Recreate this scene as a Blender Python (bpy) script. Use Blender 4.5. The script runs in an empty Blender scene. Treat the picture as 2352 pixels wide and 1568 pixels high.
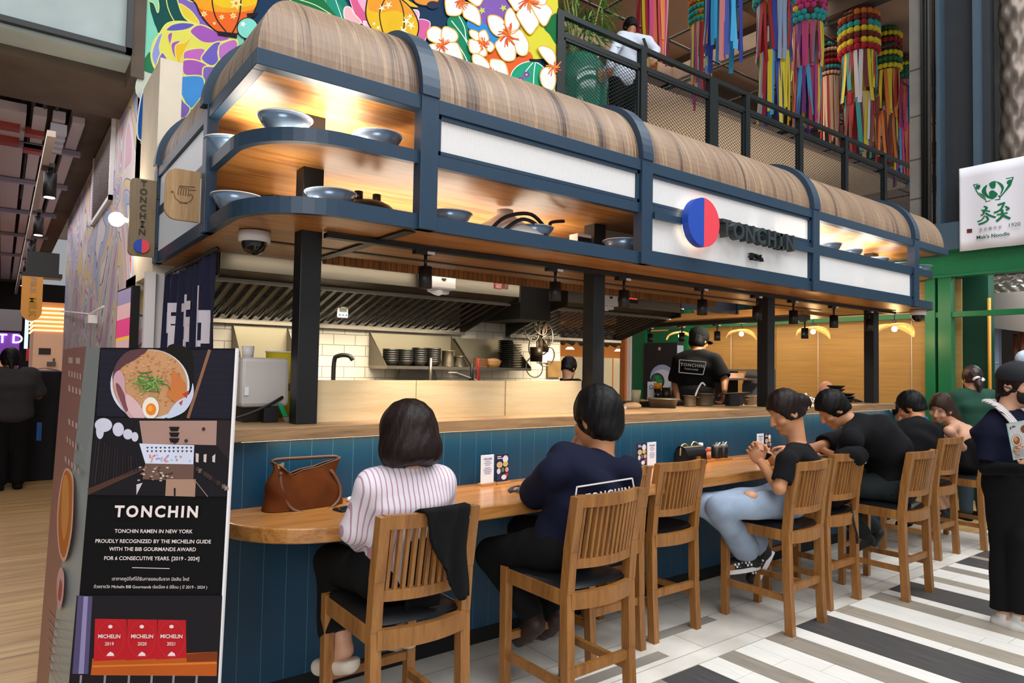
import bpy, bmesh, math, random
import numpy as np
from mathutils import Vector, Matrix, Euler
random.seed(7); rng = np.random.default_rng(7)
C = bpy.context.scene.collection
R = math.radians
S = bpy.context.scene
# ------------------------------------------------------------------ camera
EYE = np.array([0, 0, 1.55])
RT = np.array([0.79762942, -0.60287481, 0.01814575])
UP = np.array([-0.03738877, -0.01939497, 0.99911256])
FW = np.array([0.60198786, 0.79760002, 0.03801075])
FPX = 1551.48
cam = bpy.data.cameras.new('camera'); co = bpy.data.objects.new('camera', cam); C.objects.link(co)
cam.sensor_width = 36; cam.lens = FPX / 2352 * 36; cam.clip_end = 200
co.matrix_world = Matrix([[RT[0], UP[0], -FW[0], 0], [RT[1], UP[1], -FW[1], 0], [RT[2], UP[2], -FW[2], 1.55], [0, 0, 0, 1]])
S.camera = co
# ------------------------------------------------------------------ light of the hall
S.view_settings.view_transform = 'Standard'; S.view_settings.look = 'None'
S.view_settings.exposure = 0.0; S.view_settings.gamma = 1
S.view_settings.use_curve_mapping = False
wd = bpy.data.worlds.new('hall_light'); S.world = wd; wd.use_nodes = True
bg = wd.node_tree.nodes['Background']; bg.inputs[0].default_value = (0.93, 0.96, 1.0, 1); bg.inputs[1].default_value = 0.36

def lamp(name, kind, loc, power, color=(1, 1, 1), size=1.0, sizey=None, target=None, spot=None, blend=0.5):
    d = bpy.data.lights.new(name, kind); d.energy = power; d.color = color
    if kind == 'AREA':
        d.size = size
        if sizey: d.shape = 'RECTANGLE'; d.size_y = sizey
    elif kind == 'SPOT':
        d.spot_size = R(spot or 60); d.spot_blend = blend; d.shadow_soft_size = size
    else: d.shadow_soft_size = size
    o = bpy.data.objects.new(name, d); C.objects.link(o); o.location = loc
    if target is not None:
        v = Vector(target) - Vector(loc); o.rotation_euler = v.to_track_quat('-Z', 'Y').to_euler()
    return o
WARM = (1, .74, .45); SOFT = (1, .88, .74)
lamp('atrium_skylight', 'AREA', (4.0, -1.5, 9.5), 1400, (.95, .98, 1), 11, 8, (4.0, -.8, 0))
lamp('hall_rear_light', 'AREA', (-3.5, -5, 4.6), 330, (1, .97, .93), 5, 4, (3.5, 3.2, 1.2))  # broad area light behind the camera, aimed at the bar

# ------------------------------------------------------------------ helpers
def ray(px, py): return RT * (px - 1176) / FPX - UP * (py - 784) / FPX + FW
def onz(px, py, z=0): d = ray(px, py); return EYE + d * ((z - 1.55) / d[2])      # where a sight line meets a level
def ony(px, py, y): d = ray(px, py); return EYE + d * (y / d[1])                 # ... a wall parallel to the bar
def onx(px, py, x): d = ray(px, py); return EYE + d * (x / d[0])                 # ... a wall at right angles to it
def atd(px, py, t): return EYE + ray(px, py) * t                                 # ... at a distance

def hexc(h):
    h = h.lstrip('#'); o = []
    for i in (0, 2, 4):
        c = int(h[i:i + 2], 16) / 255
        o.append(c / 12.92 if c <= .04045 else ((c + .055) / 1.055) ** 2.4)
    return (o[0], o[1], o[2], 1)
MATS = {}
def mat(name, col, rough=.5, metal=0, var=0, scale=8, bump=0, emit=0, alpha=1, trans=0, coat=0, stretch=None, sheen=0, ior=None, spec=None):
    if name in MATS: return MATS[name]
    m = bpy.data.materials.new(name); m.use_nodes = True; nt = m.node_tree
    b = nt.nodes['Principled BSDF']; c = hexc(col) if isinstance(col, str) else col
    b.inputs['Base Color'].default_value = c; b.inputs['Roughness'].default_value = rough; b.inputs['Metallic'].default_value = metal
    if emit: b.inputs['Emission Color'].default_value = c; b.inputs['Emission Strength'].default_value = emit
    if trans: b.inputs['Transmission Weight'].default_value = trans
    if spec is not None: b.inputs['Specular IOR Level'].default_value = spec
    if ior: b.inputs['IOR'].default_value = ior
    if coat: b.inputs['Coat Weight'].default_value = coat; b.inputs['Coat Roughness'].default_value = .15
    if sheen: b.inputs['Sheen Weight'].default_value = sheen
    if alpha < 1: b.inputs['Alpha'].default_value = alpha
    if var or bump:
        tc = nt.nodes.new('ShaderNodeTexCoord'); mp = nt.nodes.new('ShaderNodeMapping'); nz = nt.nodes.new('ShaderNodeTexNoise')
        nz.inputs['Scale'].default_value = scale; nz.inputs['Detail'].default_value = 5
        nt.links.new(tc.outputs['Object'], mp.inputs[0]); nt.links.new(mp.outputs[0], nz.inputs[0])
        if stretch: mp.inputs['Scale'].default_value = stretch
        if var:
            mr = nt.nodes.new('ShaderNodeValToRGB')
            mr.color_ramp.elements[0].color = tuple(max(0, x * (1 - var)) for x in c[:3]) + (1,); mr.color_ramp.elements[0].position = .3
            mr.color_ramp.elements[1].color = tuple(min(1, x * (1 + var)) for x in c[:3]) + (1,); mr.color_ramp.elements[1].position = .7
            nt.links.new(nz.outputs[0], mr.inputs[0]); nt.links.new(mr.outputs[0], b.inputs['Base Color'])
        if bump:
            bp = nt.nodes.new('ShaderNodeBump'); bp.inputs['Strength'].default_value = bump; bp.inputs['Distance'].default_value = .01
            nt.links.new(nz.outputs[0], bp.inputs['Height']); nt.links.new(bp.outputs[0], b.inputs['Normal'])
    MATS[name] = m; return m

def wood(name, cols, stretch=(1, 1, 1), scale=3, rough=.45, dist=1.5, coord='Object', coat=0, lo=.3, hi=.7):
    """grain: noise drawn out along one axis, through a ramp of the board's own browns"""
    if name in MATS: return MATS[name]
    m = bpy.data.materials.new(name); m.use_nodes = True; nt = m.node_tree; N = nt.nodes.new; L = nt.links.new
    b = nt.nodes['Principled BSDF']; b.inputs['Roughness'].default_value = rough
    if coat: b.inputs['Coat Weight'].default_value = coat; b.inputs['Coat Roughness'].default_value = .2
    tc = N('ShaderNodeTexCoord'); mp = N('ShaderNodeMapping'); mp.inputs['Scale'].default_value = stretch
    nz = N('ShaderNodeTexNoise'); nz.inputs['Scale'].default_value = scale; nz.inputs['Detail'].default_value = 6; nz.inputs['Distortion'].default_value = dist
    n2 = N('ShaderNodeTexNoise'); n2.inputs['Scale'].default_value = scale * 9; n2.inputs['Detail'].default_value = 3
    mx = N('ShaderNodeMix'); mx.data_type = 'FLOAT'; mx.inputs[0].default_value = .3
    rp = N('ShaderNodeValToRGB'); e = rp.color_ramp.elements
    L(tc.outputs[coord], mp.inputs[0]); L(mp.outputs[0], nz.inputs[0]); L(mp.outputs[0], n2.inputs[0])
    L(nz.outputs[0], mx.inputs[2]); L(n2.outputs[0], mx.inputs[3]); L(mx.outputs[0], rp.inputs[0])
    n = len(cols)
    for i, c in enumerate(cols):
        p = lo + (hi - lo) * i / (n - 1)
        if i == 0: el = e[0]; el.position = p
        elif i == n - 1: el = e[-1]; el.position = p
        else: el = e.new(p)
        el.color = hexc(c)
    L(rp.outputs[0], b.inputs['Base Color'])
    bp = N('ShaderNodeBump'); bp.inputs['Strength'].default_value = .12; bp.inputs['Distance'].default_value = .004
    L(n2.outputs[0], bp.inputs['Height']); L(bp.outputs[0], b.inputs['Normal'])
    MATS[name] = m; return m

class MB:
    def __init__(s): s.v = []; s.f = []; s.m = []; s.sm = []
    def face(s, pts, m=0, sm=False):
        b = len(s.v); s.v += [tuple(map(float, p)) for p in pts]; s.f.append(tuple(range(b, b + len(pts)))); s.m.append(m); s.sm.append(sm)
    def raw(s, vs, fs, m=0, sm=False):
        b = len(s.v); s.v += [tuple(map(float, p)) for p in vs]
        for k, f in enumerate(fs): s.f.append(tuple(b + i for i in f)); s.m.append(m[k] if isinstance(m, (list, np.ndarray)) else m); s.sm.append(sm)
        return s
    def box(s, x0, x1, y0, y1, z0, z1, m=0):
        v = [(x0, y0, z0), (x1, y0, z0), (x1, y1, z0), (x0, y1, z0), (x0, y0, z1), (x1, y0, z1), (x1, y1, z1), (x0, y1, z1)]
        return s.raw(v, [(3, 2, 1, 0), (4, 5, 6, 7), (0, 1, 5, 4), (1, 2, 6, 5), (2, 3, 7, 6), (3, 0, 4, 7)], m)
    def obox(s, c, ax, ay, az, m=0):
        c, ax, ay, az = map(np.array, (c, ax, ay, az)); v = []
        for k in (-1, 1):
            for i, j in ((-1, -1), (1, -1), (1, 1), (-1, 1)): v.append(c + ax * i + ay * j + az * k)
        return s.raw(v, [(3, 2, 1, 0), (4, 5, 6, 7), (0, 1, 5, 4), (1, 2, 6, 5), (2, 3, 7, 6), (3, 0, 4, 7)], m)
    def bar(s, p, q, w, h=None, up=(0, 0, 1), m=0):
        p, q, up = np.array(p, float), np.array(q, float), np.array(up, float); h = w if h is None else h
        d = q - p; L = np.linalg.norm(d); d = d / L; x = np.cross(d, up); x /= np.linalg.norm(x) + 1e-9; y = np.cross(x, d)
        return s.obox((p + q) / 2, x * w / 2, d * L / 2, y * h / 2, m)
    def tube(s, path, r, n=8, m=0, closed=False, caps=True, sq=None):
        P = [np.array(p, float) for p in path]; k = len(P); rs = r if isinstance(r, (list, tuple, np.ndarray)) else [r] * k
        vs = []; up = None
        for i in range(k):
            a = P[(i - 1) % k] if (closed or i > 0) else P[i]; b = P[(i + 1) % k] if (closed or i < k - 1) else P[i]
            d = b - a; d = d / (np.linalg.norm(d) + 1e-12)
            if up is None: up = np.array([0, 0, 1.]) if abs(d[2]) < .9 else np.array([1., 0, 0])
            x = np.cross(d, up); x /= np.linalg.norm(x) + 1e-12; up = np.cross(x, d)
            for j in range(n):
                t = 2 * math.pi * j / n; vs.append(P[i] + rs[i] * (math.cos(t) * x + (sq or 1) * math.sin(t) * up))
        fs = []
        for i in range(k if closed else k - 1):
            for j in range(n): a = i * n + j; b2 = i * n + (j + 1) % n; i2 = ((i + 1) % k) * n; fs.append((a, b2, i2 + (j + 1) % n, i2 + j))
        if caps and not closed: fs += [tuple(range(n))[::-1], tuple(range((k - 1) * n, k * n))]
        return s.raw(vs, fs, m, True)
    def lathe(s, prof, o=(0, 0, 0), n=24, m=0, ax=None, caps=False):
        o = np.array(o, float); A = np.eye(3) if ax is None else np.array(ax, float); vs = []
        for r, z in prof:
            for j in range(n): t = 2 * math.pi * j / n; vs.append(o + A @ np.array([r * math.cos(t), r * math.sin(t), z]))
        fs = [(i * n + j, i * n + (j + 1) % n, (i + 1) * n + (j + 1) % n, (i + 1) * n + j) for i in range(len(prof) - 1) for j in range(n)]
        if caps: fs += [tuple(range(n))[::-1], tuple(range((len(prof) - 1) * n, len(prof) * n))]
        return s.raw(vs, fs, m, True)
    def cyl(s, c, r, h, n=20, m=0, r2=None): return s.lathe([(r, 0), (r if r2 is None else r2, h)], c, n, m, caps=True)
    def prism(s, pts, o, u, v, d, m=0):
        """outline pts in the plane o+u,v extruded along d"""
        o, u, v, d = (np.array(a, float) for a in (o, u, v, d)); n = len(pts)
        a = [o + u * p[0] + v * p[1] for p in pts]; b = [p + d for p in a]
        return s.raw(a + b, [tuple(range(n))[::-1], tuple(range(n, 2 * n))] + [(i, (i + 1) % n, n + (i + 1) % n, n + i) for i in range(n)], m)
    def ball(s, c, r, n=12, m=0):
        r = np.array(r if hasattr(r, '__len__') else (r, r, r), float); c = np.array(c, float); vs = []; fs = []
        h = n // 2
        for i in range(h + 1):
            a = math.pi * i / h
            for j in range(n): t = 2 * math.pi * j / n; vs.append(c + r * np.array([math.sin(a) * math.cos(t), math.sin(a) * math.sin(t), math.cos(a)]))
        for i in range(h):
            for j in range(n): fs.append((i * n + j, (i + 1) * n + j, (i + 1) * n + (j + 1) % n, i * n + (j + 1) % n))
        return s.raw(vs, fs, m, True)
    def grid(s, fn, nu, nv, m=0, sm=True):
        vs = [fn(i / nu, j / nv) for i in range(nu + 1) for j in range(nv + 1)]
        return s.raw(vs, [(i * (nv + 1) + j, (i + 1) * (nv + 1) + j, (i + 1) * (nv + 1) + j + 1, i * (nv + 1) + j + 1) for i in range(nu) for j in range(nv)], m, sm)
    def text(s, t, o, u, v, size, d=None, m=0, align='CENTER', bold=0, space=1.0, line=1.0):
        vs, fs = text_mesh(t, align, bold, space, line, .5 if d is not None else 0)
        o, u, v = (np.array(a, float) for a in (o, u, v)); n = np.cross(u, v) if d is None else np.array(d, float)
        return s.raw([o + (u * p[0] + v * p[1]) * size + (n * (p[2] + .5) if d is not None else 0) for p in vs], fs, m)
    def build(s, name, mats, parent=None, bevel=0, seg=2, rel=False, solid=0, smooth=None):
        me = bpy.data.meshes.new(name); vv = s.v
        if parent is not None and not rel:
            l = parent_loc(parent); vv = [(x - l[0], y - l[1], z - l[2]) for x, y, z in vv]
        me.from_pydata(vv, [], s.f); me.update()
        for m in (mats if isinstance(mats, (list, tuple)) else [mats]): me.materials.append(m)
        me.polygons.foreach_set('material_index', s.m); me.polygons.foreach_set('use_smooth', s.sm if smooth is None else [smooth] * len(s.sm))
        o = bpy.data.objects.new(name, me); C.objects.link(o)
        if parent is not None: o.parent = parent
        if solid: q = o.modifiers.new('thickness', 'SOLIDIFY'); q.thickness = solid; q.offset = 0
        if bevel: q = o.modifiers.new('bevel', 'BEVEL'); q.width = bevel; q.segments = seg; q.limit_method = 'ANGLE'; q.angle_limit = R(40)
        return o
def parent_loc(o):
    l = np.zeros(3)
    while o is not None: l = l + np.array(o.location); o = o.parent
    return l
_TX = {}
def text_mesh(t, align, bold, space, line, ext):
    key = (t, align, bold, space, line, ext)
    if key not in _TX:
        cu = bpy.data.curves.new('lettering', 'FONT'); cu.body = t; cu.align_x = align; cu.align_y = 'CENTER'; cu.offset = bold; cu.space_character = space; cu.space_line = line; cu.extrude = ext; cu.resolution_u = 3
        o = bpy.data.objects.new('lettering', cu); C.objects.link(o)
        dg = bpy.context.evaluated_depsgraph_get(); me = bpy.data.meshes.new_from_object(o.evaluated_get(dg))
        _TX[key] = ([tuple(v.co) for v in me.vertices], [tuple(p.vertices) for p in me.polygons])
        bpy.data.objects.remove(o); bpy.data.meshes.remove(me); bpy.data.curves.remove(cu)
    return _TX[key]
def tag(o, label, cat, group=None, kind=None):
    o['label'] = label; o['category'] = cat
    if group: o['group'] = group
    if kind: o['kind'] = kind
    return o
def thing(name, label, cat, loc=(0, 0, 0), group=None, rz=0):
    o = bpy.data.objects.new(name, None); C.objects.link(o); o.location = tuple(map(float, loc)); o.rotation_euler = (0, 0, rz); o.empty_display_size = .1
    return tag(o, label, cat, group)
def struct(o, label=None, cat=None):
    o['kind'] = 'structure'
    if label: o['label'] = label; o['category'] = cat or 'structure'
    return o
def dup(o, loc=None, rz=None, label=None, group=None, parent=None):
    kids = [(c, [g for g in c.children]) for c in o.children]
    r = o.copy(); C.objects.link(r)
    if loc is not None: r.location = tuple(map(float, loc))
    if rz is not None: r.rotation_euler = (0, 0, rz)
    if label: r['label'] = label
    if group: r['group'] = group
    for c, gs in kids:
        k = c.copy(); C.objects.link(k); k.parent = r
        for g in gs: h = g.copy(); C.objects.link(h); h.parent = k
    return r
# ================================================================== materials
M = dict(
 blue=mat('teal_paint', '#083f5c', .42, var=.06, scale=3), groove=mat('groove_highlight', '#5b8fa8', .5), navysteel=mat('dark_blue_steel', '#1f384e', .42, var=.05, scale=20),
 black=mat('black_steel', '#161719', .45), matblack=mat('matt_black', '#0d0d0e', .75), steel=mat('brushed_steel', '#8f887c', .4, .9, var=.08, scale=4, stretch=(1, 1, 12)),
 dksteel=mat('greasy_steel', '#3c3328', .42, .75, var=.15, scale=6), white=mat('white_plastic', '#e9e6e6', .35), cream=mat('cream_plaster', '#d9ccb8', .8, var=.06, scale=4, bump=.2),
 concrete=mat('concrete', '#8f8d84', .85, var=.22, scale=2.2, bump=.25), concdark=mat('old_concrete', '#564a40', .9, var=.25, scale=2.5, bump=.3), conccool=mat('cool_concrete', '#a9b5b4', .85, var=.18, scale=1.6, bump=.2),
 green=mat('green_paint', '#04663c', .4, var=.08, scale=3), dkgreen=mat('dark_green_paint', '#0a3f2c', .5), railm=mat('railing_steel', '#171d1e', .5), colblue=mat('blue_grey_steel', '#3a4d5c', .5, var=.08, scale=3), coldark=mat('column_web', '#1d2127', .7, var=.1, scale=5),
 bowl=mat('enamel_bowl', '#8098b4', .26, .5), bowlw=mat('bowl_rim', '#e8edf2', .3), led=mat('led_strip', (1, .8, .55, 1), .5, emit=2.2), glow=mat('lamp_glow', (1, .9, .75, 1), .5, emit=9), paper=mat('white_paper', '#eef0f4', .7), navy=mat('navy_print', '#1a2340', .7),
 red=mat('sign_red', '#e8414f', .45), sblue=mat('sign_blue', '#1c46ad', .45), fabric=mat('beige_canvas', '#cfc2b0', .9, var=.05, scale=3, bump=.2), ink=mat('black_ink', '#141416', .6), wht=mat('white_ink', '#e9e2e0', .6))
M['canopywood'] = wood('striped_walnut_laminate', ['#3d2c22', '#6f5644', '#94775c', '#7f6754', '#a98b6c', '#584334'], (9, .25, .25), 1.1, .5, .4, lo=.37, hi=.63)
M['soffit'] = wood('warm_oak_board', ['#6b3f19', '#96622f', '#b07c42', '#8f5a28'], (.35, 5, 5), 2.2, .38, 1.2)
M['soffity'] = wood('warm_oak_board_side', ['#6b3f19', '#96622f', '#b07c42', '#8f5a28'], (5, .35, 5), 2.2, .38, 1.2)
M['slat'] = wood('slatted_oak', ['#6b4219', '#8f5d2a', '#a8733a'], (14, .2, .4), 1.5, .5, .3)
M['table'] = wood('golden_teak', ['#7a4a20', '#a56c34', '#bd8346', '#ab7238'], (.5, 6, 6), 2.4, .28, 1.6, coat=.5)
M['ledge'] = wood('grey_oak_edge', ['#7d6348', '#a5835e', '#b9976c'], (.6, 5, 8), 2.2, .45, 1.8)
M['paleoak'] = wood('pale_oak_panel', ['#d8b98a', '#e4c99c', '#ecd5ad'], (.5, 4, 9), 2.2, .4, .8)
M['stoolw'] = wood('honey_oak', ['#74481f', '#94622f', '#a8743c'], (6, 6, .6), 3, .42, 1)
M['signw'] = wood('carved_wood', ['#8d6c48', '#ac8a62', '#c3a277'], (9, 9, .6), 2, .45, .7)
M['seat'] = mat('black_leather', '#131417', .33, bump=.05, scale=40)

def ribglass():
    m = bpy.data.materials.new('reeded_glass'); m.use_nodes = True; nt = m.node_tree; N = nt.nodes.new; L = nt.links.new
    b = nt.nodes['Principled BSDF']; b.inputs['Base Color'].default_value = (.78, .765, .77, 1); b.inputs['Roughness'].default_value = .25
    b.inputs['Emission Color'].default_value = (1, .97, .94, 1); b.inputs['Emission Strength'].default_value = .10  # faint glow put into the glass, standing in for backlight
    tr = N('ShaderNodeBsdfTransparent'); tr.inputs[0].default_value = (.85, .92, 1, 1); mx = N('ShaderNodeMixShader'); mx.inputs[0].default_value = .16
    out = nt.nodes['Material Output']; L(b.outputs[0], mx.inputs[1]); L(tr.outputs[0], mx.inputs[2]); L(mx.outputs[0], out.inputs[0])
    return m
M['glass'] = ribglass()

# ================================================================== floors
def floor_mat_tiles():
    m = bpy.data.materials.new('pale_tile'); m.use_nodes = True; nt = m.node_tree; N = nt.nodes.new; L = nt.links.new
    b = nt.nodes['Principled BSDF']; b.inputs['Roughness'].default_value = .35
    tc = N('ShaderNodeTexCoord'); br = N('ShaderNodeTexBrick'); br.inputs['Scale'].default_value = 1; br.inputs['Brick Width'].default_value = 1.2; br.inputs['Row Height'].default_value = .3
    br.inputs['Color1'].default_value = hexc('#e8e3da'); br.inputs['Color2'].default_value = hexc('#dbd5cb'); br.inputs['Mortar'].default_value = hexc('#a59e94'); br.inputs['Mortar Size'].default_value = .003; br.offset = .33
    nz = N('ShaderNodeTexNoise'); nz.inputs['Scale'].default_value = 2.2; nz.inputs['Detail'].default_value = 6
    rp = N('ShaderNodeValToRGB'); rp.color_ramp.elements[0].color = (.72, .7, .68, 1); rp.color_ramp.elements[0].position = .3; rp.color_ramp.elements[1].color = (1.05, 1.05, 1.05, 1); rp.color_ramp.elements[1].position = .6
    mx = N('ShaderNodeMix'); mx.data_type = 'RGBA'; mx.blend_type = 'MULTIPLY'; mx.inputs[0].default_value = 1
    L(tc.outputs['Object'], br.inputs[0]); L(tc.outputs['Object'], nz.inputs[0]); L(nz.outputs[0], rp.inputs[0]); L(br.outputs[0], mx.inputs[6]); L(rp.outputs[0], mx.inputs[7]); L(mx.outputs[2], b.inputs['Base Color'])
    return m
def plank_mat(name, cols, w, h, rough=.4, mortar='#7b6850'):
    m = bpy.data.materials.new(name); m.use_nodes = True; nt = m.node_tree; N = nt.nodes.new; L = nt.links.new
    b = nt.nodes['Principled BSDF']; b.inputs['Roughness'].default_value = rough
    tc = N('ShaderNodeTexCoord'); br = N('ShaderNodeTexBrick'); br.inputs['Scale'].default_value = 1; br.inputs['Brick Width'].default_value = w; br.inputs['Row Height'].default_value = h
    br.inputs['Color1'].default_value = hexc(cols[0]); br.inputs['Color2'].default_value = hexc(cols[1]); br.inputs['Mortar'].default_value = hexc(mortar); br.inputs['Mortar Size'].default_value = .004; br.inputs['Bias'].default_value = 0
    mp = N('ShaderNodeMapping'); mp.inputs['Scale'].default_value = (1, 14, 1); nz = N('ShaderNodeTexNoise'); nz.inputs['Scale'].default_value = 1.6; nz.inputs['Detail'].default_value = 6
    rp = N('ShaderNodeValToRGB'); rp.color_ramp.elements[0].color = (.6, .56, .5, 1); rp.color_ramp.elements[0].position = .3; rp.color_ramp.elements[1].color = (1.1, 1.1, 1.1, 1); rp.color_ramp.elements[1].position = .68
    mx = N('ShaderNodeMix'); mx.data_type = 'RGBA'; mx.blend_type = 'MULTIPLY'; mx.inputs[0].default_value = .85
    L(tc.outputs['Object'], br.inputs[0]); L(tc.outputs['Object'], mp.inputs[0]); L(mp.outputs[0], nz.inputs[0]); L(nz.outputs[0], rp.inputs[0]); L(br.outputs[0], mx.inputs[6]); L(rp.outputs[0], mx.inputs[7]); L(mx.outputs[2], b.inputs['Base Color'])
    return m
fm = [floor_mat_tiles(), plank_mat('oak_plank_floor', ['#c9a574', '#b8935f'], 1.2, .2), mat('tile_white', '#e8e4dd', .4, var=.05, scale=5, stretch=(6, 1, 1)), mat('tile_brown', '#938a7e', .42, var=.16, scale=4, stretch=(14, 1, 1)), mat('tile_dark', '#4c4b4b', .4, var=.2, scale=4, stretch=(16, 1, 1)), mat('floor_joint', '#8b867e', .6), mat('tile_tan', '#a19788', .42, var=.16, scale=4, stretch=(14, 1, 1)), mat('tile_grey_band', '#8f897f', .4, var=.12, scale=3)]
f = MB()
f.box(.76, 7.7, 2.29, 6.4, -.06, 0, 0)                       # pale tiles at the bar
f.box(-9, .76, 2.29, 26, -.06, -.001, 1); f.box(.76, 24, 6.4, 26, -.06, -.001, 1); f.box(7.7, 24, 2.6, 6.4, -.06, -.001, 1)
f.box(-12, 24, -10, 2.29, -.06, -.002, 5)
f.box(7.7, 24, 2.29, 2.6, -.06, -.002, 5)
# striped tile field: bands run at right angles to the bar
edges = [(-12, 'w')]
x = -11.9
base = [(2.606, 'n'), (2.70, 'd'), (2.996, 'w'), (3.165, 'n'), (3.31, 'w'), (3.455, 'w'), (3.605, 'n'), (3.792, 'w'), (3.929, 'd'), (4.288, 'w'), (4.401, 'n'), (4.588, 'w'), (4.725, 'w'), (4.863, 'n'), (5.049, 'w'), (5.159, 'd'), (5.50, 'w'), (5.66, 't'), (5.80, 'w'), (6.05, 'n'), (6.2, 'w'), (6.36, 'd'), (6.66, 'w')]
per = 6.66 - 2.606
bands = []
for k in range(-4, 5):
    for i, (a, c) in enumerate(base[:-1]): bands.append((a + k * per, base[i + 1][0] + k * per, c))
mi = {'w': 2, 'n': 3, 'd': 4, 't': 6}
rs = random.Random(3)
for a, b, c in bands:
    if b < -12 or a > 24: continue
    y = 2.285 - rs.random() * .9 if a < 7.7 else 2.6 - rs.random() * .5
    y1 = 2.285 if a < 7.7 else 2.6
    while y1 > -7:
        mm = mi[c]
        if c == 'n' and rs.random() < .25: mm = 6
        f.box(a + .0015, b - .0015, max(y, -7) + .0015, y1 - .0015, -.03, 0, mm); y1 = y; y -= 1.2
for a in (2.55,): f.box(1.6, 2.95, 2.44, 2.52, -.02, .0006, 7)
f.box(3.0, 3.62, 2.62, 2.70, -.02, .0006, 7)
o = f.build('floor', fm); struct(o)

# ================================================================== the bar counter
bar = thing('bar_counter', 'long teal panelled bar with a wooden dining shelf and raised wooden ledge', 'counter', (4, 3.14, 0))
p = MB(); p.box(.80, 7.15, 3.1412, 3.30, .10, 1.20, 1)  # pale backing: edge highlights between the planks put into the colour
x = .80 - .026
while x < 7.15:
    a, b = max(x, .79), min(x + .1045, 7.15); p.box(a + .0012, b - .0012, 3.14, 3.1411, .10, 1.20, 0); x += .1045
p.box(.79, .81, 3.14, 3.55, .10, 1.2, 0)
p.box(7.13, 7.15, 3.15, 3.6, .1, 1.2, 0)
p.build('front_panel', [M['blue'], M['groove']], bar)
p = MB(); p.box(.82, 7.12, 3.17, 3.28, 0, .1); p.build('kick_board', M['matblack'], bar)
p = MB(); p.box(.79, 7.18, 3.10, 3.62, 1.197, 1.257); p.build('ledge', M['ledge'], bar, bevel=.004)
# dining shelf with a rounded left corner
def round_rect(x0, x1, y0, y1, r, n=14, right=0):
    pts = [(x0 + r - r * math.cos(t), y0 + r - r * math.sin(t)) for t in np.linspace(0, math.pi / 2, n)]
    if right: pts += [(x1 - right + right * math.sin(t), y0 + right - right * math.cos(t)) for t in np.linspace(0, math.pi / 2, n)]
    else: pts += [(x1, y0)]
    return pts + [(x1, y1), (x0, y1)]
p = MB(); p.prism(round_rect(.74, 7.3, 2.59, 3.139, .42), (0, 0, .838), (1, 0, 0), (0, 1, 0), (0, 0, .062)); p.build('table_top', M['table'], bar, bevel=.006)
for xx in (1.22, 2.9, 4.6, 6.3):
    p = MB(); p.bar((xx, 3.13, .80), (xx, 2.80, .828), .035, .012); p.bar((xx, 3.132, .838), (xx, 3.132, .72), .035, .012, (0, 1, 0)); p.cyl((xx, 2.775, .79), .02, .05, 12)
    p.build('bracket', M['black'], bar)
p = MB(); p.box(1.25, 3.056, 3.28, 3.31, 1.2575, 1.468, 0)
for xx in (1.822, 2.433): p.box(xx - .0015, xx + .0015, 3.277, 3.281, 1.258, 1.468, 1)
p.build('splash_panel', [M['paleoak'], M['ledge']], bar)
p = MB(); p.box(.86, 7.1, 3.108, 3.12, 1.1955, 1.1985); p.build('led_strip', M['led'], bar)

# ================================================================== canopy
can = thing('canopy', 'bent wood roofed canopy on a dark blue steel frame with two open bowl shelves', 'canopy', (4, 3.2, 2.19))
YF = 2.78; XL = .775; XR = 7.55; rv = .412
fx = [1.577, 3.095, 5.05, 6.85]
def vault(t, r): return (YF + .0 + rv - r * math.cos(t), 2.825 + r * math.sin(t))
p = MB()                                                        # wooden vault: front, mitred into the left side
prof = [(rv - rv * math.cos(t), rv * math.sin(t)) for t in np.linspace(0, math.pi / 2, 16)]
for i in range(15):
    (d0, h0), (d1, h1) = prof[i], prof[i + 1]; y0, z0, y1, z1 = YF + .012 + d0, 2.825 + h0, YF + .012 + d1, 2.825 + h1
    p.face([(XL + .01 + d0, y0, z0), (XR, y0, z0), (XR, y1, z1), (XL + .01 + d1, y1, z1)], 0, True)
    p.face([(XL + .01 + d0, 5.05, z0), (XL + .01 + d0, y0, z0), (XL + .01 + d1, y1, z1), (XL + .01 + d1, 5.05, z1)], 1, True)
zt = 2.825 + rv
p.face([(XL + rv + .01, YF + rv + .012, zt), (XR, YF + rv + .012, zt), (XR, 3.95, zt), (1.6, 3.95, zt)], 0); p.face([(XL + rv + .01, 5.05, zt), (XL + rv + .01, YF + rv + .012, zt), (1.6, 3.95, zt), (1.6, 5.05, zt)], 1)
p.face([(XR, YF + .012 + a, 2.825 + b) for a, b in prof] + [(XR, 3.95, zt), (XR, 3.95, 2.825)], 0)
wy = wood('striped_walnut_laminate_side', ['#3d2c22', '#6f5644', '#94775c', '#7f6754', '#a98b6c', '#584334'], (.25, 9, .25), 1.1, .5, .4, lo=.37, hi=.63)
p.build('vault', [M['canopywood'], wy], can)
def rib(x, w=.095):
    q = MB(); pts = [(0, 0)] ; o_ = [(YF - .012 + (rv + .015) - (rv + .03) * math.cos(t), 2.825 + (rv + .03) * math.sin(t)) for t in np.linspace(0, math.pi / 2, 16)] + [(3.95, zt + .03)]
    i_ = [(YF + .02 + rv - rv * math.cos(t) * .99, 2.825 + rv * math.sin(t) * .99) for t in np.linspace(0, math.pi / 2, 16)] + [(3.95, zt - .005)]
    q.prism(o_ + i_[::-1], (x - w / 2, 0, 0), (0, 1, 0), (0, 0, 1), (w, 0, 0)); q.build('rib', M['navysteel'], can)
for x in fx: rib(x)
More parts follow.
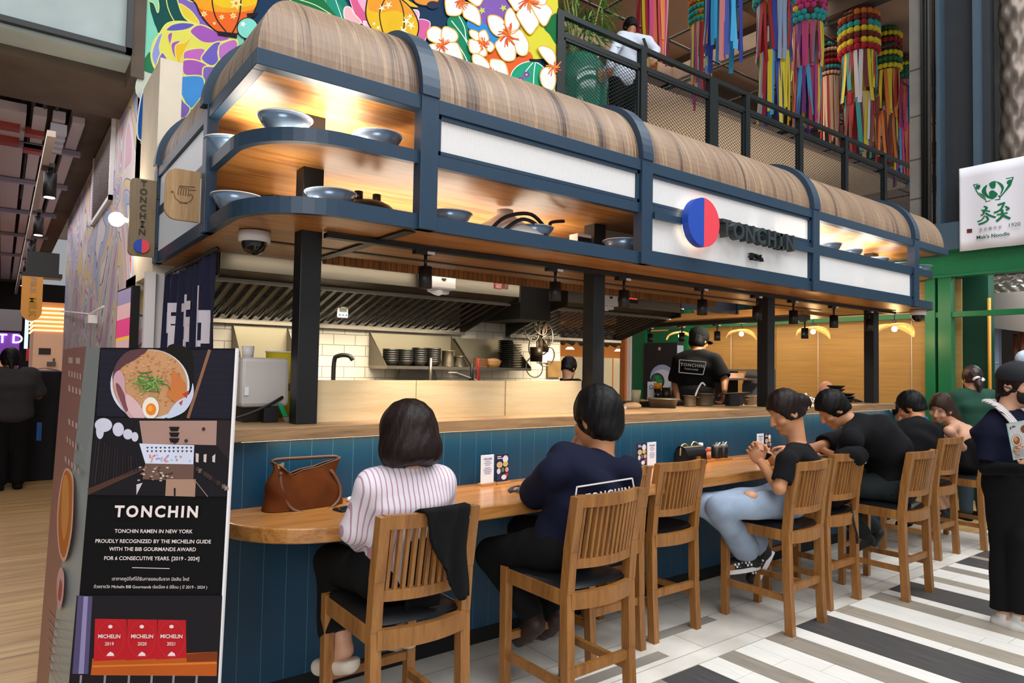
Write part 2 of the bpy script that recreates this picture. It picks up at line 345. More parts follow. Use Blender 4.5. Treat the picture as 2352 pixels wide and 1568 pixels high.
for yy in (3.6, 4.9):
    q = MB(); o_ = [(XL - .012 + (rv + .015) - (rv + .03) * math.cos(t), 2.825 + (rv + .03) * math.sin(t)) for t in np.linspace(0, math.pi / 2, 16)]; i_ = [(XL + .02 + rv - rv * math.cos(t) * .99, 2.825 + rv * math.sin(t) * .99) for t in np.linspace(0, math.pi / 2, 16)]
    q.prism(o_ + i_[::-1], (0, yy - .04, 0), (1, 0, 0), (0, 0, 1), (0, .08, 0)); q.build('rib', M['navysteel'], can)
p = MB()                                                        # roof beam
p.box(XL, XR + .05, YF - .01, YF + .05, 2.755, 2.825); p.box(XL, XL + .05, YF + .05, 5.05, 2.755, 2.825); p.box(XR, XR + .05, YF + .05, 3.95, 2.755, 2.825)
p.build('roof_beam', M['navysteel'], can, bevel=.003)
for x in fx:
    p = MB(); p.box(x - .0475, x + .0475, YF - .02, YF + .05, 2.19, 2.83); p.build('upright', M['navysteel'], can, bevel=.003)
for y in (3.6, 4.95):
    p = MB(); p.box(XL - .005, XL + .05, y - .04, y + .04, 2.19, 2.83); p.build('upright', M['navysteel'], can, bevel=.003)
def shelf_board(z0, z1, name, edge):
    """L-shaped board, rounded at the front left and front right corners"""
    def outline(i):
        r = .40 - i; pts = [(XL + .012 + i, 5.05)] + [(XL + .012 + i + r - r * math.cos(t), YF + i + r - r * math.sin(t)) for t in np.linspace(0, math.pi / 2, 14)]
        r2 = .30 - i; return pts + [(XR - .05 - i - r2 + r2 * math.sin(t), YF + i + r2 - r2 * math.cos(t)) for t in np.linspace(0, math.pi / 2, 12)] + [(XR - .05 - i, 3.85)]
    a, b = outline(0), outline(.035); q = MB()
    q.prism(a + b[::-1], (0, 0, z0), (1, 0, 0), (0, 1, 0), (0, 0, z1 - z0)); q.build(edge, M['navysteel'], can)
    q = MB(); c = outline(.03)
    q.prism(c + [(1.535, 3.85), (1.535, 5.05)], (0, 0, z0 + .006), (1, 0, 0), (0, 1, 0), (0, 0, z1 - z0 - .014)); return q.build(name, M['soffit'], can)
shelf_board(2.19, 2.262, 'lower_shelf', 'lower_edge_beam'); shelf_board(2.50, 2.56, 'middle_shelf', 'middle_edge_beam')
p = MB(); p.prism([(XL + .05, 5.05), (XL + .05, YF + .05), (XR, YF + .05), (XR, 3.9), (1.535, 3.9), (1.535, 5.05)], (0, 0, 2.765), (1, 0, 0), (0, 1, 0), (0, 0, .02)); p.build('roof_soffit', M['soffit'], can)
p = MB(); p.box(6.72, 7.46, 3.84, 7.6, 2.17, 2.25); p.build('side_soffit', M['soffity'], can)
p = MB(); p.box(1.0, 6.72, 3.62, 3.66, 2.19, 2.205); p.box(1.5, 1.56, 2.85, 5, 2.184, 2.192); p.build('soffit_joint', M['black'], can)
px_ = [1.186, 3.135, 5.142, 7.005]
for x in px_:
    p = MB(); p.box(x - .052, x + .052, 3.205, 3.305, 1.2575, 2.765); p.build('post', M['black'], can, bevel=.003)
# reeded glass lights: frame + pane
def pane(x0, x1, z0, z1, name='glass_panel'):
    q = MB(); b = .018
    for s in ((x0, x1, z0, z0 + b), (x0, x1, z1 - b, z1), (x0, x0 + b, z0, z1), (x1 - b, x1, z0, z1)): q.box(s[0], s[1], YF + .0, YF + .03, s[2], s[3])
    fr = q.build('light_frame', M['navysteel'], can)
    q = MB(); n = int((x1 - x0 - 2 * b) / .0125); w = (x1 - x0 - 2 * b) / n
    def fn(u, v):
        k = u * n; return (x0 + b + u * (x1 - x0 - 2 * b), YF + .018 - .0035 * abs(math.sin(math.pi * k)), z0 + b + v * (z1 - z0 - 2 * b))
    q.grid(fn, n * 4, 1, 0, True); q.build('pane', M['glass'], fr)
pane(1.63, 3.043, 2.562, 2.753); pane(3.147, 4.998, 2.562, 2.753); pane(3.147, 4.998, 2.262, 2.50); pane(5.102, 6.798, 2.262, 2.50)
def sidepane(y0, y1, z0, z1):
    q = MB(); q.box(XL + .015, XL + .025, y0, y1, z0, z1); q.build('side_pane', mat('frosted_side_glass', '#c9cfd6', .4, emit=.12), can)  # faint glow put into the pane for light from behind
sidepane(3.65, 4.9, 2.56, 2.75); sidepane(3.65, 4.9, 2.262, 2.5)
p = MB(); p.box(1.2, 5.0, 3.86, 3.875, 2.262, 2.5); p.box(1.6, 7.4, 3.86, 3.875, 2.56, 3.2); p.box(1.55, 5.4, 4.38, 4.4, 2.45, 3.22); p.box(3.2, 4.95, 3.3, 3.31, 2.262, 2.76); p.box(1.65, 3.0, 3.5, 3.51, 2.56, 2.76); p.box(5.15, 6.75, 3.3, 3.31, 2.26, 2.5); p.build('backing_sheet', M['fabric'], can)
# slatted fascia above the hoods
p = MB(); x = 1.56
while x < 5.42: p.box(x + .002, x + .038, 3.97, 3.985, 2.162, 2.5); x += .04
p.box(1.55, 5.42, 3.985, 4.0, 2.162, 2.5); p.build('slatted_fascia', M['slat'], can)
# LED strips behind the edges and the light they give
def strip(x0, x1, y, z, pw, sz=.06, tgt=(0, .25, 1)):
    n = max(1, round((x1 - x0) / .8))
    lamp('shelf_led', 'AREA', ((x0 + x1) / 2, y, z), pw * (x1 - x0), (1, .78, .5), x1 - x0, sz, ((x0 + x1) / 2 + tgt[0], y + tgt[1], z + tgt[2]))
def uplight(x0, x1, y0, y1, z, pw): lamp('shelf_led', 'AREA', ((x0 + x1) / 2, (y0 + y1) / 2, z), pw * (x1 - x0), (1, .88, .72), x1 - x0, y1 - y0, ((x0 + x1) / 2, (y0 + y1) / 2, z + 1))
uplight(.95, 1.52, 2.98, 3.19, 2.566, 19); uplight(1.26, 1.56, 3.32, 3.8, 2.566, 15); uplight(.86, 1.1, 3.32, 3.58, 2.566, 22); uplight(.95, 1.52, 3.08, 3.19, 2.266, 8); uplight(1.3, 3.0, 3.32, 3.75, 2.266, 11)
uplight(5.14, 6.76, 3.0, 3.19, 2.566, 10); uplight(5.2, 6.76, 3.32, 3.75, 2.566, 14); uplight(6.92, 7.3, 3.1, 3.6, 2.566, 20); uplight(6.92, 7.3, 3.1, 3.6, 2.266, 8)
strip(1.0, 7.1, 3.085, 1.19, 1.1, .03, (0, .12, -1))

# ================================================================== kitchen walls
def tile_wall(name, x0, x1, y, z0, z1, w=.2, h=.1):
    m = bpy.data.materials.new('white_wall_tile'); m.use_nodes = True; nt = m.node_tree; N = nt.nodes.new; L = nt.links.new
    b = nt.nodes['Principled BSDF']; b.inputs['Roughness'].default_value = .2
    tc = N('ShaderNodeTexCoord'); mp = N('ShaderNodeMapping'); mp.inputs['Rotation'].default_value = (R(-90), 0, 0); br = N('ShaderNodeTexBrick'); br.inputs['Scale'].default_value = 1; br.inputs['Brick Width'].default_value = .18; br.inputs['Row Height'].default_value = .085
    br.inputs['Color1'].default_value = hexc('#d9d2c4'); br.inputs['Color2'].default_value = hexc('#cfc8b9'); br.inputs['Mortar'].default_value = hexc('#8c8578'); br.inputs['Mortar Size'].default_value = .003
    L(tc.outputs['Object'], mp.inputs[0]); L(mp.outputs[0], br.inputs[0]); L(br.outputs[0], b.inputs['Base Color'])
    q = MB(); q.box(x0, x1, y, y + .1, z0, z1); return struct(q.build(name, m))
tile_wall('wall_kitchen_back', .95, 4.42, 5.06, 0, 2.6)
# ================================================================== painted back wall
YW = 5.8
w = MB(); w.box(.79, 4.91, YW, YW + .25, 2.6, 7.2); wallb = struct(w.build('wall_back', mat('painted_wall_white', '#e4e4dc', .7)))
w = MB(); w.box(4.91, 4.93, YW - .01, YW + .25, 2.6, 7.2); struct(w.build('trim_1', M['wht']))
MU = {}
def mc(h, v=.05):
    if h not in MU: MU[h] = mat('mural_' + h[1:], h, .75, var=v, scale=5, spec=.2)
    return MU[h]
def smooth(P, closed=True, k=6):
    P = [np.array(p, float) for p in P]; n = len(P); out = []
    for i in range(n if closed else n - 1):
        p0, p1, p2, p3 = (P[(i - 1) % n], P[i], P[(i + 1) % n], P[(i + 2) % n]) if closed else (P[max(i - 1, 0)], P[i], P[i + 1], P[min(i + 2, n - 1)])
        for j in range(k):
            t = j / k; out.append(.5 * (2 * p1 + (p2 - p0) * t + (2 * p0 - 5 * p1 + 4 * p2 - p3) * t * t + (3 * p1 - p0 - 3 * p2 + p3) * t ** 3))
    if not closed: out.append(P[-1])
    return out
class Mural:
    """flat colour fields on one wall, each coat of paint a hair in front of the last"""
    def __init__(s, conv, step=.00012): s.mb = MB(); s.mats = []; s.k = 1; s.conv = conv; s.step = step
    def mi(s, h):
        m = mc(h)
        if m not in s.mats: s.mats.append(m)
        return s.mats.index(m)
    def p3(s, p, k): return s.conv(p, k * s.step)
    def fill(s, pts, h, sm=True, k=6):
        P = smooth(pts, True, k) if sm else pts
        s.mb.face([s.p3(p, s.k) for p in P], s.mi(h)); s.k += 1; return P
    def line(s, pts, h, wd=3.5, closed=False, sm=True):
        P = smooth(pts, closed) if sm else [np.array(p, float) for p in pts]; n = len(P); L_ = []; R_ = []
        for i in range(n):
            a = P[(i - 1) % n] if closed or i > 0 else P[i]; b = P[(i + 1) % n] if closed or i < n - 1 else P[i]
            d = np.array(b) - np.array(a); d = d / (np.linalg.norm(d) + 1e-9); q = np.array([-d[1], d[0]]) * wd / 2; L_.append(P[i] + q); R_.append(P[i] - q)
        for i in range(n if closed else n - 1):
            j = (i + 1) % n; s.mb.face([s.p3(x, s.k) for x in (L_[i], L_[j], R_[j], R_[i])], s.mi(h))
        s.k += 1
    def shape(s, pts, h, out=None, wd=3.5, sm=True):
        P = s.fill(pts, h, sm)
        if out: s.line([np.array(p) for p in P], out, wd, True, False)
    def ell(s, c, a, b, h, out=None, wd=3, rot=0, n=20):
        cr, sr = math.cos(rot), math.sin(rot)
        s.shape([(c[0] + a * math.cos(t) * cr - b * math.sin(t) * sr, c[1] + a * math.cos(t) * sr + b * math.sin(t) * cr) for t in np.linspace(0, 2 * math.pi, n, endpoint=False)], h, out, wd, False)
def convB(p, off): q = ony(p[0], p[1], YW); return (q[0], YW - .002 - off, q[2])
mu = Mural(convB)
A = lambda L: [(330 + x / 4.704, y / 4.704) for x, y in L]
B = lambda L: [(780 + x / 4.704, y / 4.704) for x, y in L]
YL, PU, VI, MG = '#d8d774', '#7d5fb0', '#5a55ae', '#9c55ad'
mu.fill([(326, -60), (800, -60), (800, 340), (322, 330)], '#79c4ac', False)
mu.fill([(560, -60), (1271, -60), (1271, 260), (560, 200)], '#12324f', False)
mu.fill(A([(-20, 580), (70, 570), (160, 640), (190, 760), (180, 850), (-40, 800)]), '#24704a')
mu.fill(A([(-40, 780), (60, 790), (260, 850), (420, 1000), (500, 1200), (420, 1320), (-60, 1050)]), '#b9bfb2')
mu.shape(A([(60, -40), (160, -60), (600, -60), (640, 200), (520, 330), (150, 360), (80, 180)]), '#0c4a45', YL, 2.5)
mu.fill(A([(-20, -60), (60, -60), (60, 60), (110, 240), (150, 380), (60, 560), (-30, 600)]), '#7cc9b0')
mu.shape(A([(60, 10), (110, 40), (150, 140), (165, 60), (130, -60), (60, -60)]), '#86c9b2', YL, 2)
mu.line(A([(240, -30), (260, 80), (300, 180), (345, 250)]), YL, 2.2)
mu.shape(A([(370, -40), (380, 60), (430, 180), (520, 250), (620, 280), (760, 300), (700, 60), (520, 20)]), PU, YL, 2.5)
mu.shape(A([(385, 50), (430, 60), (520, 130), (600, 250), (520, 240), (430, 170)]), '#dcc23c', YL, 2)
# big peony
mu.shape(A([(80, 600), (110, 450), (170, 370), (250, 260), (380, 235), (560, 260), (760, 330), (1000, 420), (960, 640), (700, 760), (640, 830), (420, 815), (210, 850), (120, 740)]), '#d9d25a', YL, 4)
mu.shape(A([(240, 330), (300, 270), (420, 245), (550, 265), (470, 320), (330, 340)]), VI, YL, 3)
mu.shape(A([(500, 340), (560, 280), (640, 275), (780, 340), (930, 420), (760, 465), (640, 460), (550, 400)]), MG, YL, 3)
mu.shape(A([(150, 400), (205, 360), (170, 500), (180, 600), (140, 720), (95, 660), (90, 560)]), '#8b92cf', YL, 3)
mu.shape(A([(195, 570), (260, 640), (330, 730), (400, 805), (215, 855), (140, 720)]), PU, YL, 3)
mu.shape(A([(300, 470), (400, 440), (350, 510), (360, 650), (310, 580)]), MG, YL, 2.5)
mu.shape(A([(265, 370), (310, 360), (285, 480), (260, 420)]), MG, YL, 2)
mu.shape(A([(340, 500), (440, 460), (520, 400), (440, 560), (400, 650), (410, 790), (360, 680)]), '#e2b62a', YL, 2.5)
mu.shape(A([(440, 560), (560, 525), (660, 540), (620, 660), (480, 640), (430, 640)]), '#b964b4', YL, 3)
mu.shape(A([(420, 690), (440, 650), (560, 650), (690, 715), (640, 820), (440, 810)]), MG, YL, 3)
mu.shape(A([(620, 640), (680, 540), (760, 465), (830, 460), (800, 560), (805, 660), (730, 715)]), '#6b5bb5', YL, 3)
mu.shape(A([(830, 480), (980, 430), (1010, 520), (900, 630), (820, 640), (805, 560)]), '#b46bb8', YL, 3)
mu.shape(A([(640, 740), (760, 720), (830, 680), (760, 860), (660, 960)]), PU, YL, 3)
mu.shape(A([(360, 850), (430, 825), (625, 830), (655, 960), (600, 1080), (500, 1180), (420, 1060), (365, 930)]), '#3f86c8', YL, 3)
mu.shape(A([(210, 860), (300, 815), (380, 830), (360, 920), (380, 1010)]), '#b7bf4e', YL, 3)
mu.shape(A([(75, 850), (200, 870), (360, 990), (430, 1100), (500, 1180), (430, 1280), (330, 1220), (160, 1050)]), PU, YL, 2.5)
mu.shape(A([(-20, 1010), (90, 1040), (230, 1110), (330, 1200), (380, 1320), (200, 1420), (-60, 1500)]), '#1458a8', '#e8ecf0', 3)
mu.line(A([(10, 1020), (60, 1120), (105, 1250)]), '#e8ecf0', 2); mu.line(A([(90, 1040), (150, 1130), (200, 1200)]), '#e8ecf0', 2)
# orange lantern
mu.shape(A([(545, -80), (570, 60), (640, 200), (800, 350), (1000, 370), (1080, 300), (1180, 150), (1235, 0), (1235, -90)]), '#e2611f', '#1c1a1c', 3)
mu.fill(A([(552, -80), (572, 50), (640, 110), (900, 140), (1170, 110), (1228, -10), (1230, -85)]), '#e89a1c')
mu.fill(A([(700, -80), (760, 40), (900, 90), (1180, 60), (1226, -20), (1228, -85)]), '#e3bb1d')
mu.line(A([(735, -60), (745, 80), (790, 220), (890, 350)]), '#1c1a1c', 3); mu.line(A([(1050, -60), (1040, 120), (1010, 250), (955, 360)]), '#1c1a1c', 3)
def star(c, r, h, n=5, r2=.45, rot=0, cen=None):
    P = []
    for i in range(2 * n): t = rot + math.pi * i / n; q = r if i % 2 == 0 else r * r2; P.append((c[0] + q * math.cos(t), c[1] + q * math.sin(t)))
    mu.fill(P, h, False)
    if cen: mu.ell(c, r * .22, r * .22, cen)
for (c, r) in (((995, 40), 80), ((650, 155), 42), ((840, 190), 36), ((965, 175), 44), ((760, 258), 24)):
    star(A([c])[0], r / 4.704, '#ecdc8a', 6, .42, .3, '#e07a4a')
mu.fill(A([(790, 340), (1005, 365), (1005, 420), (800, 385)]), '#16161c', False); mu.fill(A([(1110, 150), (1240, 140), (1200, 190), (1115, 190)]), '#16161c', False)
mu.ell(A([(1120, 310)])[0], 24, 24, '#7fd2c2', '#16161c', 2); star(A([(1070, 265)])[0], 8, '#e6f2ec', 5, .4)
# leaves above the roof
mu.shape(A([(1300, -60), (1500, -30), (1750, 100), (2090, 200), (1960, 20), (1900, -60)]), '#156b3a', '#a9d08a', 2)
mu.line(A([(1600, -20), (1850, 60), (2080, 200)]), '#cfe3b8', 2)
mu.fill(A([(1960, 20), (2050, -60), (2180, 180), (2140, 230)]), '#1f8a72'); mu.fill(A([(2040, -60), (2120, -60), (2230, 120), (2200, 160)]), '#127a66')
mu.line(A([(2060, -20), (2140, 210)]), '#d8efe4', 1.6)
# pink lotus
mu.shape(B([(110, -40), (130, 80), (170, 180), (240, 260), (330, 300), (360, 60), (250, -60)]), '#d45a86', '#eec3d2', 2)
mu.shape(B([(40, 120), (60, 80), (110, 85), (150, 150), (230, 250), (120, 260), (50, 200)]), '#e8b2b6', '#f4e4e6', 2)
mu.shape(B([(170, -60), (260, -60), (330, 60), (290, 150), (220, 70)]), '#e3a3bd', None)
mu.shape(B([(250, 240), (300, 250), (390, 340), (300, 330)]), '#ecc0c9', '#f4e4e6', 2)
mu.shape(B([(760, 120), (840, 120), (850, 190), (800, 260), (760, 200)]), '#e8a9c4', '#f4e4e6', 2)
mu.shape(B([(820, 230), (960, 235), (960, 330), (910, 470), (960, 500), (900, 460), (780, 450)]), '#cf5f95', '#f0c6da', 2)
mu.shape(B([(560, -60), (700, -10), (840, 80), (740, 70), (600, 10)]), '#dfb02a', None)
# yellow lantern
mu.shape(B([(340, -80), (280, 80), (290, 220), (360, 340), (480, 420), (640, 450), (790, 440), (840, 360), (840, 240), (770, 100), (640, -20), (560, -80)]), '#e2b31f', '#1c1a1c', 3)
mu.fill(B([(360, -70), (300, 90), (420, 140), (600, 120), (770, 190), (800, 160), (640, -10), (560, -70)]), '#e2942a')
mu.line(B([(490, -20), (430, 120), (435, 250), (470, 380)]), '#1c1a1c', 2.5); mu.line(B([(630, -30), (680, 120), (690, 280), (665, 430)]), '#1c1a1c', 2.5)
for c, r in (((450, 95), 46), ((520, 60), 52), ((365, 262), 28), ((410, 305), 30), ((755, 180), 36), ((715, 235), 60), ((765, 280), 56), ((680, 340), 62)): star(B([c])[0], r / 4.704, '#f2ead0', 5, .28, .4)
mu.ell(B([(930, -10)])[0], 30, 16, '#df8f38', '#7a4a20', 2); mu.ell(B([(1000, 60)])[0], 14, 9, '#2a2f45')
# right part: blue, purple, yellow and orange fields
mu.fill(B([(1180, 190), (1280, 170), (1360, 260), (1410, 480), (1400, 740), (1280, 600), (1160, 300)]), '#16805a')
mu.line(B([(1200, 230), (1330, 400), (1390, 520)]), '#e6f2ea', 2); mu.line(B([(1280, 180), (1340, 300), (1360, 430), (1400, 470)]), '#e6f2ea', 2); mu.line(B([(1260, 470), (1340, 600), (1395, 720)]), '#e6f2ea', 2)
mu.fill(B([(1370, 240), (1500, 200), (1680, 240), (1700, 470), (1640, 520), (1520, 360), (1400, 330)]), '#2f86cc')
mu.fill(B([(1480, -60), (1960, -60), (1990, 200), (1960, 380), (1800, 300), (1600, 290), (1500, 180)]), '#7d5aa8')
mu.fill(B([(1950, 180), (2060, 60), (2200, -60), (2340, -60), (2340, 640), (2200, 640), (2040, 620), (1960, 400)]), '#d6cf3c')
mu.fill(B([(1400, 720), (1560, 560), (1680, 530), (1860, 640), (2030, 560), (2090, 700), (2060, 1060), (1380, 1000)]), '#e0602a')
mu.fill(B([(1500, 940), (2340, 760), (2340, 1100), (1600, 1100)]), '#2aa26e', False)
mu.fill(B([(2200, 300), (2290, 170), (2340, 180), (2340, 480), (2260, 380)]), '#156b3a')
for c in ((1530, 120), (1760, 92)): star(B([c])[0], 9, '#c9cf52', 5, .42, .5)
mu.shape(B([(1830, 860), (1870, 760), (1960, 690), (2080, 670), (2180, 720), (2260, 840), (2280, 1040), (1800, 1040)]), '#1f9a74', '#e6f2ea', 2)
mu.line(B([(2080, 680), (2000, 780), (1960, 870)]), '#e6f2ea', 2); mu.line(B([(2105, 680), (2090, 800), (2085, 960)]), '#e6f2ea', 2); mu.fill(B([(2040, 640), (2140, 645), (2145, 680), (2042, 672)]), '#12221f', False)
for c in ((2010, 812), (1950, 868)): star(B([c])[0], 10, '#7d4a94', 5, .62, .3, '#d6c9a0')
def blossom(c, petals, cen, n=26, rr=80):
    for P in petals: mu.shape(B(P), '#e6e7e2', '#e0a93c', 2.4)
    r_ = random.Random(len(petals) + int(c[0]))
    for i in range(n):
        t = r_.random() * 6.28; L = rr * (.55 + .6 * r_.random()); b = (c[0] + L * math.cos(t), c[1] + L * math.sin(t)); m_ = (c[0] + .5 * L * math.cos(t + .2), c[1] + .5 * L * math.sin(t + .2))
        mu.line(B([c, m_, b]), r_.choice(['#e0662a', '#e8893a', '#d84a2a']), 2.2)
blossom((1110, 490), [[(1090, 480), (960, 440), (935, 350), (1000, 295), (1080, 320), (1110, 400)], [(1110, 470), (1090, 360), (1130, 295), (1230, 330), (1270, 400), (1230, 460)], [(1120, 490), (1240, 465), (1290, 530), (1330, 680), (1280, 690), (1190, 640), (1120, 600)], [(1100, 490), (960, 490), (970, 560), (1020, 620), (1120, 610)]], 0)
blossom((1310, 20), [[(1300, 20), (1140, -20), (1145, 150), (1220, 180), (1290, 165), (1320, 100)], [(1310, 30), (1320, 150), (1340, 200), (1430, 250), (1505, 280), (1500, 150), (1440, 70)], [(1320, -60), (1530, -60), (1520, 40), (1460, 70)]], 0, 26, 90)
blossom((1810, 390), [[(1790, 380), (1690, 400), (1610, 320), (1590, 190), (1680, 180), (1760, 240)], [(1800, 370), (1770, 230), (1790, 130), (1840, 100), (1900, 200), (1930, 280), (1870, 370)], [(1820, 390), (1930, 330), (1990, 400), (2030, 490), (2010, 590), (1950, 610), (1890, 560)], [(1800, 400), (1880, 520), (1880, 640), (1820, 670), (1750, 650), (1690, 560), (1670, 470)]], 0, 34, 120)
blossom((2030, 20), [[(2010, 20), (1900, 130), (1840, 70), (1780, -60), (1960, -60)], [(2020, 40), (1900, 150), (1920, 230), (2030, 380), (2100, 320), (2130, 240)], [(2040, 30), (2130, 230), (2200, 290), (2260, 190), (2280, 130), (2190, 40)], [(2060, -60), (2210, -60), (2200, 60), (2080, 40)]], 0, 34, 130)
blossom((1520, 490), [[(1510, 480), (1400, 410), (1385, 345), (1430, 340), (1490, 380)], [(1520, 480), (1480, 380), (1550, 340), (1590, 440)], [(1530, 490), (1600, 460), (1655, 520), (1600, 575)], [(1520, 500), (1570, 570), (1555, 620), (1470, 600)], [(1510, 490), (1480, 590), (1390, 570), (1385, 440)]], 0, 24, 70)
blossom((1620, 790), [[(1600, 800), (1500, 750), (1420, 690), (1420, 600), (1500, 610), (1590, 700)], [(1620, 790), (1600, 680), (1640, 650), (1760, 690), (1800, 850), (1720, 850)]], 0, 18, 70)
blossom((2290, 740), [[(2280, 730), (2180, 640), (2120, 540), (2170, 510), (2270, 550), (2310, 640)], [(2280, 750), (2180, 750), (2140, 830), (2170, 940), (2270, 990), (2310, 880)]], 0, 18, 90)
mu.mb.build('mural', mu.mats, wallb)

# ================================================================== left corridor
def swirl_mat():
    m = bpy.data.materials.new('corridor_mural'); m.use_nodes = True; nt = m.node_tree; N = nt.nodes.new; L = nt.links.new
    b = nt.nodes['Principled BSDF']; b.inputs['Roughness'].default_value = .7
    tc = N('ShaderNodeTexCoord'); mp = N('ShaderNodeMapping'); mp.inputs['Scale'].default_value = (1, .8, .5)
    n1 = N('ShaderNodeTexNoise'); n1.inputs['Scale'].default_value = .9; n1.inputs['Detail'].default_value = 1.2; n1.inputs['Distortion'].default_value = 1.6
    rp = N('ShaderNodeValToRGB'); rp.color_ramp.interpolation = 'CONSTANT'; e = rp.color_ramp.elements
    cols = ['#e6dde6', '#b3a9d4', '#d9cfe0', '#b4cfba', '#ded6dc', '#dcb4c8', '#e7e0e2', '#e6cf9c', '#cfc4da', '#a8badc', '#e4dce0', '#d88a90', '#b9a8d2', '#93ab9e']
    e[0].color = hexc(cols[0]); e[0].position = 0; e[1].color = hexc(cols[-1]); e[1].position = .72
    for i, c in enumerate(cols[1:-1]): q = e.new(.30 + .034 * i); q.color = hexc(c)
    wv = N('ShaderNodeMath'); wv.operation = 'MULTIPLY'; wv.inputs[1].default_value = 18; fr = N('ShaderNodeMath'); fr.operation = 'FRACT'; lt = N('ShaderNodeMath'); lt.operation = 'LESS_THAN'; lt.inputs[1].default_value = .09
    mx = N('ShaderNodeMix'); mx.data_type = 'RGBA'; mx.inputs[7].default_value = hexc('#7d6c84')
    L(tc.outputs['Object'], mp.inputs[0]); L(mp.outputs[0], n1.inputs[0]); L(n1.outputs[0], rp.inputs[0]); L(n1.outputs[0], wv.inputs[0]); L(wv.outputs[0], fr.inputs[0]); L(fr.outputs[0], lt.inputs[0]); L(lt.outputs[0], mx.inputs[0]); L(rp.outputs[0], mx.inputs[6]); L(mx.outputs[2], b.inputs['Base Color'])
    return m
sw = swirl_mat()
w = MB(); w.box(.79, 1.0, YW + .001, 13.2, 0, 4.0); wl = struct(w.build('wall_left', sw))
w = MB(); w.box(.79, .93, 5.09, YW, 2.14, 3.62); w.box(.79, .93, YW, 6.3, 2.06, 2.2); struct(w.build('lintel_block', M['cream']))
w = MB(); w.box(.80, .95, 5.05, 5.09, 0, 2.14); w.box(.74, .80, 5.0, 5.06, .0, 2.14); struct(w.build('trim_2', M['wht']))
w = MB(); w.box(-9, .74, YW, YW + .3, 3.83, 7.5, 0); w.box(.70, .79, YW - .02, YW + .3, 3.7, 7.5, 2); w.box(-9, .70, YW - .05, YW, 3.86, 3.90, 1); w.box(.66, .70, YW - .05, YW, 3.86, 7.5, 1); w.box(-9, .79, YW + .3, YW + 1.3, 3.76, 3.9, 2)
struct(w.build('wall_front', [M['conccool'], M['black'], M['concdark']]))
w = MB(); w.box(-9, .785, YW + .31, 30, 4.0, 4.2); struct(w.build('ceiling', M['concdark']))
w = MB(); w.box(.44, .79, 7.0, 20, 3.86, 4.0); struct(w.build('trim_3', M['concdark']))
w = MB(); w.box(-9, -2.6, 6.2, 30, 0, 4); w.box(-9, 6, 27, 27.2, 0, 4); struct(w.build('wall_right', mat('dark_shop_wall', '#2b2628', .8)))
g = 'white ceiling panels of the corridor'
for k, (a, b) in enumerate(((-.75, -.15), (-.1, .10), (.15, .255), (.30, .40), (.455, .555))):
    q = MB(); q.box(a, b, 7.6, 24, 3.80, 3.88); tag(q.build('ceiling_panel', mat('panel_white', '#b9aeb4', .6)), ['widest long pale ceiling panel over the corridor, at the frame edge', 'broad pale ceiling panel beside the red brackets in the corridor', 'pale narrow ceiling panel with grey louvre blocks near its end', 'pale narrow ceiling panel above the cylinder lamps', 'pale ceiling panel closest to the painted corridor wall'][k], 'ceiling panel', g)
t = thing('cable_tray', 'row of grey steel rails crossing under the corridor ceiling panels', 'rail', (0, 12, 3.78))
for y in (8.6, 10.4, 12.6, 15, 18):
    q = MB(); q.box(-1.5, .6, y, y + .08, 3.74, 3.79); q.build('cross_rail', mat('grey_rail', '#8e8aa0', .5), t)
for k, (x, y, z) in enumerate(((-.02, 8.0, 3.78), (.18, 8.1, 3.78), (.18, 8.6, 3.74), (-.02, 8.5, 3.76))):
    q = MB(); q.box(x - .08, x + .08, y, y + .14, z - .03, z + .04); tag(q.build('ceiling_bracket', mat('bracket_red', '#8e2d1c', .5)), ['red bracket on the panel nearest the corridor corner', 'red bracket beside the black conduit bend', 'red bracket under the crossing rail with yellow flange', 'red bracket at the frame edge under the ceiling'][k], 'bracket', 'red ceiling brackets')
for k in range(4):
    q = MB(); q.box(.29, .42, 7.7 + .22 * k, 7.8 + .22 * k, 3.70, 3.79); tag(q.build('louvre_block', mat('louvre_grey', '#c9c9dc', .5)), 'grey louvre block on the narrow ceiling panel', 'louvre', 'grey louvre blocks')
t = thing('conduit', 'black bent cable conduits running under the corridor ceiling', 'conduit', (0, 7, 3.9))
for k in range(3):
    q = MB(); q.tube(smooth([(-2, 6.6 + .2 * k, 3.96), (-.4, 6.6 + .2 * k, 3.96), (.05 + .09 * k, 6.75 + .2 * k, 3.95), (.14 + .09 * k, 7.2 + .1 * k, 3.9), (.14 + .09 * k, 9, 3.86), (.14 + .09 * k, 12, 3.86)], False), .02, 6); q.build('pipe', M['black'], t)
# louvre vent on the corridor wall
t = thing('wall_vent', 'white framed louvre vent high on the painted corridor wall', 'vent', (.78, 8, 3.5))
q = MB()
for s in ((7.4, 9.1, 3.08, 3.12), (7.4, 9.1, 3.86, 3.9), (7.4, 7.45, 3.08, 3.9), (9.05, 9.1, 3.08, 3.9)): q.box(.755, .79, *s)
q.build('frame', M['white'], t)
q = MB(); q.box(.775, .789, 7.45, 9.05, 3.12, 3.86, 1)
for k in range(24): z = 3.13 + k * .0305; q.obox((.775, 8.25, z), (.012, 0, .008), (0, .8, 0), (.002, 0, -.003), 0)
q.build('slats', [mat('slat_grey', '#b3a8ac', .5), M['matblack']], t)
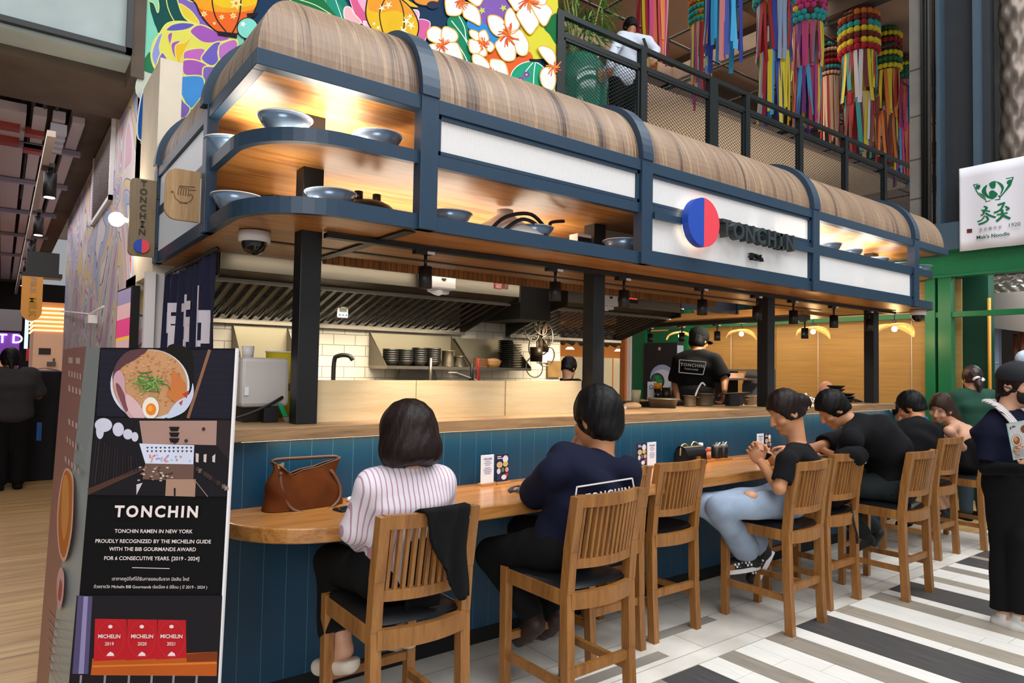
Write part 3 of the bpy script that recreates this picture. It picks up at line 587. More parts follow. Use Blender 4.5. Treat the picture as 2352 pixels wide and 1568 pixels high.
# track with cylinder lamps
t = thing('track_light', 'long corridor lighting track with a row of black cylinder lamps', 'track light', (.3, 12, 3.4))
q = MB(); q.box(.23, .29, 6.7, 24, 3.38, 3.43); q.build('track', mat('track_grey', '#c4b8ac', .4), t)
for k, y in enumerate((7.83, 10.33, 12.84, 15.3, 17.8)):
    q = MB(); q.cyl((.31, y, 3.10), .055, .23, 18); q.cyl((.31, y, 3.30), .018, .1, 8); q.box(.24, .34, y - .1, y + .1, 3.37, 3.41); h = q.build('cylinder_head', M['black'], t)
    q = MB(); q.cyl((.31, y, 3.094), .045, .007, 16); q.build('lens', M['glow'], h)
lamp('corridor_spot', 'AREA', (.0, 10, 3.7), 60, (1, .93, .95), 1.2, 8, (.0, 10, 0))
lamp('corridor_far', 'AREA', (-.2, 19, 3.7), 60, (1, .9, .95), 1.2, 8, (-.2, 19, 0))
# wall lamp by the blade sign
t = thing('wall_lamp', 'bright round globe lamp on the corridor wall beside the blade sign', 'lamp', (.70, 5.9, 2.62))
q = MB(); q.ball((.66, 5.9, 2.62), .055, 16); q.build('globe', M['glow'], t); q = MB(); q.cyl((.70, 5.9, 2.62), .03, .02, 12); q.bar((.7, 5.9, 2.62), (.79, 5.9, 2.62), .03); q.build('arm', M['white'], t)
lamp('globe_light', 'POINT', (.58, 5.8, 2.62), 14, (1, .86, .66), .06)
# far shops
t = thing('market_stall', 'peach coloured food stall with glowing horizontal slats, far along the corridor', 'stall', (.6, 14, 0))
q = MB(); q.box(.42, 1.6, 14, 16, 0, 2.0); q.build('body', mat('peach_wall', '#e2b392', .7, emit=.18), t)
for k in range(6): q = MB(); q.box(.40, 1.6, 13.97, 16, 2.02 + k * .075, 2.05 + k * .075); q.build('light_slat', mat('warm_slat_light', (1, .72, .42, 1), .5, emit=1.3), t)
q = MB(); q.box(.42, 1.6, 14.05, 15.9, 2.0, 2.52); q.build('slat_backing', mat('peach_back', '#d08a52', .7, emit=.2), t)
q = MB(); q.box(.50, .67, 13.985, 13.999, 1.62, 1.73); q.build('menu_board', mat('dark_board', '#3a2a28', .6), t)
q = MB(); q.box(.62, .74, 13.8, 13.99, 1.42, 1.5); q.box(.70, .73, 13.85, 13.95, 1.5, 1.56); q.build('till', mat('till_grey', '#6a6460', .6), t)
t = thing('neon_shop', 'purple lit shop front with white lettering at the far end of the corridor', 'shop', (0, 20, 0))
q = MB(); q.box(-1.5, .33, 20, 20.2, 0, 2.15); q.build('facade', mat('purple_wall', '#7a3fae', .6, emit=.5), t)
q = MB(); q.text('ET D', (.08, 19.99, 2.0), (1, 0, 0), (0, 0, 1), .30, (0, -.02, 0), bold=.01); q.build('lettering', mat('white_letters', (1, .95, 1, 1), .5, emit=2.2), t)
q = MB(); q.box(-1.5, .36, 19.9, 20.1, 2.2, 2.7); q.build('duct', mat('duct_grey', '#8f8d92', .5), t)
q = MB(); q.box(-1.4, .25, 19.8, 20, 1.35, 1.6); q.build('produce_display', mat('display_mix', '#c98a5a', .6, var=.5, scale=9, emit=.5), t)
for k, (x, z0, z1, c) in enumerate(((.36, 1.75, 2.35, (.25, .45, 1, 1)), (.50, 1.4, 2.2, (.3, .5, 1, 1)))):
    q = MB(); q.box(x, x + .06, 17, 17.1, z0, z1); tag(q.build('neon_tube', mat('blue_neon%d' % k, c, .4, emit=3)), ['blue light bar hanging in front of the purple shop', 'blue light bar on the corner of the peach stall'][k], 'light')
q = MB(); q.box(.40, .47, 17, 17.1, 1.5, 1.75); tag(q.build('fire_box', mat('fire_red', '#c8202a', .5)), 'small red box beside the blue light bars in the corridor', 'box')
# hanging oval yellow sign
t = thing('hanging_sign', 'orange yellow round bottomed sign hanging over the corridor', 'sign', (.29, 11, 2.65))
P = [(-.115, .0), (-.115, -.46)] + [(-.115 * math.cos(a), -.46 - .13 * math.sin(a)) for a in np.linspace(.1, math.pi - .1, 12)] + [(.115, -.46), (.115, 0)]
q = MB(); q.prism(P, (.293, 11, 2.64), (1, 0, 0), (0, 0, 1), (0, .04, 0)); q.build('board', mat('amber_board', '#d8923a', .5, emit=.12), t)
q = MB(); q.text('MILK', (.30, 10.995, 2.24), (0, 0, -1), (1, 0, 0), .12, (0, -.008, 0), bold=.006); q.text('MILK', (.30, 10.995, 2.53), (0, 0, -1), (1, 0, 0), .10, (0, -.008, 0), m=1)
MU_y = mat('olive_letters', '#b99a1e', .5); q.build('lettering', [MU_y, mat('grey_letters', '#b6a692', .5)], t)
q = MB(); q.box(.18, .62, 11, 11.3, 2.64, 2.7); q.box(.22, .58, 11.02, 11.3, 2.7, 2.98); q.build('bracket_box', M['black'], t)
# black draped cabinet
t = thing('cabinet', 'tall black cloth covered cabinet standing in the corridor', 'cabinet', (.38, 10.6, 0))
q = MB()
def drape(u, v):
    a = u * 2 * math.pi; x = .32 * (abs(math.cos(a)) ** .35) * (1 if math.cos(a) > 0 else -1); y = .35 * (abs(math.sin(a)) ** .35) * (1 if math.sin(a) > 0 else -1)
    k = 1 + .015 * math.sin(a * 14) * (1 - v); return (.34 + x * k, 10.85 + y * k, .01 + 1.37 * v)
q.grid(drape, 72, 6); q.box(.03, .65, 10.52, 11.18, 1.36, 1.385); q.build('cloth_cover', mat('black_cloth', '#121215', .9, bump=.2, scale=30), t)
q = MB(); q.box(.06, .62, 10.55, 11.15, 1.385, 1.40); q.tube([(.3, 10.6, 1.40), (.45, 10.6, 1.43), (.6, 10.6, 1.40)], .006, 6); q.build('lid', mat('cab_lid', '#6b6570', .5), t)
# tilted wall screen and camera pipework
t = thing('wall_screen', 'tilted advertising screen with a pink picture beside the noren entrance', 'screen', (.72, 5.9, 1.9))
q = MB(); a = [onx(270, 668, .70), onx(305, 655, .76), onx(313, 800, .76), onx(279, 800, .70)]; a = [np.array(p) for p in a]
u = a[1] - a[0]; q.prism([(0, 0), (1, 0), (1, 1), (0, 1)], a[0] - np.array([0, 0, .62]), u, (0, 0, .62), (.05, .0, 0)); q.build('casing', M['matblack'], t)
q = MB()
for k, (z0, z1, c) in enumerate(((.02, .16, 0), (.16, .24, 1), (.24, .36, 2), (.36, .40, 3), (.40, .62, 4), (.62, .80, 2), (.80, .98, 0))):
    b0 = a[0] - np.array([.004, 0, .62]); q.face([b0 + u * s_ + np.array([0, 0, .62 * z]) for s_, z in ((.06, z0), (.94, z0), (.94, z1), (.06, z1))], c)
q.build('picture', [mat('scr%d' % k, c, .4, emit=.55) for k, c in enumerate(('#8a7f9e', '#6e86b4', '#c9a0a2', '#d8b040', '#d0457c'))], t)
t = thing('security_camera', 'white box camera on a pipe arm across the corridor mural', 'camera', (.62, 6.9, 1.98))
pa = [onx(140, 714, .74), onx(206, 722, .70), onx(238, 704, .74)]
q = MB(); q.tube(pa, .012, 8); q.tube([onx(206, 722, .70), onx(206, 742, .70)], .012, 8); q.build('pipe_arm', M['white'], t)
c_ = onx(207, 735, .70); q = MB(); q.box(c_[0] - .04, c_[0] + .04, c_[1] - .25, c_[1] + .1, c_[2] - .04, c_[2] + .04); q.build('housing', M['white'], t)

# ================================================================== upper gallery
w = MB(); w.box(4.93, 15, YW + .02, 6.9, 4.34, 4.5); struct(w.build('gallery_slab', M['concdark']))
w = MB(); w.box(-9, 60, 6.2, 60, 10.4, 10.7); struct(w.build('ceiling_upper', mat('brown_ceiling', '#8a7464', .9, var=.2, scale=.5)))
w = MB(); w.box(4.95, 60, 34, 34.3, 3.5, 10.4); struct(w.build('wall_far', mat('far_wall_brown', '#6b5750', .9, var=.25, scale=.6)))
w = MB()
for y in (8.5, 12.5, 17, 22, 28): w.box(-9, 60, y, y + .5, 9.8, 10.4)
for x in (9, 15, 21, 28): w.box(x, x + .4, 6.2, 34, 9.8, 10.4)
struct(w.build('trim_4', M['concdark']))
w = MB(); w.box(11.3, 22, 9.2, 11.6, 7.3, 7.4, 0); w.box(11.3, 22, 11.6, 11.8, 7.3, 8.9, 1); w.box(15.5, 46, 20, 21, 6.6, 8.2, 1); w.box(8, 15, 14, 15, 7.4, 9, 1)
struct(w.build('bulkhead', [mat('cream_ceiling', '#c2ac92', .8, emit=.04), mat('grey_bulk', '#7d6f66', .9)]))
t = thing('ceiling_conduit', 'grid of thin black conduits and hanger rods under the gallery ceiling', 'conduit', (18, 15, 7.6))
for k in range(12): q = MB(); q.tube([(8 + 2.1 * k, 7, 9.3), (8 + 2.1 * k, 30, 9.3)], .03, 5); q.build('pipe', M['black'], t)
for k in range(8): q = MB(); q.tube([(6, 8 + 2.4 * k, 9.36), (36, 8 + 2.4 * k, 9.36)], .03, 5); q.build('pipe', M['black'], t)
lamp('gallery_light', 'AREA', (12, 11, 10.2), 800, (1, .85, .7), 8, 6, (12, 11, 0))
lamp('gallery_uplight', 'AREA', (15, 10.4, 5.3), 90, (1, .9, .78), 7, 2, (15, 10.4, 8))  # unseen lamp added to brighten the cream bulkhead from below
lamp('gallery_far_light', 'AREA', (22, 20, 6.2), 1300, (1, .86, .74), 14, 10, (22, 20, 8))  # unseen lamp aimed up to lighten the gallery ceiling
# railing
rl = thing('gallery_railing', 'black steel gallery railing with diamond wire mesh panels', 'railing', (9.5, YW, 4.5))
q = MB(); q.box(4.93, 14.3, YW - .03, YW + .03, 5.60, 5.66); q.build('top_rail', M['railm'], rl)
q = MB(); q.box(4.93, 14.3, YW - .025, YW + .025, 5.36, 5.42); q.build('middle_rail', M['railm'], rl)
xs = [4.97, 6.37, 7.85, 8.62, 10.08, 11.53, 12.98, 14.25]
for k, x in enumerate(xs):
    q = MB(); b = .05 if k not in (2,) else .13; q.box(x - b, x + .05, YW - .04, YW + .04, 4.3, 5.62); q.build('post', M['railm'], rl)
for a, b in zip(xs[:-1], xs[1:]):
    q = MB(); x0, x1, z0, z1 = a + .09, b - .09, 4.40, 5.33
    for s in ((x0, x1, z0 - .04, z0), (x0, x1, z1, z1 + .03), (x0 - .03, x0, z0, z1), (x1, x1 + .03, z0, z1)): q.box(s[0], s[1], YW - .02, YW + .02, s[2], s[3])
    n = int((x1 - x0 + (z1 - z0) * 1.6) / .075)
    for sg in (1, -1):
        for i in range(n):
            c0 = x0 - (z1 - z0) * 1.6 + i * .075 + .03; p0 = [c0, z0]; p1 = [c0 + (z1 - z0) * 1.6, z1]
            lo = max(0, (x0 - p0[0]) / (p1[0] - p0[0])); hi = min(1, (x1 - p0[0]) / (p1[0] - p0[0]))
            if hi <= lo: continue
            f_ = lambda t: (p0[0] + t * (p1[0] - p0[0]), p0[1] + t * (p1[1] - p0[1]))
            (xa, za), (xb, zb) = f_(lo), f_(hi)
            if sg < 0: za, zb = z0 + z1 - za, z0 + z1 - zb
            q.bar((xa, YW, za), (xb, YW, zb), .005, .005, (0, 1, 0))
    q.build('mesh_panel', M['railm'], rl)
# ================================================================== right hand shop and columns
w = MB(); w.box(9.1, 9.4, 3.61, 3.75, 3.0, 10.5, 0)
for z in (3.35, 3.75, 4.25, 4.8, 5.4): w.box(9.095, 9.1, 3.61, 3.76, z, z + .015, 1)
struct(w.build('pillar_concrete', [mat('block_column', '#7d7872', .9, var=.15, scale=3), M['concdark']]))
w = MB(); w.box(8.75, 8.95, 3.27, 3.31, 3.0, 8.5, 0); w.box(8.75, 8.95, 2.86, 2.93, 3.0, 8.5, 0); w.box(8.9, 8.93, 2.93, 3.27, 3.0, 8.5, 1)
w.box(8.82, 8.95, 2.78, 2.86, 3.0, 8.5, 1); w.box(8.72, 8.9, 3.0, 3.9, 3.0, 3.32, 0); w.box(8.74, 8.88, 3.0, 3.9, 3.08, 3.25, 1)
struct(w.build('column_steel', [M['colblue'], M['coldark']]))
t = thing('riser_pipes', 'dark vertical riser pipes between the concrete and steel columns', 'pipe', (9.2, 3.5, 3.4))
for k, y in enumerate((3.58, 3.54, 3.5, 3.45)): q = MB(); q.tube([(9.05, y, 3.4), (9.05, y, 8.5)], .018 if k != 2 else .012, 8); q.build('pipe', M['black'] if k != 2 else mat('pipe_grey', '#6f6a66', .5), t)
w = MB(); w.box(9.3, 9.4, 2.3, 3.45, 2.98, 8.5, 0); struct(w.build('wall_shop_upper', M['concdark'])); w = MB(); w.box(9.24, 9.29, 2.76, 2.90, 2.98, 8.5); struct(w.build('trim_6', mat('pillar_grey', '#77776f', .8, var=.1)))
w = MB(); w.box(8.17, 8.23, 3.4, 7.2, 2.68, 2.74); w.box(8.17, 8.8, 5.0, 5.06, 2.70, 2.74); struct(w.build('beam_pendant', M['dkgreen']))
t = thing('foil_duct', 'foil wrapped vertical duct hanging above the white banner', 'duct', (9.0, 2.55, 3.5))
q = MB()
def foil(u, v):
    a = u * 2 * math.pi; z = 3.5 + v * 4.5; r = .14 + .02 * math.sin(z * 4.2) ** 8 + .014 * math.sin(5 * a + 7 * z) * math.sin(11 * z + 3 * a) + .01 * math.sin(17 * z - 5 * a)
    return (9.0 + r * math.cos(a), 2.585 + r * math.sin(a), z)
q.grid(foil, 40, 160); q.build('wrapping', mat('foil_brown', '#6b5f57', .4, .5, var=.2, scale=8, bump=.5), t)
w = MB(); w.box(9.25, 9.29, 1.2, 2.42, 3.3, 8.5); struct(w.build('wall_bright', mat('white_bright', '#dfe6e8', .7)))
# green frame of the noodle shop
gf = thing('green_frame', 'green painted steel shop frame with posts, lintel and rail', 'frame', (8.8, 4, 0))
q = MB(); q.box(8.8, 8.86, -1, 8.3, 2.70, 3.0, 0); q.box(8.74, 8.9, -1, 8.3, 2.69, 2.715, 0); q.box(8.74, 8.9, -1, 8.3, 2.985, 3.005, 0); q.build('lintel', M['green'], gf)
q = MB(); q.box(8.78, 8.86, -1, 8.3, 2.225, 2.285); q.build('rail', M['green'], gf)
for y0, y1 in ((3.34, 3.45), (3.17, 3.31), (7.82, 8.12), (6.93, 7.02)):
    q = MB(); q.box(8.76, 8.88, y0, y1, 0, 2.7); q.build('post', M['green'], gf, bevel=.004)
q = MB(); q.box(8.8, 8.86, 7.0, 7.9, 2.0, 2.2); q.build('lower_lintel', M['green'], gf)
w = MB(); w.box(9.7, 9.9, 3.1, 3.4, 0, 3.0); struct(w.build('post_dark_green', M['dkgreen']))
# bamboo blinds
def blind_mat():
    m = bpy.data.materials.new('bamboo_blind'); m.use_nodes = True; nt = m.node_tree; N = nt.nodes.new; L = nt.links.new
    b = nt.nodes['Principled BSDF']; b.inputs['Roughness'].default_value = .45
    tc = N('ShaderNodeTexCoord'); wv = N('ShaderNodeTexWave'); wv.bands_direction = 'Z'; wv.inputs['Scale'].default_value = 38; wv.inputs['Distortion'].default_value = 1.5; wv.inputs['Detail'].default_value = 2
    mp = N('ShaderNodeMapping'); mp.inputs['Scale'].default_value = (1, .8, 18); nz = N('ShaderNodeTexNoise'); nz.inputs['Scale'].default_value = 2; nz.inputs['Detail'].default_value = 4
    rp = N('ShaderNodeValToRGB'); rp.color_ramp.elements[0].color = hexc('#94703a'); rp.color_ramp.elements[0].position = .3; rp.color_ramp.elements[1].color = hexc('#bd9658'); rp.color_ramp.elements[1].position = .7
    mx = N('ShaderNodeMix'); mx.data_type = 'FLOAT'; mx.inputs[0].default_value = .45
    L(tc.outputs['Object'], wv.inputs[0]); L(tc.outputs['Object'], mp.inputs[0]); L(mp.outputs[0], nz.inputs[0]); L(nz.outputs[0], mx.inputs[2]); L(wv.outputs[1], mx.inputs[3]); L(mx.outputs[0], rp.inputs[0]); L(rp.outputs[0], b.inputs['Base Color'])
    return m
bm_ = blind_mat()
bl = ['bamboo blind behind the chef and the grill', 'bamboo blind behind the third black post', 'wide bamboo blind beside the first green post']
for k, (a, b) in enumerate(((5.5, 6.95), (4.2, 5.49), (3.12, 4.19))):
    t = thing('bamboo_blind', bl[k], 'blind', (8.95, (a + b) / 2, .5), 'bamboo blinds of the noodle shop')
    q = MB(); q.box(8.93, 8.945, a, b, .5, 2.68); q.build('slats', bm_, t)
    q = MB(); q.tube([(8.9, (a + b) / 2, 2.6), (8.9, (a + b) / 2, 1.0)], .004, 5); q.build('cord', M['wht'], t)
lamp('blind_wash', 'AREA', (7.9, 5.0, 2.4), 20, (1, .8, .52), 3.4, .3, (8.9, 5.0, 1.4))
w = MB(); w.box(11.6, 11.8, 1, 9, 0, 3.2); struct(w.build('wall_shop_back', mat('shop_dark', '#383432', .8)))
w = MB(); w.box(10.5, 10.6, 3.24, 3.52, 0, 2.2, 0); w.box(10.49, 10.5, 3.24, 3.52, 1.72, 1.73, 1); w.box(10.49, 10.5, 3.24, 3.52, 1.32, 1.33, 1); struct(w.build('wall_tiled', [mat('blue_grey_tile', '#9aa9c4', .3), M['wht']]))
t = thing('gas_pipe', 'thin yellow pipe running up beside the blue grey tiles', 'pipe', (9.6, 3.05, 1)); q = MB(); q.tube([(9.6, 3.06, 0), (9.6, 3.06, 2.5)], .02, 8); q.build('pipe', mat('pipe_yellow', '#c98a1a', .5), t)
t = thing('extractor_hood', 'stainless extractor hood inside the noodle shop', 'hood', (10.2, 2.7, 2.2))
q = MB(); q.prism([(0, .06), (0, .5), (.9, .5), (.9, .0), (.45, -.02)], (10.2, 3.28, 2.12), (0, -1, 0), (0, 0, 1), (.8, 0, 0)); q.build('shell', mat('hood_steel', '#a99f97', .4, .7), t)
t = thing('insulated_duct', 'crumpled silver foil duct above the noodle shop kitchen', 'duct', (10.4, 3.1, 2.55))
q = MB()
def foil2(u, v):
    a = u * 2 * math.pi; y = 3.65 - v * 1.4; r = .16 + .02 * math.sin(7 * a + 30 * y) * math.sin(23 * y) + .014 * math.sin(13 * a - 17 * y)
    return (10.6 + r * math.cos(a), y, 2.72 + r * math.sin(a))
q.grid(foil2, 40, 60); q.build('wrapping', mat('foil_silver', '#b5b0a4', .25, .85, bump=.4, scale=14), t)
q = MB(); q.tube([(10.4, 2.95, 2.15), (10.4, 2.95, 1.3), (10.4, 2.75, 1.3)], .025, 8); q.tube([(10.5, 3.05, 2.1), (10.5, 3.05, 1.2)], .03, 8); q.tube([(10.45, 3.1, 1.6), (10.45, 2.7, 1.6)], .03, 8); tag(q.build('rusty_pipes', mat('rust_pipe', '#7a3a1e', .6, var=.3)), 'rust brown pipework on the noodle shop wall above the hairnet', 'pipe')
lamp('noodle_kitchen', 'AREA', (9.6, 2.4, 2.9), 25, (.9, .97, 1), 1.2, 1, (10.2, 2.6, 0))
# dark poster with a bowl picture behind the chef
t = thing('shop_poster', 'dark poster with a white bowl of food on the green frame', 'poster', (8.7, 7.45, 1.1))
q = MB(); q.box(8.70, 8.73, 7.12, 7.80, .6, 2.0); q.build('board', mat('poster_dark', '#17161a', .5), t)
pm = Mural(lambda p, off: (8.699 - off, p[0], p[1]), .0006)
pm.ell((7.40, 1.42), .26, .22, '#8f9cc4'); pm.ell((7.40, 1.40), .22, .16, '#b9c4dc'); pm.ell((7.50, 1.36), .15, .14, '#20303a'); pm.ell((7.5, 1.37), .12, .11, '#39624a'); pm.fill([(7.5, 1.34), (7.44, 1.44), (7.56, 1.46)], '#2f8a52', False); pm.fill([(7.44, 1.28), (7.38, 1.38), (7.5, 1.4)], '#2f8a52', False); pm.ell((7.46, 1.9), .03, .03, '#9a9aa2')
pm.mb.build('picture', pm.mats, t)
# ramen shop across the hall
t = thing('noren_shop', 'lit shop with tiled eaves and cream noren curtains across the hall', 'shop', (11, 11, 0))
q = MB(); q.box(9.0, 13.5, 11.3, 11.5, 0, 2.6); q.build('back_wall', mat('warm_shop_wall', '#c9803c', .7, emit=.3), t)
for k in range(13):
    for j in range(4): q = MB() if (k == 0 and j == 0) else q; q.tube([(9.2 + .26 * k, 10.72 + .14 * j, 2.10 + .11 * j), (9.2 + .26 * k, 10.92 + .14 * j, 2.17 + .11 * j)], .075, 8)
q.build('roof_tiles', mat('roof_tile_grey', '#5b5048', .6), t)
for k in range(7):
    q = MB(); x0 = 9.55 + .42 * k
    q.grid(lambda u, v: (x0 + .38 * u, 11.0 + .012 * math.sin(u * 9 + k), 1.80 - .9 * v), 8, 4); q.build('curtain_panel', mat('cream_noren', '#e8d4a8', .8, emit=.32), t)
for cx in (9.86, 10.55, 11.62):
    pm = Mural(lambda p, off: (p[0], 10.97 - off, p[1]), .0008)
    pm.ell((cx, 1.42), .13, .13, '#3a2420'); pm.ell((cx, 1.42), .12, .12, '#e8d4a8')
    for a in range(4): t_ = math.pi / 4 + a * math.pi / 2; c = (cx + .065 * math.cos(t_), 1.42 + .065 * math.sin(t_)); pm.ell(c, .042, .042, '#5a2a22'); pm.ell(c, .028, .028, '#e8d4a8')
    pm.mb.build('emblem', pm.mats, t)
for x in (9.8, 11.3): q = MB(); q.cyl((x, 10.9, 1.96), .1, .05, 16, 0, .05); q.build('shade_lamp', mat('noren_lamp', (1, .85, .6, 1), .5, emit=4), t)
w = MB(); w.box(8.75, 8.85, 8.15, 8.24, 0, 2.4, 0); w.box(8.7, 8.9, 8.24, 8.36, 0, 2.4, 1); struct(w.build('trim_5', [M['wht'], mat('orange_wood', '#b46a30', .5)]))
w = MB(); w.box(4.5, 14, 14, 14.2, 0, 4.3); struct(w.build('wall_hall_far', mat('hall_far', '#6a4630', .8, emit=.05)))
w = MB(); w.box(4.5, 8.7, 8.9, 9.1, 0, 1.1, 0); struct(w.build('partition', mat('dark_partition', '#2c211b', .7)))
# ================================================================== bowls
def make_bowl(name, mats, r, h, label, group):
    t = thing(name, label, 'bowl', (0, 0, 0), group)
    q = MB(); q.lathe([(.0, .004), (r * .38, .004), (r * .38, .0), (r * .42, .0), (r * .46, .010), (r * .76, h * .56), (r, h), (r - .004, h), (r * .74, h * .60), (r * .42, .018), (0, .016)], n=36, m=0); q.build('shell', mats[0], t, rel=True)
    q = MB(); q.tube([(r * math.cos(a), r * math.sin(a), h) for a in np.linspace(0, 2 * math.pi, 36, endpoint=False)], .0028, 6, closed=True); q.build('rim', mats[1], t, rel=True)
    return t
BW = [M['bowl'], M['bowlw']]
b0 = None
def rim_at(px, py, z, h=.108): q = onz(px, py, z + h); return (q[0], q[1], z)
for k, (px, py, z, lab) in enumerate((
    (655, 272, 2.563, 'blue grey bowl on the upper corner shelf, left of its black post'), (868, 313, 2.563, 'blue grey bowl on the upper corner shelf, right of its black post'), (528, 326, 2.563, 'blue grey bowl half hidden at the left end of the upper corner shelf'),
    (545, 452, 2.262, 'bowl on the lower corner shelf over the rounded left corner'), (760, 444, 2.262, 'bowl in front of the black post on the lower corner shelf'), (1033, 491, 2.262, 'bowl on the lower shelf just right of the first upright'),
    (1225, 524, 2.262, 'bowl on the lower shelf beside the white cabled duct cap'), (1428, 554, 2.262, 'bowl on the lower shelf left of the lit round sign'),
    (1900, 562, 2.563, 'first bowl on the upper shelf after the lettered sign'), (1949, 576, 2.563, 'second bowl on the upper shelf after the lettered sign'), (2011, 594, 2.563, 'third bowl on the upper shelf, in front of the post'), (2068, 606, 2.563, 'fourth bowl on the upper shelf, before the last upright'), (2110, 612, 2.563, 'bowl at the far rounded end of the upper shelf'))):
    p_ = rim_at(px, py, z)
    if b0 is None: b0 = make_bowl('bowl', BW, .122, .108, lab, 'display bowls on the canopy shelves'); b0.location = p_
    else: dup(b0, p_, label=lab)
wb = make_bowl('white_bowl', [M['white'], M['wht']], .10, .075, 'white bowl at the far end of the lower shelf, under another', 'white bowls at the end of the lower shelf'); wb.location = (7.2, 2.98, 2.262)
dup(wb, (7.2, 2.98, 2.30), label='white bowl stacked on top at the far end of the lower shelf'); dup(wb, (7.04, 3.06, 2.262), label='small white bowl behind the last upright on the lower shelf')
t = thing('duct_dome', 'white domed duct cap with black cable behind the lower shelf bowls', 'duct cap', (2.3, 3.4, 2.262))
q = MB(); q.lathe([(.26, 0), (.26, .05), (.22, .09), (.12, .14), (.05, .19), (.05, .22), (0, .22)], (2.36, 3.22, 2.262), 28); q.build('dome', M['white'], t)
q = MB(); q.tube(smooth([(2.08, 3.0, 2.27), (2.2, 3.0, 2.38), (2.4, 3.02, 2.43), (2.56, 3.05, 2.36), (2.6, 3.08, 2.42), (2.72, 3.1, 2.45)], False), .011, 8); q.tube(smooth([(2.14, 2.98, 2.27), (2.3, 2.98, 2.38), (2.45, 3.0, 2.36), (2.5, 3.0, 2.3)], False), .011, 8); q.build('cable', M['black'], t)
t = thing('motor_housing', 'dark finned motor housing on the lower shelf behind the corner bowls', 'motor', (1.45, 3.35, 2.262))
q = MB(); q.lathe([(.17, 0), (.17, .05), (.12, .10), (.08, .12), (0, .12)], (1.47, 3.2, 2.262), 20); q.build('body', M['black'], t)
for dx in (-.05, .05): q = MB(); q.cyl((1.47 + dx, 3.2, 2.38), .022, .05, 10); q.build('terminal', M['black'], t)
t = thing('label_box', 'white box with black and yellow stripe on the shelf by the last open bay', 'box', (3.0, 3.25, 2.262)); q = MB(); q.box(2.93, 3.05, 3.2, 3.28, 2.262, 2.42); q.build('carton', M['white'], t); q = MB(); q.box(2.93, 3.05, 3.198, 3.2, 2.36, 2.40, 0); q.box(2.93, 3.02, 3.198, 3.2, 2.335, 2.36, 1); q.build('stripe', [M['black'], mat('ochre', '#c98a2a', .5)], t)

# ================================================================== spotlights on the track
t = thing('lighting_track', 'black lighting track running along the post heads under the canopy', 'track', (4, 3.17, 2.17)); q = MB(); q.box(1.24, 7.3, 3.145, 3.195, 2.165, 2.19); q.build('rail', M['black'], t)
t = thing('side_lighting_track', 'black lighting track under the side soffit beyond the chef', 'track', (6.98, 5.2, 2.17)); q = MB(); q.box(6.955, 7.005, 3.9, 7.5, 2.12, 2.17); q.build('rail', M['black'], t)
def make_spot(label):
    t = thing('spotlight', label, 'spotlight', (0, 0, 0), 'black spotlights on the front track')
    q = MB(); q.box(-.07, .03, -.02, .02, -.022, 0); q.build('adapter', M['black'], t, rel=True)
    q = MB(); q.box(.0, .045, -.021, -.019, -.02, -.004); q.build('adapter_label', M['wht'], t, rel=True)
    q = MB(); q.cyl((.0, 0, -.09), .009, .07, 8); q.build('stem', M['black'], t, rel=True)
    q = MB(); q.lathe([(0, -.09), (.034, -.09), (.036, -.085), (.038, -.20), (.033, -.20), (.031, -.15), (0, -.15)], n=20); h = q.build('head', M['black'], t, rel=True)
    q = MB(); q.cyl((0, 0, -.17), .03, .004, 14); q.build('lens', M['led'], h, rel=True)
    return t
s0 = None
for k, (x, lab) in enumerate(((1.80, 'spotlight in front of the first paper dispenser'), (2.72, 'spotlight hanging at the gap between the two hoods'), (3.33, 'spotlight just right of the second black post'), (4.17, 'spotlight in front of the glossy black panels'), (4.88, 'spotlight touching the left side of the third black post'), (5.42, 'first spotlight right of the third black post'), (6.1, 'spotlight midway between the third and fourth black posts'), (6.78, 'spotlight next to the left side of the fourth black post'))):
    if s0 is None: s0 = make_spot(lab); s0.location = (x, 3.17, 2.166); o = s0
    else: o = dup(s0, (x, 3.17, 2.166), label=lab)
    if k in (0, 1, 2, 3, 5, 6): lamp('spot_beam', 'SPOT', (x, 3.17, 1.95), 42, (1, .86, .68), .03, None, (x, 3.22, 1.2), 80, .8)
for k, (y, lab) in enumerate(((6.8, 'far spotlight over the roof tiles of the shop across'), (6.15, 'far spotlight against the green frame'), (5.62, 'far spotlight touching the first wicker lamp'), (5.08, 'far spotlight between the first and second wicker lamps'), (3.95, 'far spotlight under the side soffit next to the third wicker lamp'))):
    dup(s0, (6.98, y, 2.12), label=lab, group='black spotlights on the side track')

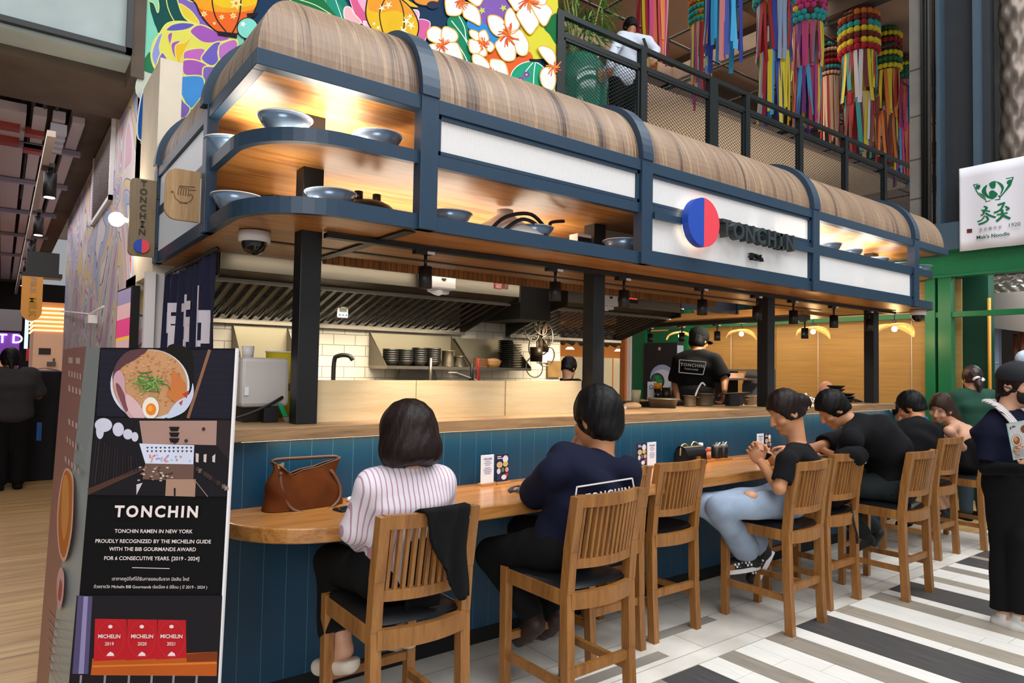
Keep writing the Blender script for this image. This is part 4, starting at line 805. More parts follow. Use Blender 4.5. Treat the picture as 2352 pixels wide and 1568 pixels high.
# ================================================================== wicker pendant lamps
def wicker_mat():
    m = bpy.data.materials.new('wicker_weave'); m.use_nodes = True; nt = m.node_tree; N = nt.nodes.new; L = nt.links.new
    b = nt.nodes['Principled BSDF']; b.inputs['Base Color'].default_value = hexc('#d9a55c'); b.inputs['Roughness'].default_value = .7; b.inputs['Emission Color'].default_value = (1, .62, .22, 1); b.inputs['Emission Strength'].default_value = .35
    return m
wk = wicker_mat(); w0 = None
for y, lab in ((6.63, 'wicker lamp behind the chef, pale in the light'), (5.57, 'wicker lamp between the chef and the third black post'), (4.53, 'wicker lamp beside the lone far spotlight and third post'), (3.55, 'wicker lamp next to the first green post')):
    if w0 is None:
        w0 = thing('wicker_lamp', lab, 'lamp', (8.2, y, 2.07), 'wicker pendant lamps')
        q = MB()
        def wf(u, v):
            a = u * 2 * math.pi; r = .03 + .21 * math.sin(v * math.pi * .5) ** .8 if v < 1 else .24; z = .055 - .07 * v ** 1.5
            r *= 1 + .18 * math.sin(2 * a + .6); z += .06 * math.sin(2 * a) * v + .02 * math.sin(a) * v; return (r * math.cos(a), r * 1.0 * math.sin(a), z)
        for i in range(26): q.tube([wf(i / 26 + .10 * v, v) for v in np.linspace(0.02, 1, 9)], .0035, 4); q.tube([wf(i / 26 - .10 * v, v) for v in np.linspace(0.02, 1, 9)], .0035, 4)
        for v in (.3, .45, .6, .75, .88, 1): q.tube([wf(u, v) for u in np.linspace(0, 1, 40, endpoint=False)], .004, 4, closed=True)
        q.build('shade', wk, w0, rel=True)
        q = MB(); q.ball((0, 0, .0), .032, 14); q.build('bulb', M['glow'], w0, rel=True)
        q = MB(); q.tube([(0, 0, .06), (0, 0, .62)], .005, 6); q.cyl((0, 0, .04), .018, .06, 10); q.build('cord', M['black'], w0, rel=True)
    else: dup(w0, (8.2, y, 2.07), label=lab)
    lamp('wicker_light', 'POINT', (8.2, y, 1.96), 5, (1, .62, .28), .05)

# ================================================================== canopy signs
t = thing('lettered_sign', 'round red and blue sign with dark raised letters across the reeded glass', 'sign', (4, 2.72, 2.5))
q = MB()
for c, a0, a1 in ((0, math.pi / 2, 3 * math.pi / 2), (1, -math.pi / 2, math.pi / 2)):
    q.prism([(.16 * math.cos(a), .157 * math.sin(a)) for a in np.linspace(a0, a1, 28)], (3.553, 2.69, 2.498), (1, 0, 0), (0, 0, 1), (0, .05, 0), c)
q.build('disc', [M['sblue'], M['red']], t)
q = MB(); q.tube([(3.553 + .13 * math.cos(a), 2.755, 2.498 + .13 * math.sin(a)) for a in np.linspace(0, 2 * math.pi, 40, endpoint=False)], .008, 6, closed=True); q.build('halo_light', mat('halo', (1, .85, .55, 1), .5, emit=6), t)
lx = [3.795, 3.93, 4.06, 4.195, 4.325, 4.44, 4.56]
for ch, x in zip('TONCHIN', lx):
    q = MB()
    if ch == 'I':
        for s in ((-.014, .014, -.055, .055), (-.034, .034, .036, .055), (-.034, .034, -.055, -.036)): q.box(x + s[0], x + s[1], 2.69, 2.74, 2.488 + s[2], 2.488 + s[3])
    else: q.text(ch, (x, 2.69, 2.488), (1, 0, 0), (0, 0, 1), .155, (0, .05, 0), bold=.03)
    q.build('letter', mat('letter_grey', '#2b3335', .5), t)
q = MB(); q.box(3.15, 4.99, 2.748, 2.765, 2.475, 2.515); q.build('backing_bar', M['navysteel'], t)
def kana(q, o, u, v, d, s, m=0, gap=1.25):
    """three block characters"""
    G = [[(0, .86, 1, 1.0), (.42, 0, .56, .86), (.1, .55, .9, .67), (.1, .55, .22, .36), (.78, .36, .9, .67), (.1, .28, .9, .40), (.42, 0, 1, .12), (.88, .0, 1, .2)],
         [(0, .72, 1, .84), (.3, .45, .44, 1.0), (.3, .42, .95, .55), (.82, .12, .95, .55), (.2, 0, .95, .13)],
         [(.12, .1, .28, 1), (.28, .42, .72, .55), (.6, 0, .72, .55), (.6, 0, 1, .12), (.0, 0, .28, .12)]]
    for k, g in enumerate(G):
        for a, b, c, e in g: q.prism([(a + k * gap, b), (c + k * gap, b), (c + k * gap, e), (a + k * gap, e)], o, np.array(u) * s, np.array(v) * s, d, m)
q = MB(); kana(q, (4.155, 2.745, 2.335), (1, 0, 0), (0, 0, 1), (0, .03, 0), .045); q.build('small_characters', M['black'], t)
# blade sign with vertical letters
t = thing('blade_sign', 'vertical wooden blade sign with dark letters and a red and blue dot', 'sign', (.69, 4.9, 2.2))
def rrect(w, h, r, corners, n=8):
    P = []
    for (cx, cy, a0, key) in ((w - r, h - r, 0, 'tr'), (r, h - r, 90, 'tl'), (r, r, 180, 'bl'), (w - r, r, 270, 'br')):
        if key in corners: P += [(cx + r * math.cos(R(a0 + i * 90 / n)), cy + r * math.sin(R(a0 + i * 90 / n))) for i in range(n + 1)]
        else: P.append(({'tr': w, 'tl': 0, 'bl': 0, 'br': w}[key], {'tr': h, 'tl': h, 'bl': 0, 'br': 0}[key]))
    return P
q = MB(); q.prism(rrect(.150, .50, .03, ('tl', 'bl')), (.618, 4.9, 2.222), (1, 0, 0), (0, 0, 1), (0, .03, 0)); q.build('board', mat('blade_wood', '#7b674c', .55, var=.12, scale=6, stretch=(12, 1, 1)), t)
for k, ch in enumerate('TONCHIN'):
    q = MB(); z = 2.69 - k * .0525
    if ch == 'I':
        for s in ((-.005, .005, -.02, .02), (-.013, .013, .013, .02), (-.013, .013, -.02, -.013)): q.box(.693 + s[0], .693 + s[1], 4.894, 4.9, z + s[2], z + s[3])
    else: q.text(ch, (.693, 4.894, z), (1, 0, 0), (0, 0, 1), .055, (0, .006, 0), bold=.012)
    q.build('letter', mat('letter_brown', '#2b2724', .6), t)
q = MB()
for c, a0, a1 in ((0, math.pi / 2, 3 * math.pi / 2), (1, -math.pi / 2, math.pi / 2)): q.prism([(.045 * math.cos(a), .045 * math.sin(a)) for a in np.linspace(a0, a1, 20)], (.693, 4.886, 2.285), (1, 0, 0), (0, 0, 1), (0, .014, 0), c)
q.build('dot', [M['sblue'], M['red']], t)
q = MB(); q.bar((.768, 4.915, 2.3), (.80, 4.915, 2.3), .03); q.bar((.768, 4.915, 2.62), (.80, 4.915, 2.62), .03); q.build('bracket', M['black'], t)
# carved bowl sign on the side of the canopy
t = thing('carved_sign', 'wooden plaque carved with a noodle bowl on the canopy side', 'sign', (.7, 3.68, 2.25))
q = MB(); c0, c1, c2 = ony(381, 394, 3.68), ony(461, 396, 3.68), ony(459, 511, 3.68); pw_, ph_ = c1[0] - c0[0], c1[2] - c2[2]
q.prism(rrect(pw_, ph_, .055, ('tl', 'bl'), 10), (c0[0], 3.68, c2[2]), (1, 0, 0), (0, 0, 1), (0, .022, 0)); q.build('board', M['signw'], t)
q = MB(); cx, cz = c0[0] + pw_ * .52, c2[2] + ph_ * .45; k_ = pw_ / .62
def TT(L_, r=.006): q.tube([(cx + x * k_, 3.679, cz + z * k_ * 1.25) for x, z in L_], r * k_ * 1.3, 6)
TT([(-.17, .04)] + [(-.16 * math.cos(a), .02 - .10 * math.sin(a)) for a in np.linspace(.15, math.pi - .15, 14)] + [(.17, .04)]); TT([(-.07, -.09), (.07, -.09)])
for k in range(4): TT([(-.10 + .045 * k, .03), (-.09 + .045 * k, .14), (-.06 + .045 * k, .16), (-.04 + .045 * k, .14), (-.055 + .045 * k, .03)], .005)
TT([(-.08, .17), (.2, .19)]); TT([(.08, .13), (.22, .14)]); TT([(.10, .04), (.12, .07), (.15, .06), (.16, .03)]); TT([(-.2, .05), (-.17, .06), (-.19, .08), (-.22, .06), (-.2, .05)])
q.build('carving', mat('carved_line', '#6f5236', .5), t)
# noren
t = thing('noren_curtain', 'dark navy noren curtain with three white block characters', 'curtain', (.86, 4.4, 1.6))
def nf(u, v): y = 5.2 - 1.45 * u; s = 1 - .06 * v * (u - .5); return (.87 + .022 * math.sin(u * 34 + 1) * (.4 + v) + .012 * math.sin(u * 77), y, 2.13 - .62 * v - .03 * math.sin(u * 3))
q = MB(); q.grid(lambda u, v: nf(u, v), 90, 10); q.build('cloth', mat('indigo_cloth', '#171a3c', .9, bump=.15, scale=60), t, solid=.003)
q = MB(); q.tube([(.87, 5.25, 2.135), (.87, 3.7, 2.135)], .012, 8); q.build('rod', M['black'], t)
def charm(): return Mural(lambda p, off: (nf((5.2 - p[0]) / 1.45, .5)[0] - .008, p[0], p[1]))
def glyph(y0, z0, w_, h_, G):
    pm = charm()
    for a, b, c, e in G:
        n = 6
        for i in range(n): u0, u1 = a + (c - a) * i / n, a + (c - a) * (i + 1) / n; pm.fill([(y0 - w_ * u0, z0 + h_ * b), (y0 - w_ * u1, z0 + h_ * b), (y0 - w_ * u1, z0 + h_ * e), (y0 - w_ * u0, z0 + h_ * e)], '#e4dcea', False)
    pm.mb.build('character', pm.mats, t)
glyph(4.86, 1.62, .26, .30, [(0, .80, .8, 1), (.2, .36, .5, .8), (.2, .55, 1, .72), (.2, .36, 1, .52), (.45, 0, 1, .14), (.45, .0, .65, .36), (.82, .0, 1, .24)])
glyph(4.47, 1.63, .26, .32, [(0, .68, 1, .84), (.1, .5, .4, 1), (.1, .4, 1, .55), (.6, .1, 1, .55), (.2, 0, .85, .16)])
glyph(4.05, 1.63, .25, .34, [(.1, 0, .36, 1), (.36, .38, .8, .58), (.56, .05, .72, .58), (.36, 0, .56, .1)])
# dome cameras
def dome(name, loc, lab):
    t = thing('dome_camera', lab, 'camera', loc); x, y, z = loc
    q = MB(); q.cyl((x, y, z + .05), .075, .05, 24); q.build('base', M['white'], t); q = MB(); q.lathe([(.06, .05), (.058, .03), (.045, .005), (.02, -.012), (0, -.015)], (x, y, z), 20); q.build('dome', mat('smoked_dome', '#1b1b1d', .1), t)
dome('a', (.97, 3.40, 2.09), 'white dome camera under the rounded left corner of the canopy'); dome('b', (7.28, 2.93, 2.09), 'white dome camera under the right end of the canopy')

# ================================================================== kitchen
def hood(x0, x1, lab, sidepanel=False):
    t = thing('extractor_hood', lab, 'hood', ((x0 + x1) / 2, 4.2, 1.85), 'kitchen extractor hoods')
    q = MB(); q.box(x0, x1, 4.2, 4.23, 2.10, 2.42); q.box(x0, x1, 4.23, 5.05, 2.40, 2.42); q.build('fascia', M['steel'], t)
    q = MB(); q.face([(x0, 4.195, 2.10), (x1, 4.195, 2.10), (x1, 4.33, 2.06), (x0, 4.33, 2.06)], 0); n = int((x1 - x0) / .022)
    for k in range(n):
        x = x0 + .02 + k * (x1 - x0 - .04) / n; q.obox((x, 4.262, 2.089), (.006, 0, 0), (0, .045, -.02), (0, .001, .002), 1)
    q.build('grille', [M['dksteel'], M['matblack']], t)
    q = MB(); n = int((x1 - x0 - .06) / .075)
    for k in range(n):
        a = x0 + .03 + k * .075; b = a + .075
        for (s0, s1, dz, m_) in ((0, .35, .0, 0), (.35, .5, .02, 1), (.5, .85, .03, 0), (.85, 1, .02, 1)):
            xa, xb = a + .075 * s0, a + .075 * s1; q.face([(xa, 4.34, 2.055 + dz), (xb, 4.34, 2.055 + dz), (xb, 5.03, 1.86 + dz), (xa, 5.03, 1.86 + dz)], m_)
    q.build('baffle_filter', [M['dksteel'], M['matblack']], t)
    q = MB(); q.box(x0, x1, 4.98, 5.05, 1.825, 1.85); q.box(x0, x1, 4.32, 4.35, 2.04, 2.07); q.build('drip_rail', M['steel'], t)
    q = MB()
    for x in (x0, x1): q = MB(); q.prism([(4.2, 2.06), (4.33, 2.05), (5.05, 1.83), (5.05, 2.42), (4.2, 2.42)], (x - .006, 0, 0), (0, 1, 0), (0, 0, 1), (.012, 0, 0)); q.build('side_panel', mat('hood_side_dark', '#3a332b', .4, .6), t)
hood(1.0, 3.24, 'long stainless extractor hood over the near cooking line'); hood(3.74, 5.2, 'shorter stainless extractor hood over the far cooking line')
q = MB(); q.box(3.4, 3.73, 4.4, 5.05, 1.95, 2.5); tag(q.build('duct_box', mat('black_duct', '#1b1916', .7)), 'black duct box filling the gap between the two hoods', 'duct')
def dispenser(x, lab):
    t = thing('paper_dispenser', lab, 'dispenser', (x, 4.15, 2.1), 'white paper dispensers')
    q = MB(); q.box(x - .135, x + .135, 4.10, 4.19, 2.09, 2.30); q.build('case', M['white'], t, bevel=.015)
    q = MB(); q.grid(lambda u, v: (x - .09 + .18 * u, 4.12 + .01 * math.sin(9 * u), 2.09 - .045 * v * (1 - .5 * abs(2 * u - 1)) + .004 * math.sin(12 * u)), 10, 3); q.build('paper_towel', M['paper'], t)
    q = MB(); q.prism([(.02 * math.cos(a), .02 * math.sin(a)) for a in np.linspace(math.pi, 2 * math.pi, 10)], (x + .03, 4.097, 2.17), (1, 0, 0), (0, 0, 1), (0, .004, 0)); q.text('tissue', (x + .04, 4.098, 2.27), (1, 0, 0), (0, 0, 1), .022, (0, .002, 0)); q.build('mark', M['ink'], t)
dispenser(2.45, 'white paper dispenser on the long hood by the first spotlight'); dispenser(4.12, 'white paper dispenser on the shorter hood beside the second post')
def timer(x, y, z, lab):
    t = thing('kitchen_timer', lab, 'timer', (x, y, z)); q = MB(); q.box(x - .042, x + .042, y - .02, y, z - .042, z + .042); q.build('case', M['white'], t, bevel=.008)
    q = MB(); q.box(x - .028, x + .028, y - .023, y - .02, z + .0, z + .028); q.build('display', mat('lcd', '#6f7a63', .4), t)
    for k in range(3): q = MB(); q.cyl((x - .025 + .025 * k, y - .02, z - .022), .008, .004, 10); q.lathe([(0, 0), (.008, 0)], (x - .025 + .025 * k, y - .024, z - .022), 10, ax=[[1, 0, 0], [0, 0, 1], [0, -1, 0]]); q.build('button', mat('timer_button', '#4a6ea8', .5), t)
timer(2.01, 4.198, 2.25, 'white timer on the long hood fascia'); timer(1.98, 4.7, 1.93, 'small white timer hanging from the hood baffles'); timer(4.82, 4.198, 2.24, 'white timer on the shorter hood fascia')
t = thing('fire_sign', 'red fire extinguisher notice at the end of the long hood', 'sign', (3.08, 4.19, 2.2))
q = MB(); q.box(2.99, 3.06, 4.194, 4.199, 2.15, 2.29); q.build('plate', mat('notice_red', '#c01f28', .5), t)
q = MB(); q.box(2.995, 3.055, 4.192, 4.194, 2.183, 2.187); q.box(3.02, 3.03, 4.192, 4.194, 2.2, 2.25); q.box(3.0, 3.05, 4.192, 4.194, 2.25, 2.27)
for k in range(3): q.box(3.0, 3.05, 4.192, 4.194, 2.157 + .008 * k, 2.16 + .008 * k)
q.build('symbols', M['wht'], t)
q = MB(); q.box(3.07, 3.12, 4.194, 4.199, 2.155, 2.25, 0); q.box(3.085, 3.105, 4.192, 4.194, 2.165, 2.23, 1); q.build('photo_label', [mat('label_brown', '#6a4a40', .5), mat('label_red', '#b04038', .5)], t)
t = thing('power_strip', 'black indicator panel with red lights lying on the shorter hood', 'panel', (4.35, 4.15, 2.16)); q = MB(); q.obox((4.36, 4.14, 2.16), (.13, 0, .0), (0, .04, .01), (0, 0, .018), 0); q.build('case', M['black'], t)
for k in range(6): q = MB(); q.box(4.25 + .04 * k, 4.275 + .04 * k, 4.10, 4.12, 2.165, 2.182); q.build('indicator', mat('red_led', (1, .08, .05, 1), .4, emit=.8), t)
# wall shelves
def wall_shelf(x0, x1, zt, zb, lab):
    t = thing('wall_shelf', lab, 'shelf', ((x0 + x1) / 2, 4.9, zb), 'steel wall shelves')
    q = MB(); q.box(x0, x1, 5.045, 5.058, zb, zt); q.build('back_plate', mat('shelf_back', '#a89f86', .35, .6), t)
    q = MB(); q.box(x0, x1, 4.74, 5.05, zb - .025, zb); q.build('board', M['steel'], t)
    for x in (x0, x1): q = MB(); q.prism([(4.74, zb), (5.05, zb), (5.05, zt)], (x - .004, 0, 0), (0, 1, 0), (0, 0, 1), (.008, 0, 0)); q.build('end_bracket', mat('bracket_steel', '#6d6456', .4, .7), t)
    return t
wall_shelf(1.31, 1.70, 1.815, 1.5, 'short steel wall shelf behind the white dough machine'); wall_shelf(2.37, 3.14, 1.81, 1.545, 'steel wall shelf holding dark bowls and pots'); wall_shelf(3.17, 3.80, 1.80, 1.545, 'steel wall shelf holding plates and a basket')
G = 'black bowls on the wall shelf'; db = None
for k, (x, n, lab) in enumerate(((2.47, 6, 'leftmost stack'), (2.60, 6, 'second stack'), (2.73, 7, 'third stack'), (2.86, 7, 'stack behind the pot'))):
    for j in range(n):
        if db is None: db = tag(MB().lathe([(.035, 0), (.04, .0), (.062, .03), (.066, .045), (.062, .045), (.04, .012), (0, .01)], n=20).build('dark_bowl', mat('black_ceramic', '#141210', .4)), '', 'bowl', G); o = db
        else: o = dup(db)
        o.location = (x, 4.87, 1.5455 + .0175 * j); o['label'] = 'black bowl of the %s of dark bowls on the middle wall shelf' % lab
for k, (x, n, r, lab) in enumerate(((3.60, 14, .07, 'black plate in the stack beside the basket'), (3.72, 10, .055, 'pale rimmed plate in the stack nearest the ladles'))):
    p0 = None
    for j in range(n):
        if p0 is None: p0 = tag(MB().lathe([(r * .5, 0), (r * .6, 0), (r, .012), (r, .016), (r * .6, .006), (0, .005)], n=24).build('stacked_plate', mat('plate_dark', '#1b1917', .4) if k == 0 else mat('plate_pale', '#b8ae9c', .4)), lab, 'plate', lab.split(' in the')[0] + 's stack'); o = p0
        else: o = dup(p0)
        o.location = (x, 4.86, 1.5455 + (.0175 if k == 0 else .022) * j)
def pot(x, y, z, r, h, lab, m=None, handles=True, lip=True):
    t = thing('cooking_pot', lab, 'pot', (x, y, z)); q = MB(); q.lathe([(0, 0), (r * .96, 0), (r, .01), (r, h), (r + .008, h), (r + .008, h + .004), (r - .004, h + .004), (r - .004, .01), (0, .008)], (x, y, z), 26); q.build('body', m or M['steel'], t)
    if handles:
        for s in (-1, 1): q = MB(); q.tube([(x + s * r, y - .03, z + h * .7), (x + s * (r + .03), y - .02, z + h * .72), (x + s * (r + .03), y + .02, z + h * .72), (x + s * r, y + .03, z + h * .7)], .004, 6); q.build('handle', M['steel'], t)
    return t
pot(3.0, 4.86, 1.545, .055, .13, 'tall steel pot at the right of the dark bowls on the shelf', handles=False); pot(3.075, 4.80, 1.545, .04, .085, 'small round steel canister on the middle wall shelf', handles=False)
t = thing('bread_basket', 'small basket with pink bread on the plate shelf', 'basket', (3.43, 4.85, 1.545)); q = MB(); q.lathe([(.0, 0), (.05, 0), (.075, .06), (.07, .06), (.045, .006), (0, .006)], (3.45, 4.84, 1.545), 20); q.build('basket', mat('basket_tan', '#b98a4e', .8, bump=.5, scale=60), t); q = MB(); q.ball((3.45, 4.84, 1.605), (.065, .06, .022), 14); q.build('bread', mat('pink_bread', '#d59a82', .7), t)
t = thing('wooden_spatulas', 'pile of brown wooden spatulas at the left of the plate shelf', 'spatulas', (3.3, 4.85, 1.545))
for k in range(4): q = MB(); q.box(3.24, 3.36, 4.80, 4.84, 1.546 + .02 * k, 1.562 + .02 * k); q.build('spatula', mat('brown_wood', '#7a5030', .6), t)
# hanging strainers
t = thing('noodle_strainers', 'cluster of wire noodle strainers hanging at the end of the tiled wall', 'strainers', (3.9, 4.7, 1.5)); c = np.array(ony(1240, 800, 4.72))
for k, (dx, dz, rr) in enumerate(((-.10, .16, .10), (.09, .13, .10), (-.08, .02, .085), (.05, .03, .085), (.08, -.07, .09), (-.06, -.17, .09), (.0, .2, .08))):
    q = MB(); q.tube([(c[0] + dx + rr * .8 * math.cos(a), c[1] + .03 * math.sin(a + k), c[2] + dz + rr * math.sin(a)) for a in np.linspace(0, 6.28, 26, endpoint=False)], .006, 6, closed=True); q.build('ring', M['steel'], t)
q = MB(); q.tube([c + (.08, 0, .30), c + (.02, 0, .1), c + (.0, 0, -.05)], .016, 8); q.tube([c + (-.02, 0, .26), c + (.0, 0, .0)], .012, 8); q.build('handle', mat('strainer_wood', '#5c4630', .6), t)
q = MB(); q.cyl(c + (-.04, 0, -.12), .055, .13, 18, 0, .06); q.cyl(c + (.06, .02, -.03), .045, .12, 18, 0, .05); q.build('basket', M['dksteel'], t)
q = MB(); q.box(3.85, 4.2, 5.03, 5.06, 1.82, 1.85); tag(q.build('hanging_rail', M['steel']), 'steel hanging rail on the tiles above the strainers', 'rail')
q = MB(); q.box(4.12, 4.30, 5.04, 5.06, 1.60, 1.74, 0); tag(q.build('wall_notice', M['wht']), 'blank white notice on the tiles beside the strainers', 'notice')
q = MB(); q.box(4.24, 4.41, 5.03, 5.06, 1.46, 1.62, 0); tag(q.build('wood_board', mat('osb', '#7d5f30', .8, var=.3)), 'brown wooden board at the right end of the tiled wall', 'board')
# kitchen counters
q = MB(); q.box(1.0, 4.4, 4.5, 5.05, 0, 1.28); tag(q.build('back_counter', M['steel']), 'long steel back counter hidden behind the pale wood screen', 'counter')
t = thing('faucet', 'dark gooseneck faucet rising behind the pale wood screen', 'faucet', (1.95, 4.7, 1.28)); q = MB(); q.tube(smooth([(1.93, 4.7, 1.28), (1.93, 4.7, 1.56), (1.95, 4.66, 1.61), (2.0, 4.6, 1.61), (2.02, 4.58, 1.58)], False), .016, 10); q.build('spout', M['black'], t)
q = MB(); q.prism([(2.55, 1.28), (3.0, 1.28), (2.9, 1.60), (2.62, 1.60)], (0, 4.95, 0), (1, 0, 0), (0, 0, 1), (0, .02, 0)); tag(q.build('steel_splash', M['steel']), 'leaning steel plate under the middle wall shelf', 'plate')
q = MB(); q.cyl((2.68, 4.6, 1.28), .012, .33, 10); tag(q.build('gas_tap', M['steel']), 'thin steel pipe standing behind the wood screen', 'pipe')
t = thing('stock_pan', 'dark pan with a tilted white lid behind the wood screen', 'pan', (2.75, 4.45, 1.28)); q = MB(); q.cyl((2.78, 4.6, 1.28), .12, .15, 20); q.build('pan', M['black'], t); q = MB(); q.obox((2.95, 4.55, 1.47), (.1, 0, -.03), (0, .06, 0), (.001, 0, .004)); q.build('lid', M['white'], t)
t = thing('tongs', 'red handled tongs standing up behind the wood screen', 'tongs', (3.05, 4.3, 1.28)); q = MB(); q.lathe([(.0, 0), (.028, .0), (.03, .1), (.01, .2), (.008, .33), (0, .335)], (3.06, 4.5, 1.28), 12); q.build('red_handle', mat('tong_red', '#b01c22', .4), t); q = MB(); q.lathe([(.0, 0), (.025, .0), (.02, .15), (.006, .3), (0, .3)], (3.0, 4.5, 1.28), 12); q.build('dark_arm', M['black'], t)
# dough machine on the ledge
t = thing('food_machine', 'white plastic kitchen machine on the ledge behind the poster stand', 'machine', (1.06, 3.5, 1.257))
q = MB(); q.box(.93, 1.165, 3.40, 3.58, 1.33, 1.575); q.build('casing', mat('offwhite_plastic', '#cfc8c4', .35), t, bevel=.02)
q = MB(); q.box(.95, 1.12, 3.42, 3.56, 1.2575, 1.33); q.build('base', M['dksteel'], t)
q = MB(); q.tube(smooth([(1.13, 3.395, 1.38), (1.05, 3.37, 1.34), (.95, 3.36, 1.30), (.85, 3.37, 1.27)], False), .008, 8); q.build('cable', M['black'], t)
q = MB(); q.box(.945, .965, 3.393, 3.40, 1.39, 1.43); q.build('rating_label', M['paper'], t)
q = MB(); q.cyl((.985, 3.5, 1.577), .026, .055, 18, 0, .03); tag(q.build('paper_cup', M['white']), 'white paper cup on top of the white kitchen machine', 'cup')
t = thing('yellow_tub', 'tall yellow plastic tub with white rim beside the first post', 'tub', (1.26, 3.75, 1.257)); q = MB(); q.lathe([(0, 0), (.075, 0), (.09, .36), (.085, .36), (.07, .01), (0, .01)], (1.24, 3.74, 1.25), 24); q.build('body', mat('tub_yellow', '#d8c21e', .4), t); q = MB(); q.tube([(1.24 + .09 * math.cos(a), 3.74 + .09 * math.sin(a), 1.61) for a in np.linspace(0, 6.28, 24, endpoint=False)], .005, 6, closed=True); q.build('rim', M['white'], t); q = MB(); q.box(1.19, 1.22, 3.652, 3.66, 1.52, 1.56, 0); q.box(1.2, 1.26, 3.648, 3.656, 1.40, 1.44, 1); q.build('label', [mat('tub_red', '#c23a30', .5), mat('tub_ink', '#6a6418', .5)], t)
q = MB(); q.box(.9, 1.6, 3.63, 4.0, 0, 1.25); q.box(3.3, 7.1, 3.63, 3.95, 0, 1.17); tag(q.build('service_counter', M['dksteel']), 'steel service counter behind the wooden ledge', 'counter')
t = thing('cleaning_brush', 'green handled brush hanging by the white kitchen machine', 'brush', (1.14, 3.38, 1.26)); q = MB(); q.obox((1.125, 3.375, 1.315), (.012, 0, .0), (0, .006, 0), (-.014, 0, .03)); q.build('handle', mat('brush_green', '#12a06a', .4), t); q = MB(); q.obox((1.15, 3.375, 1.27), (.02, 0, 0), (0, .01, 0), (-.006, 0, .012)); q.build('bristles', mat('bristle', '#8a7f70', .9), t)
q = MB(); q.box(1.03, 1.10, 3.36, 3.4, 1.2575, 1.33); tag(q.build('black_canister', M['black']), 'black canister under the white kitchen machine', 'canister')
q = MB(); q.cyl((1.19, 3.4, 1.2575), .02, .05, 12); tag(q.build('blue_jar', mat('jar_blue', '#1c3a78', .3)), 'small dark blue jar against the first post', 'jar')
# chef's side of the kitchen
w = MB(); w.box(3.3, 7.4, 3.96, 5.9, 0, .24); struct(w.build('floor_kitchen', M['matblack']))
q = MB(); q.box(4.0, 5.25, 4.0, 4.35, .24, 1.26, 0); tag(q.build('prep_counter', mat('prep_black', '#1d1b1a', .35)), 'black topped prep counter to the left of the chef', 'counter')
t = thing('grill_station', 'stainless grill station in front of the chef', 'grill', (6.8, 4.9, .24))
q = MB(); q.box(6.35, 7.1, 4.62, 5.2, .24, 1.15, 1); q.box(6.35, 7.15, 4.9, 5.2, 1.15, 1.56, 1); q.box(6.3, 7.1, 4.58, 4.95, 1.45, 1.47, 0); q.box(6.3, 7.1, 4.6, 5.2, 1.55, 1.575, 0); q.build('body', [M['steel'], M['dksteel']], t)
q = MB(); q.prism([(7.16, 1.10), (7.4, 1.1), (7.4, 1.58), (7.26, 1.58), (7.16, 1.38)], (0, 4.55, 0), (1, 0, 0), (0, 0, 1), (0, .3, 0)); q.build('side_shield', mat('shield_grey', '#77757a', .45, .3), t)
q = MB(); q.box(6.42, 6.85, 4.62, 4.85, 1.472, 1.53); tag(q.build('tray_of_packs', mat('pack_pink', '#d9a68c', .5, var=.2, scale=12)), 'tray of pale packs on the grill shelf beside the chef', 'tray')
def cupc(x, y, z, lab, c='#e2d2a8', h=.11): q = MB(); q.cyl((x, y, z), .035, h, 20, 0, .043); tag(q.build('paper_cup', mat('cup_' + c[1:], c, .6)), lab, 'cup')
cupc(4.42, 4.05, 1.262, 'tall cream paper cup on the prep counter by the green frame')
t = thing('squeeze_bottle', 'dark sauce bottle with an orange cap on the prep counter', 'bottle', (4.67, 4.03, 1.262)); q = MB(); q.cyl((4.68, 4.03, 1.262), .035, .12, 18); q.build('body', mat('soy', '#1a1210', .2), t); q = MB(); q.cyl((4.68, 4.03, 1.382), .036, .05, 18); q.build('cap', mat('cap_orange', '#e08a12', .5), t)
q = MB(); q.lathe([(0, 0), (.045, 0), (.055, .13), (.05, .13), (.04, .01), (0, .01)], (4.78, 4.02, 1.262), 20); tag(q.build('utensil_can', M['dksteel']), 'steel utensil can between the orange cap and the chef', 'can')
t = thing('card_sign', 'small white card lettered in blue behind the orange cap', 'card', (4.80, 4.2, 1.26)); q = MB(); q.box(4.74, 4.86, 4.2, 4.205, 1.262, 1.44); q.build('card', M['paper'], t); q = MB(); q.text('CUT', (4.81, 4.198, 1.39), (1, 0, 0), (0, 0, 1), .055, (0, -.002, 0), bold=.005); q.build('lettering', mat('ink_blue', '#2a5a9a', .5), t)
for k, (x, y, c) in enumerate(((4.22, 4.08, 'first'), (4.55, 4.1, 'second'))): q = MB(); q.cyl((x, y, 1.262), .07, .008, 20, 1); q.ball((x, y, 1.275), (.05, .05, .012), 12, 0); tag(q.build('dish', [mat('topping_yellow', '#d8b24a', .7), M['black']]), ['dark dish of yellow toppings at the left end of the prep counter', 'dark dish of yellow toppings beside the cream paper cup'][k], 'dish')
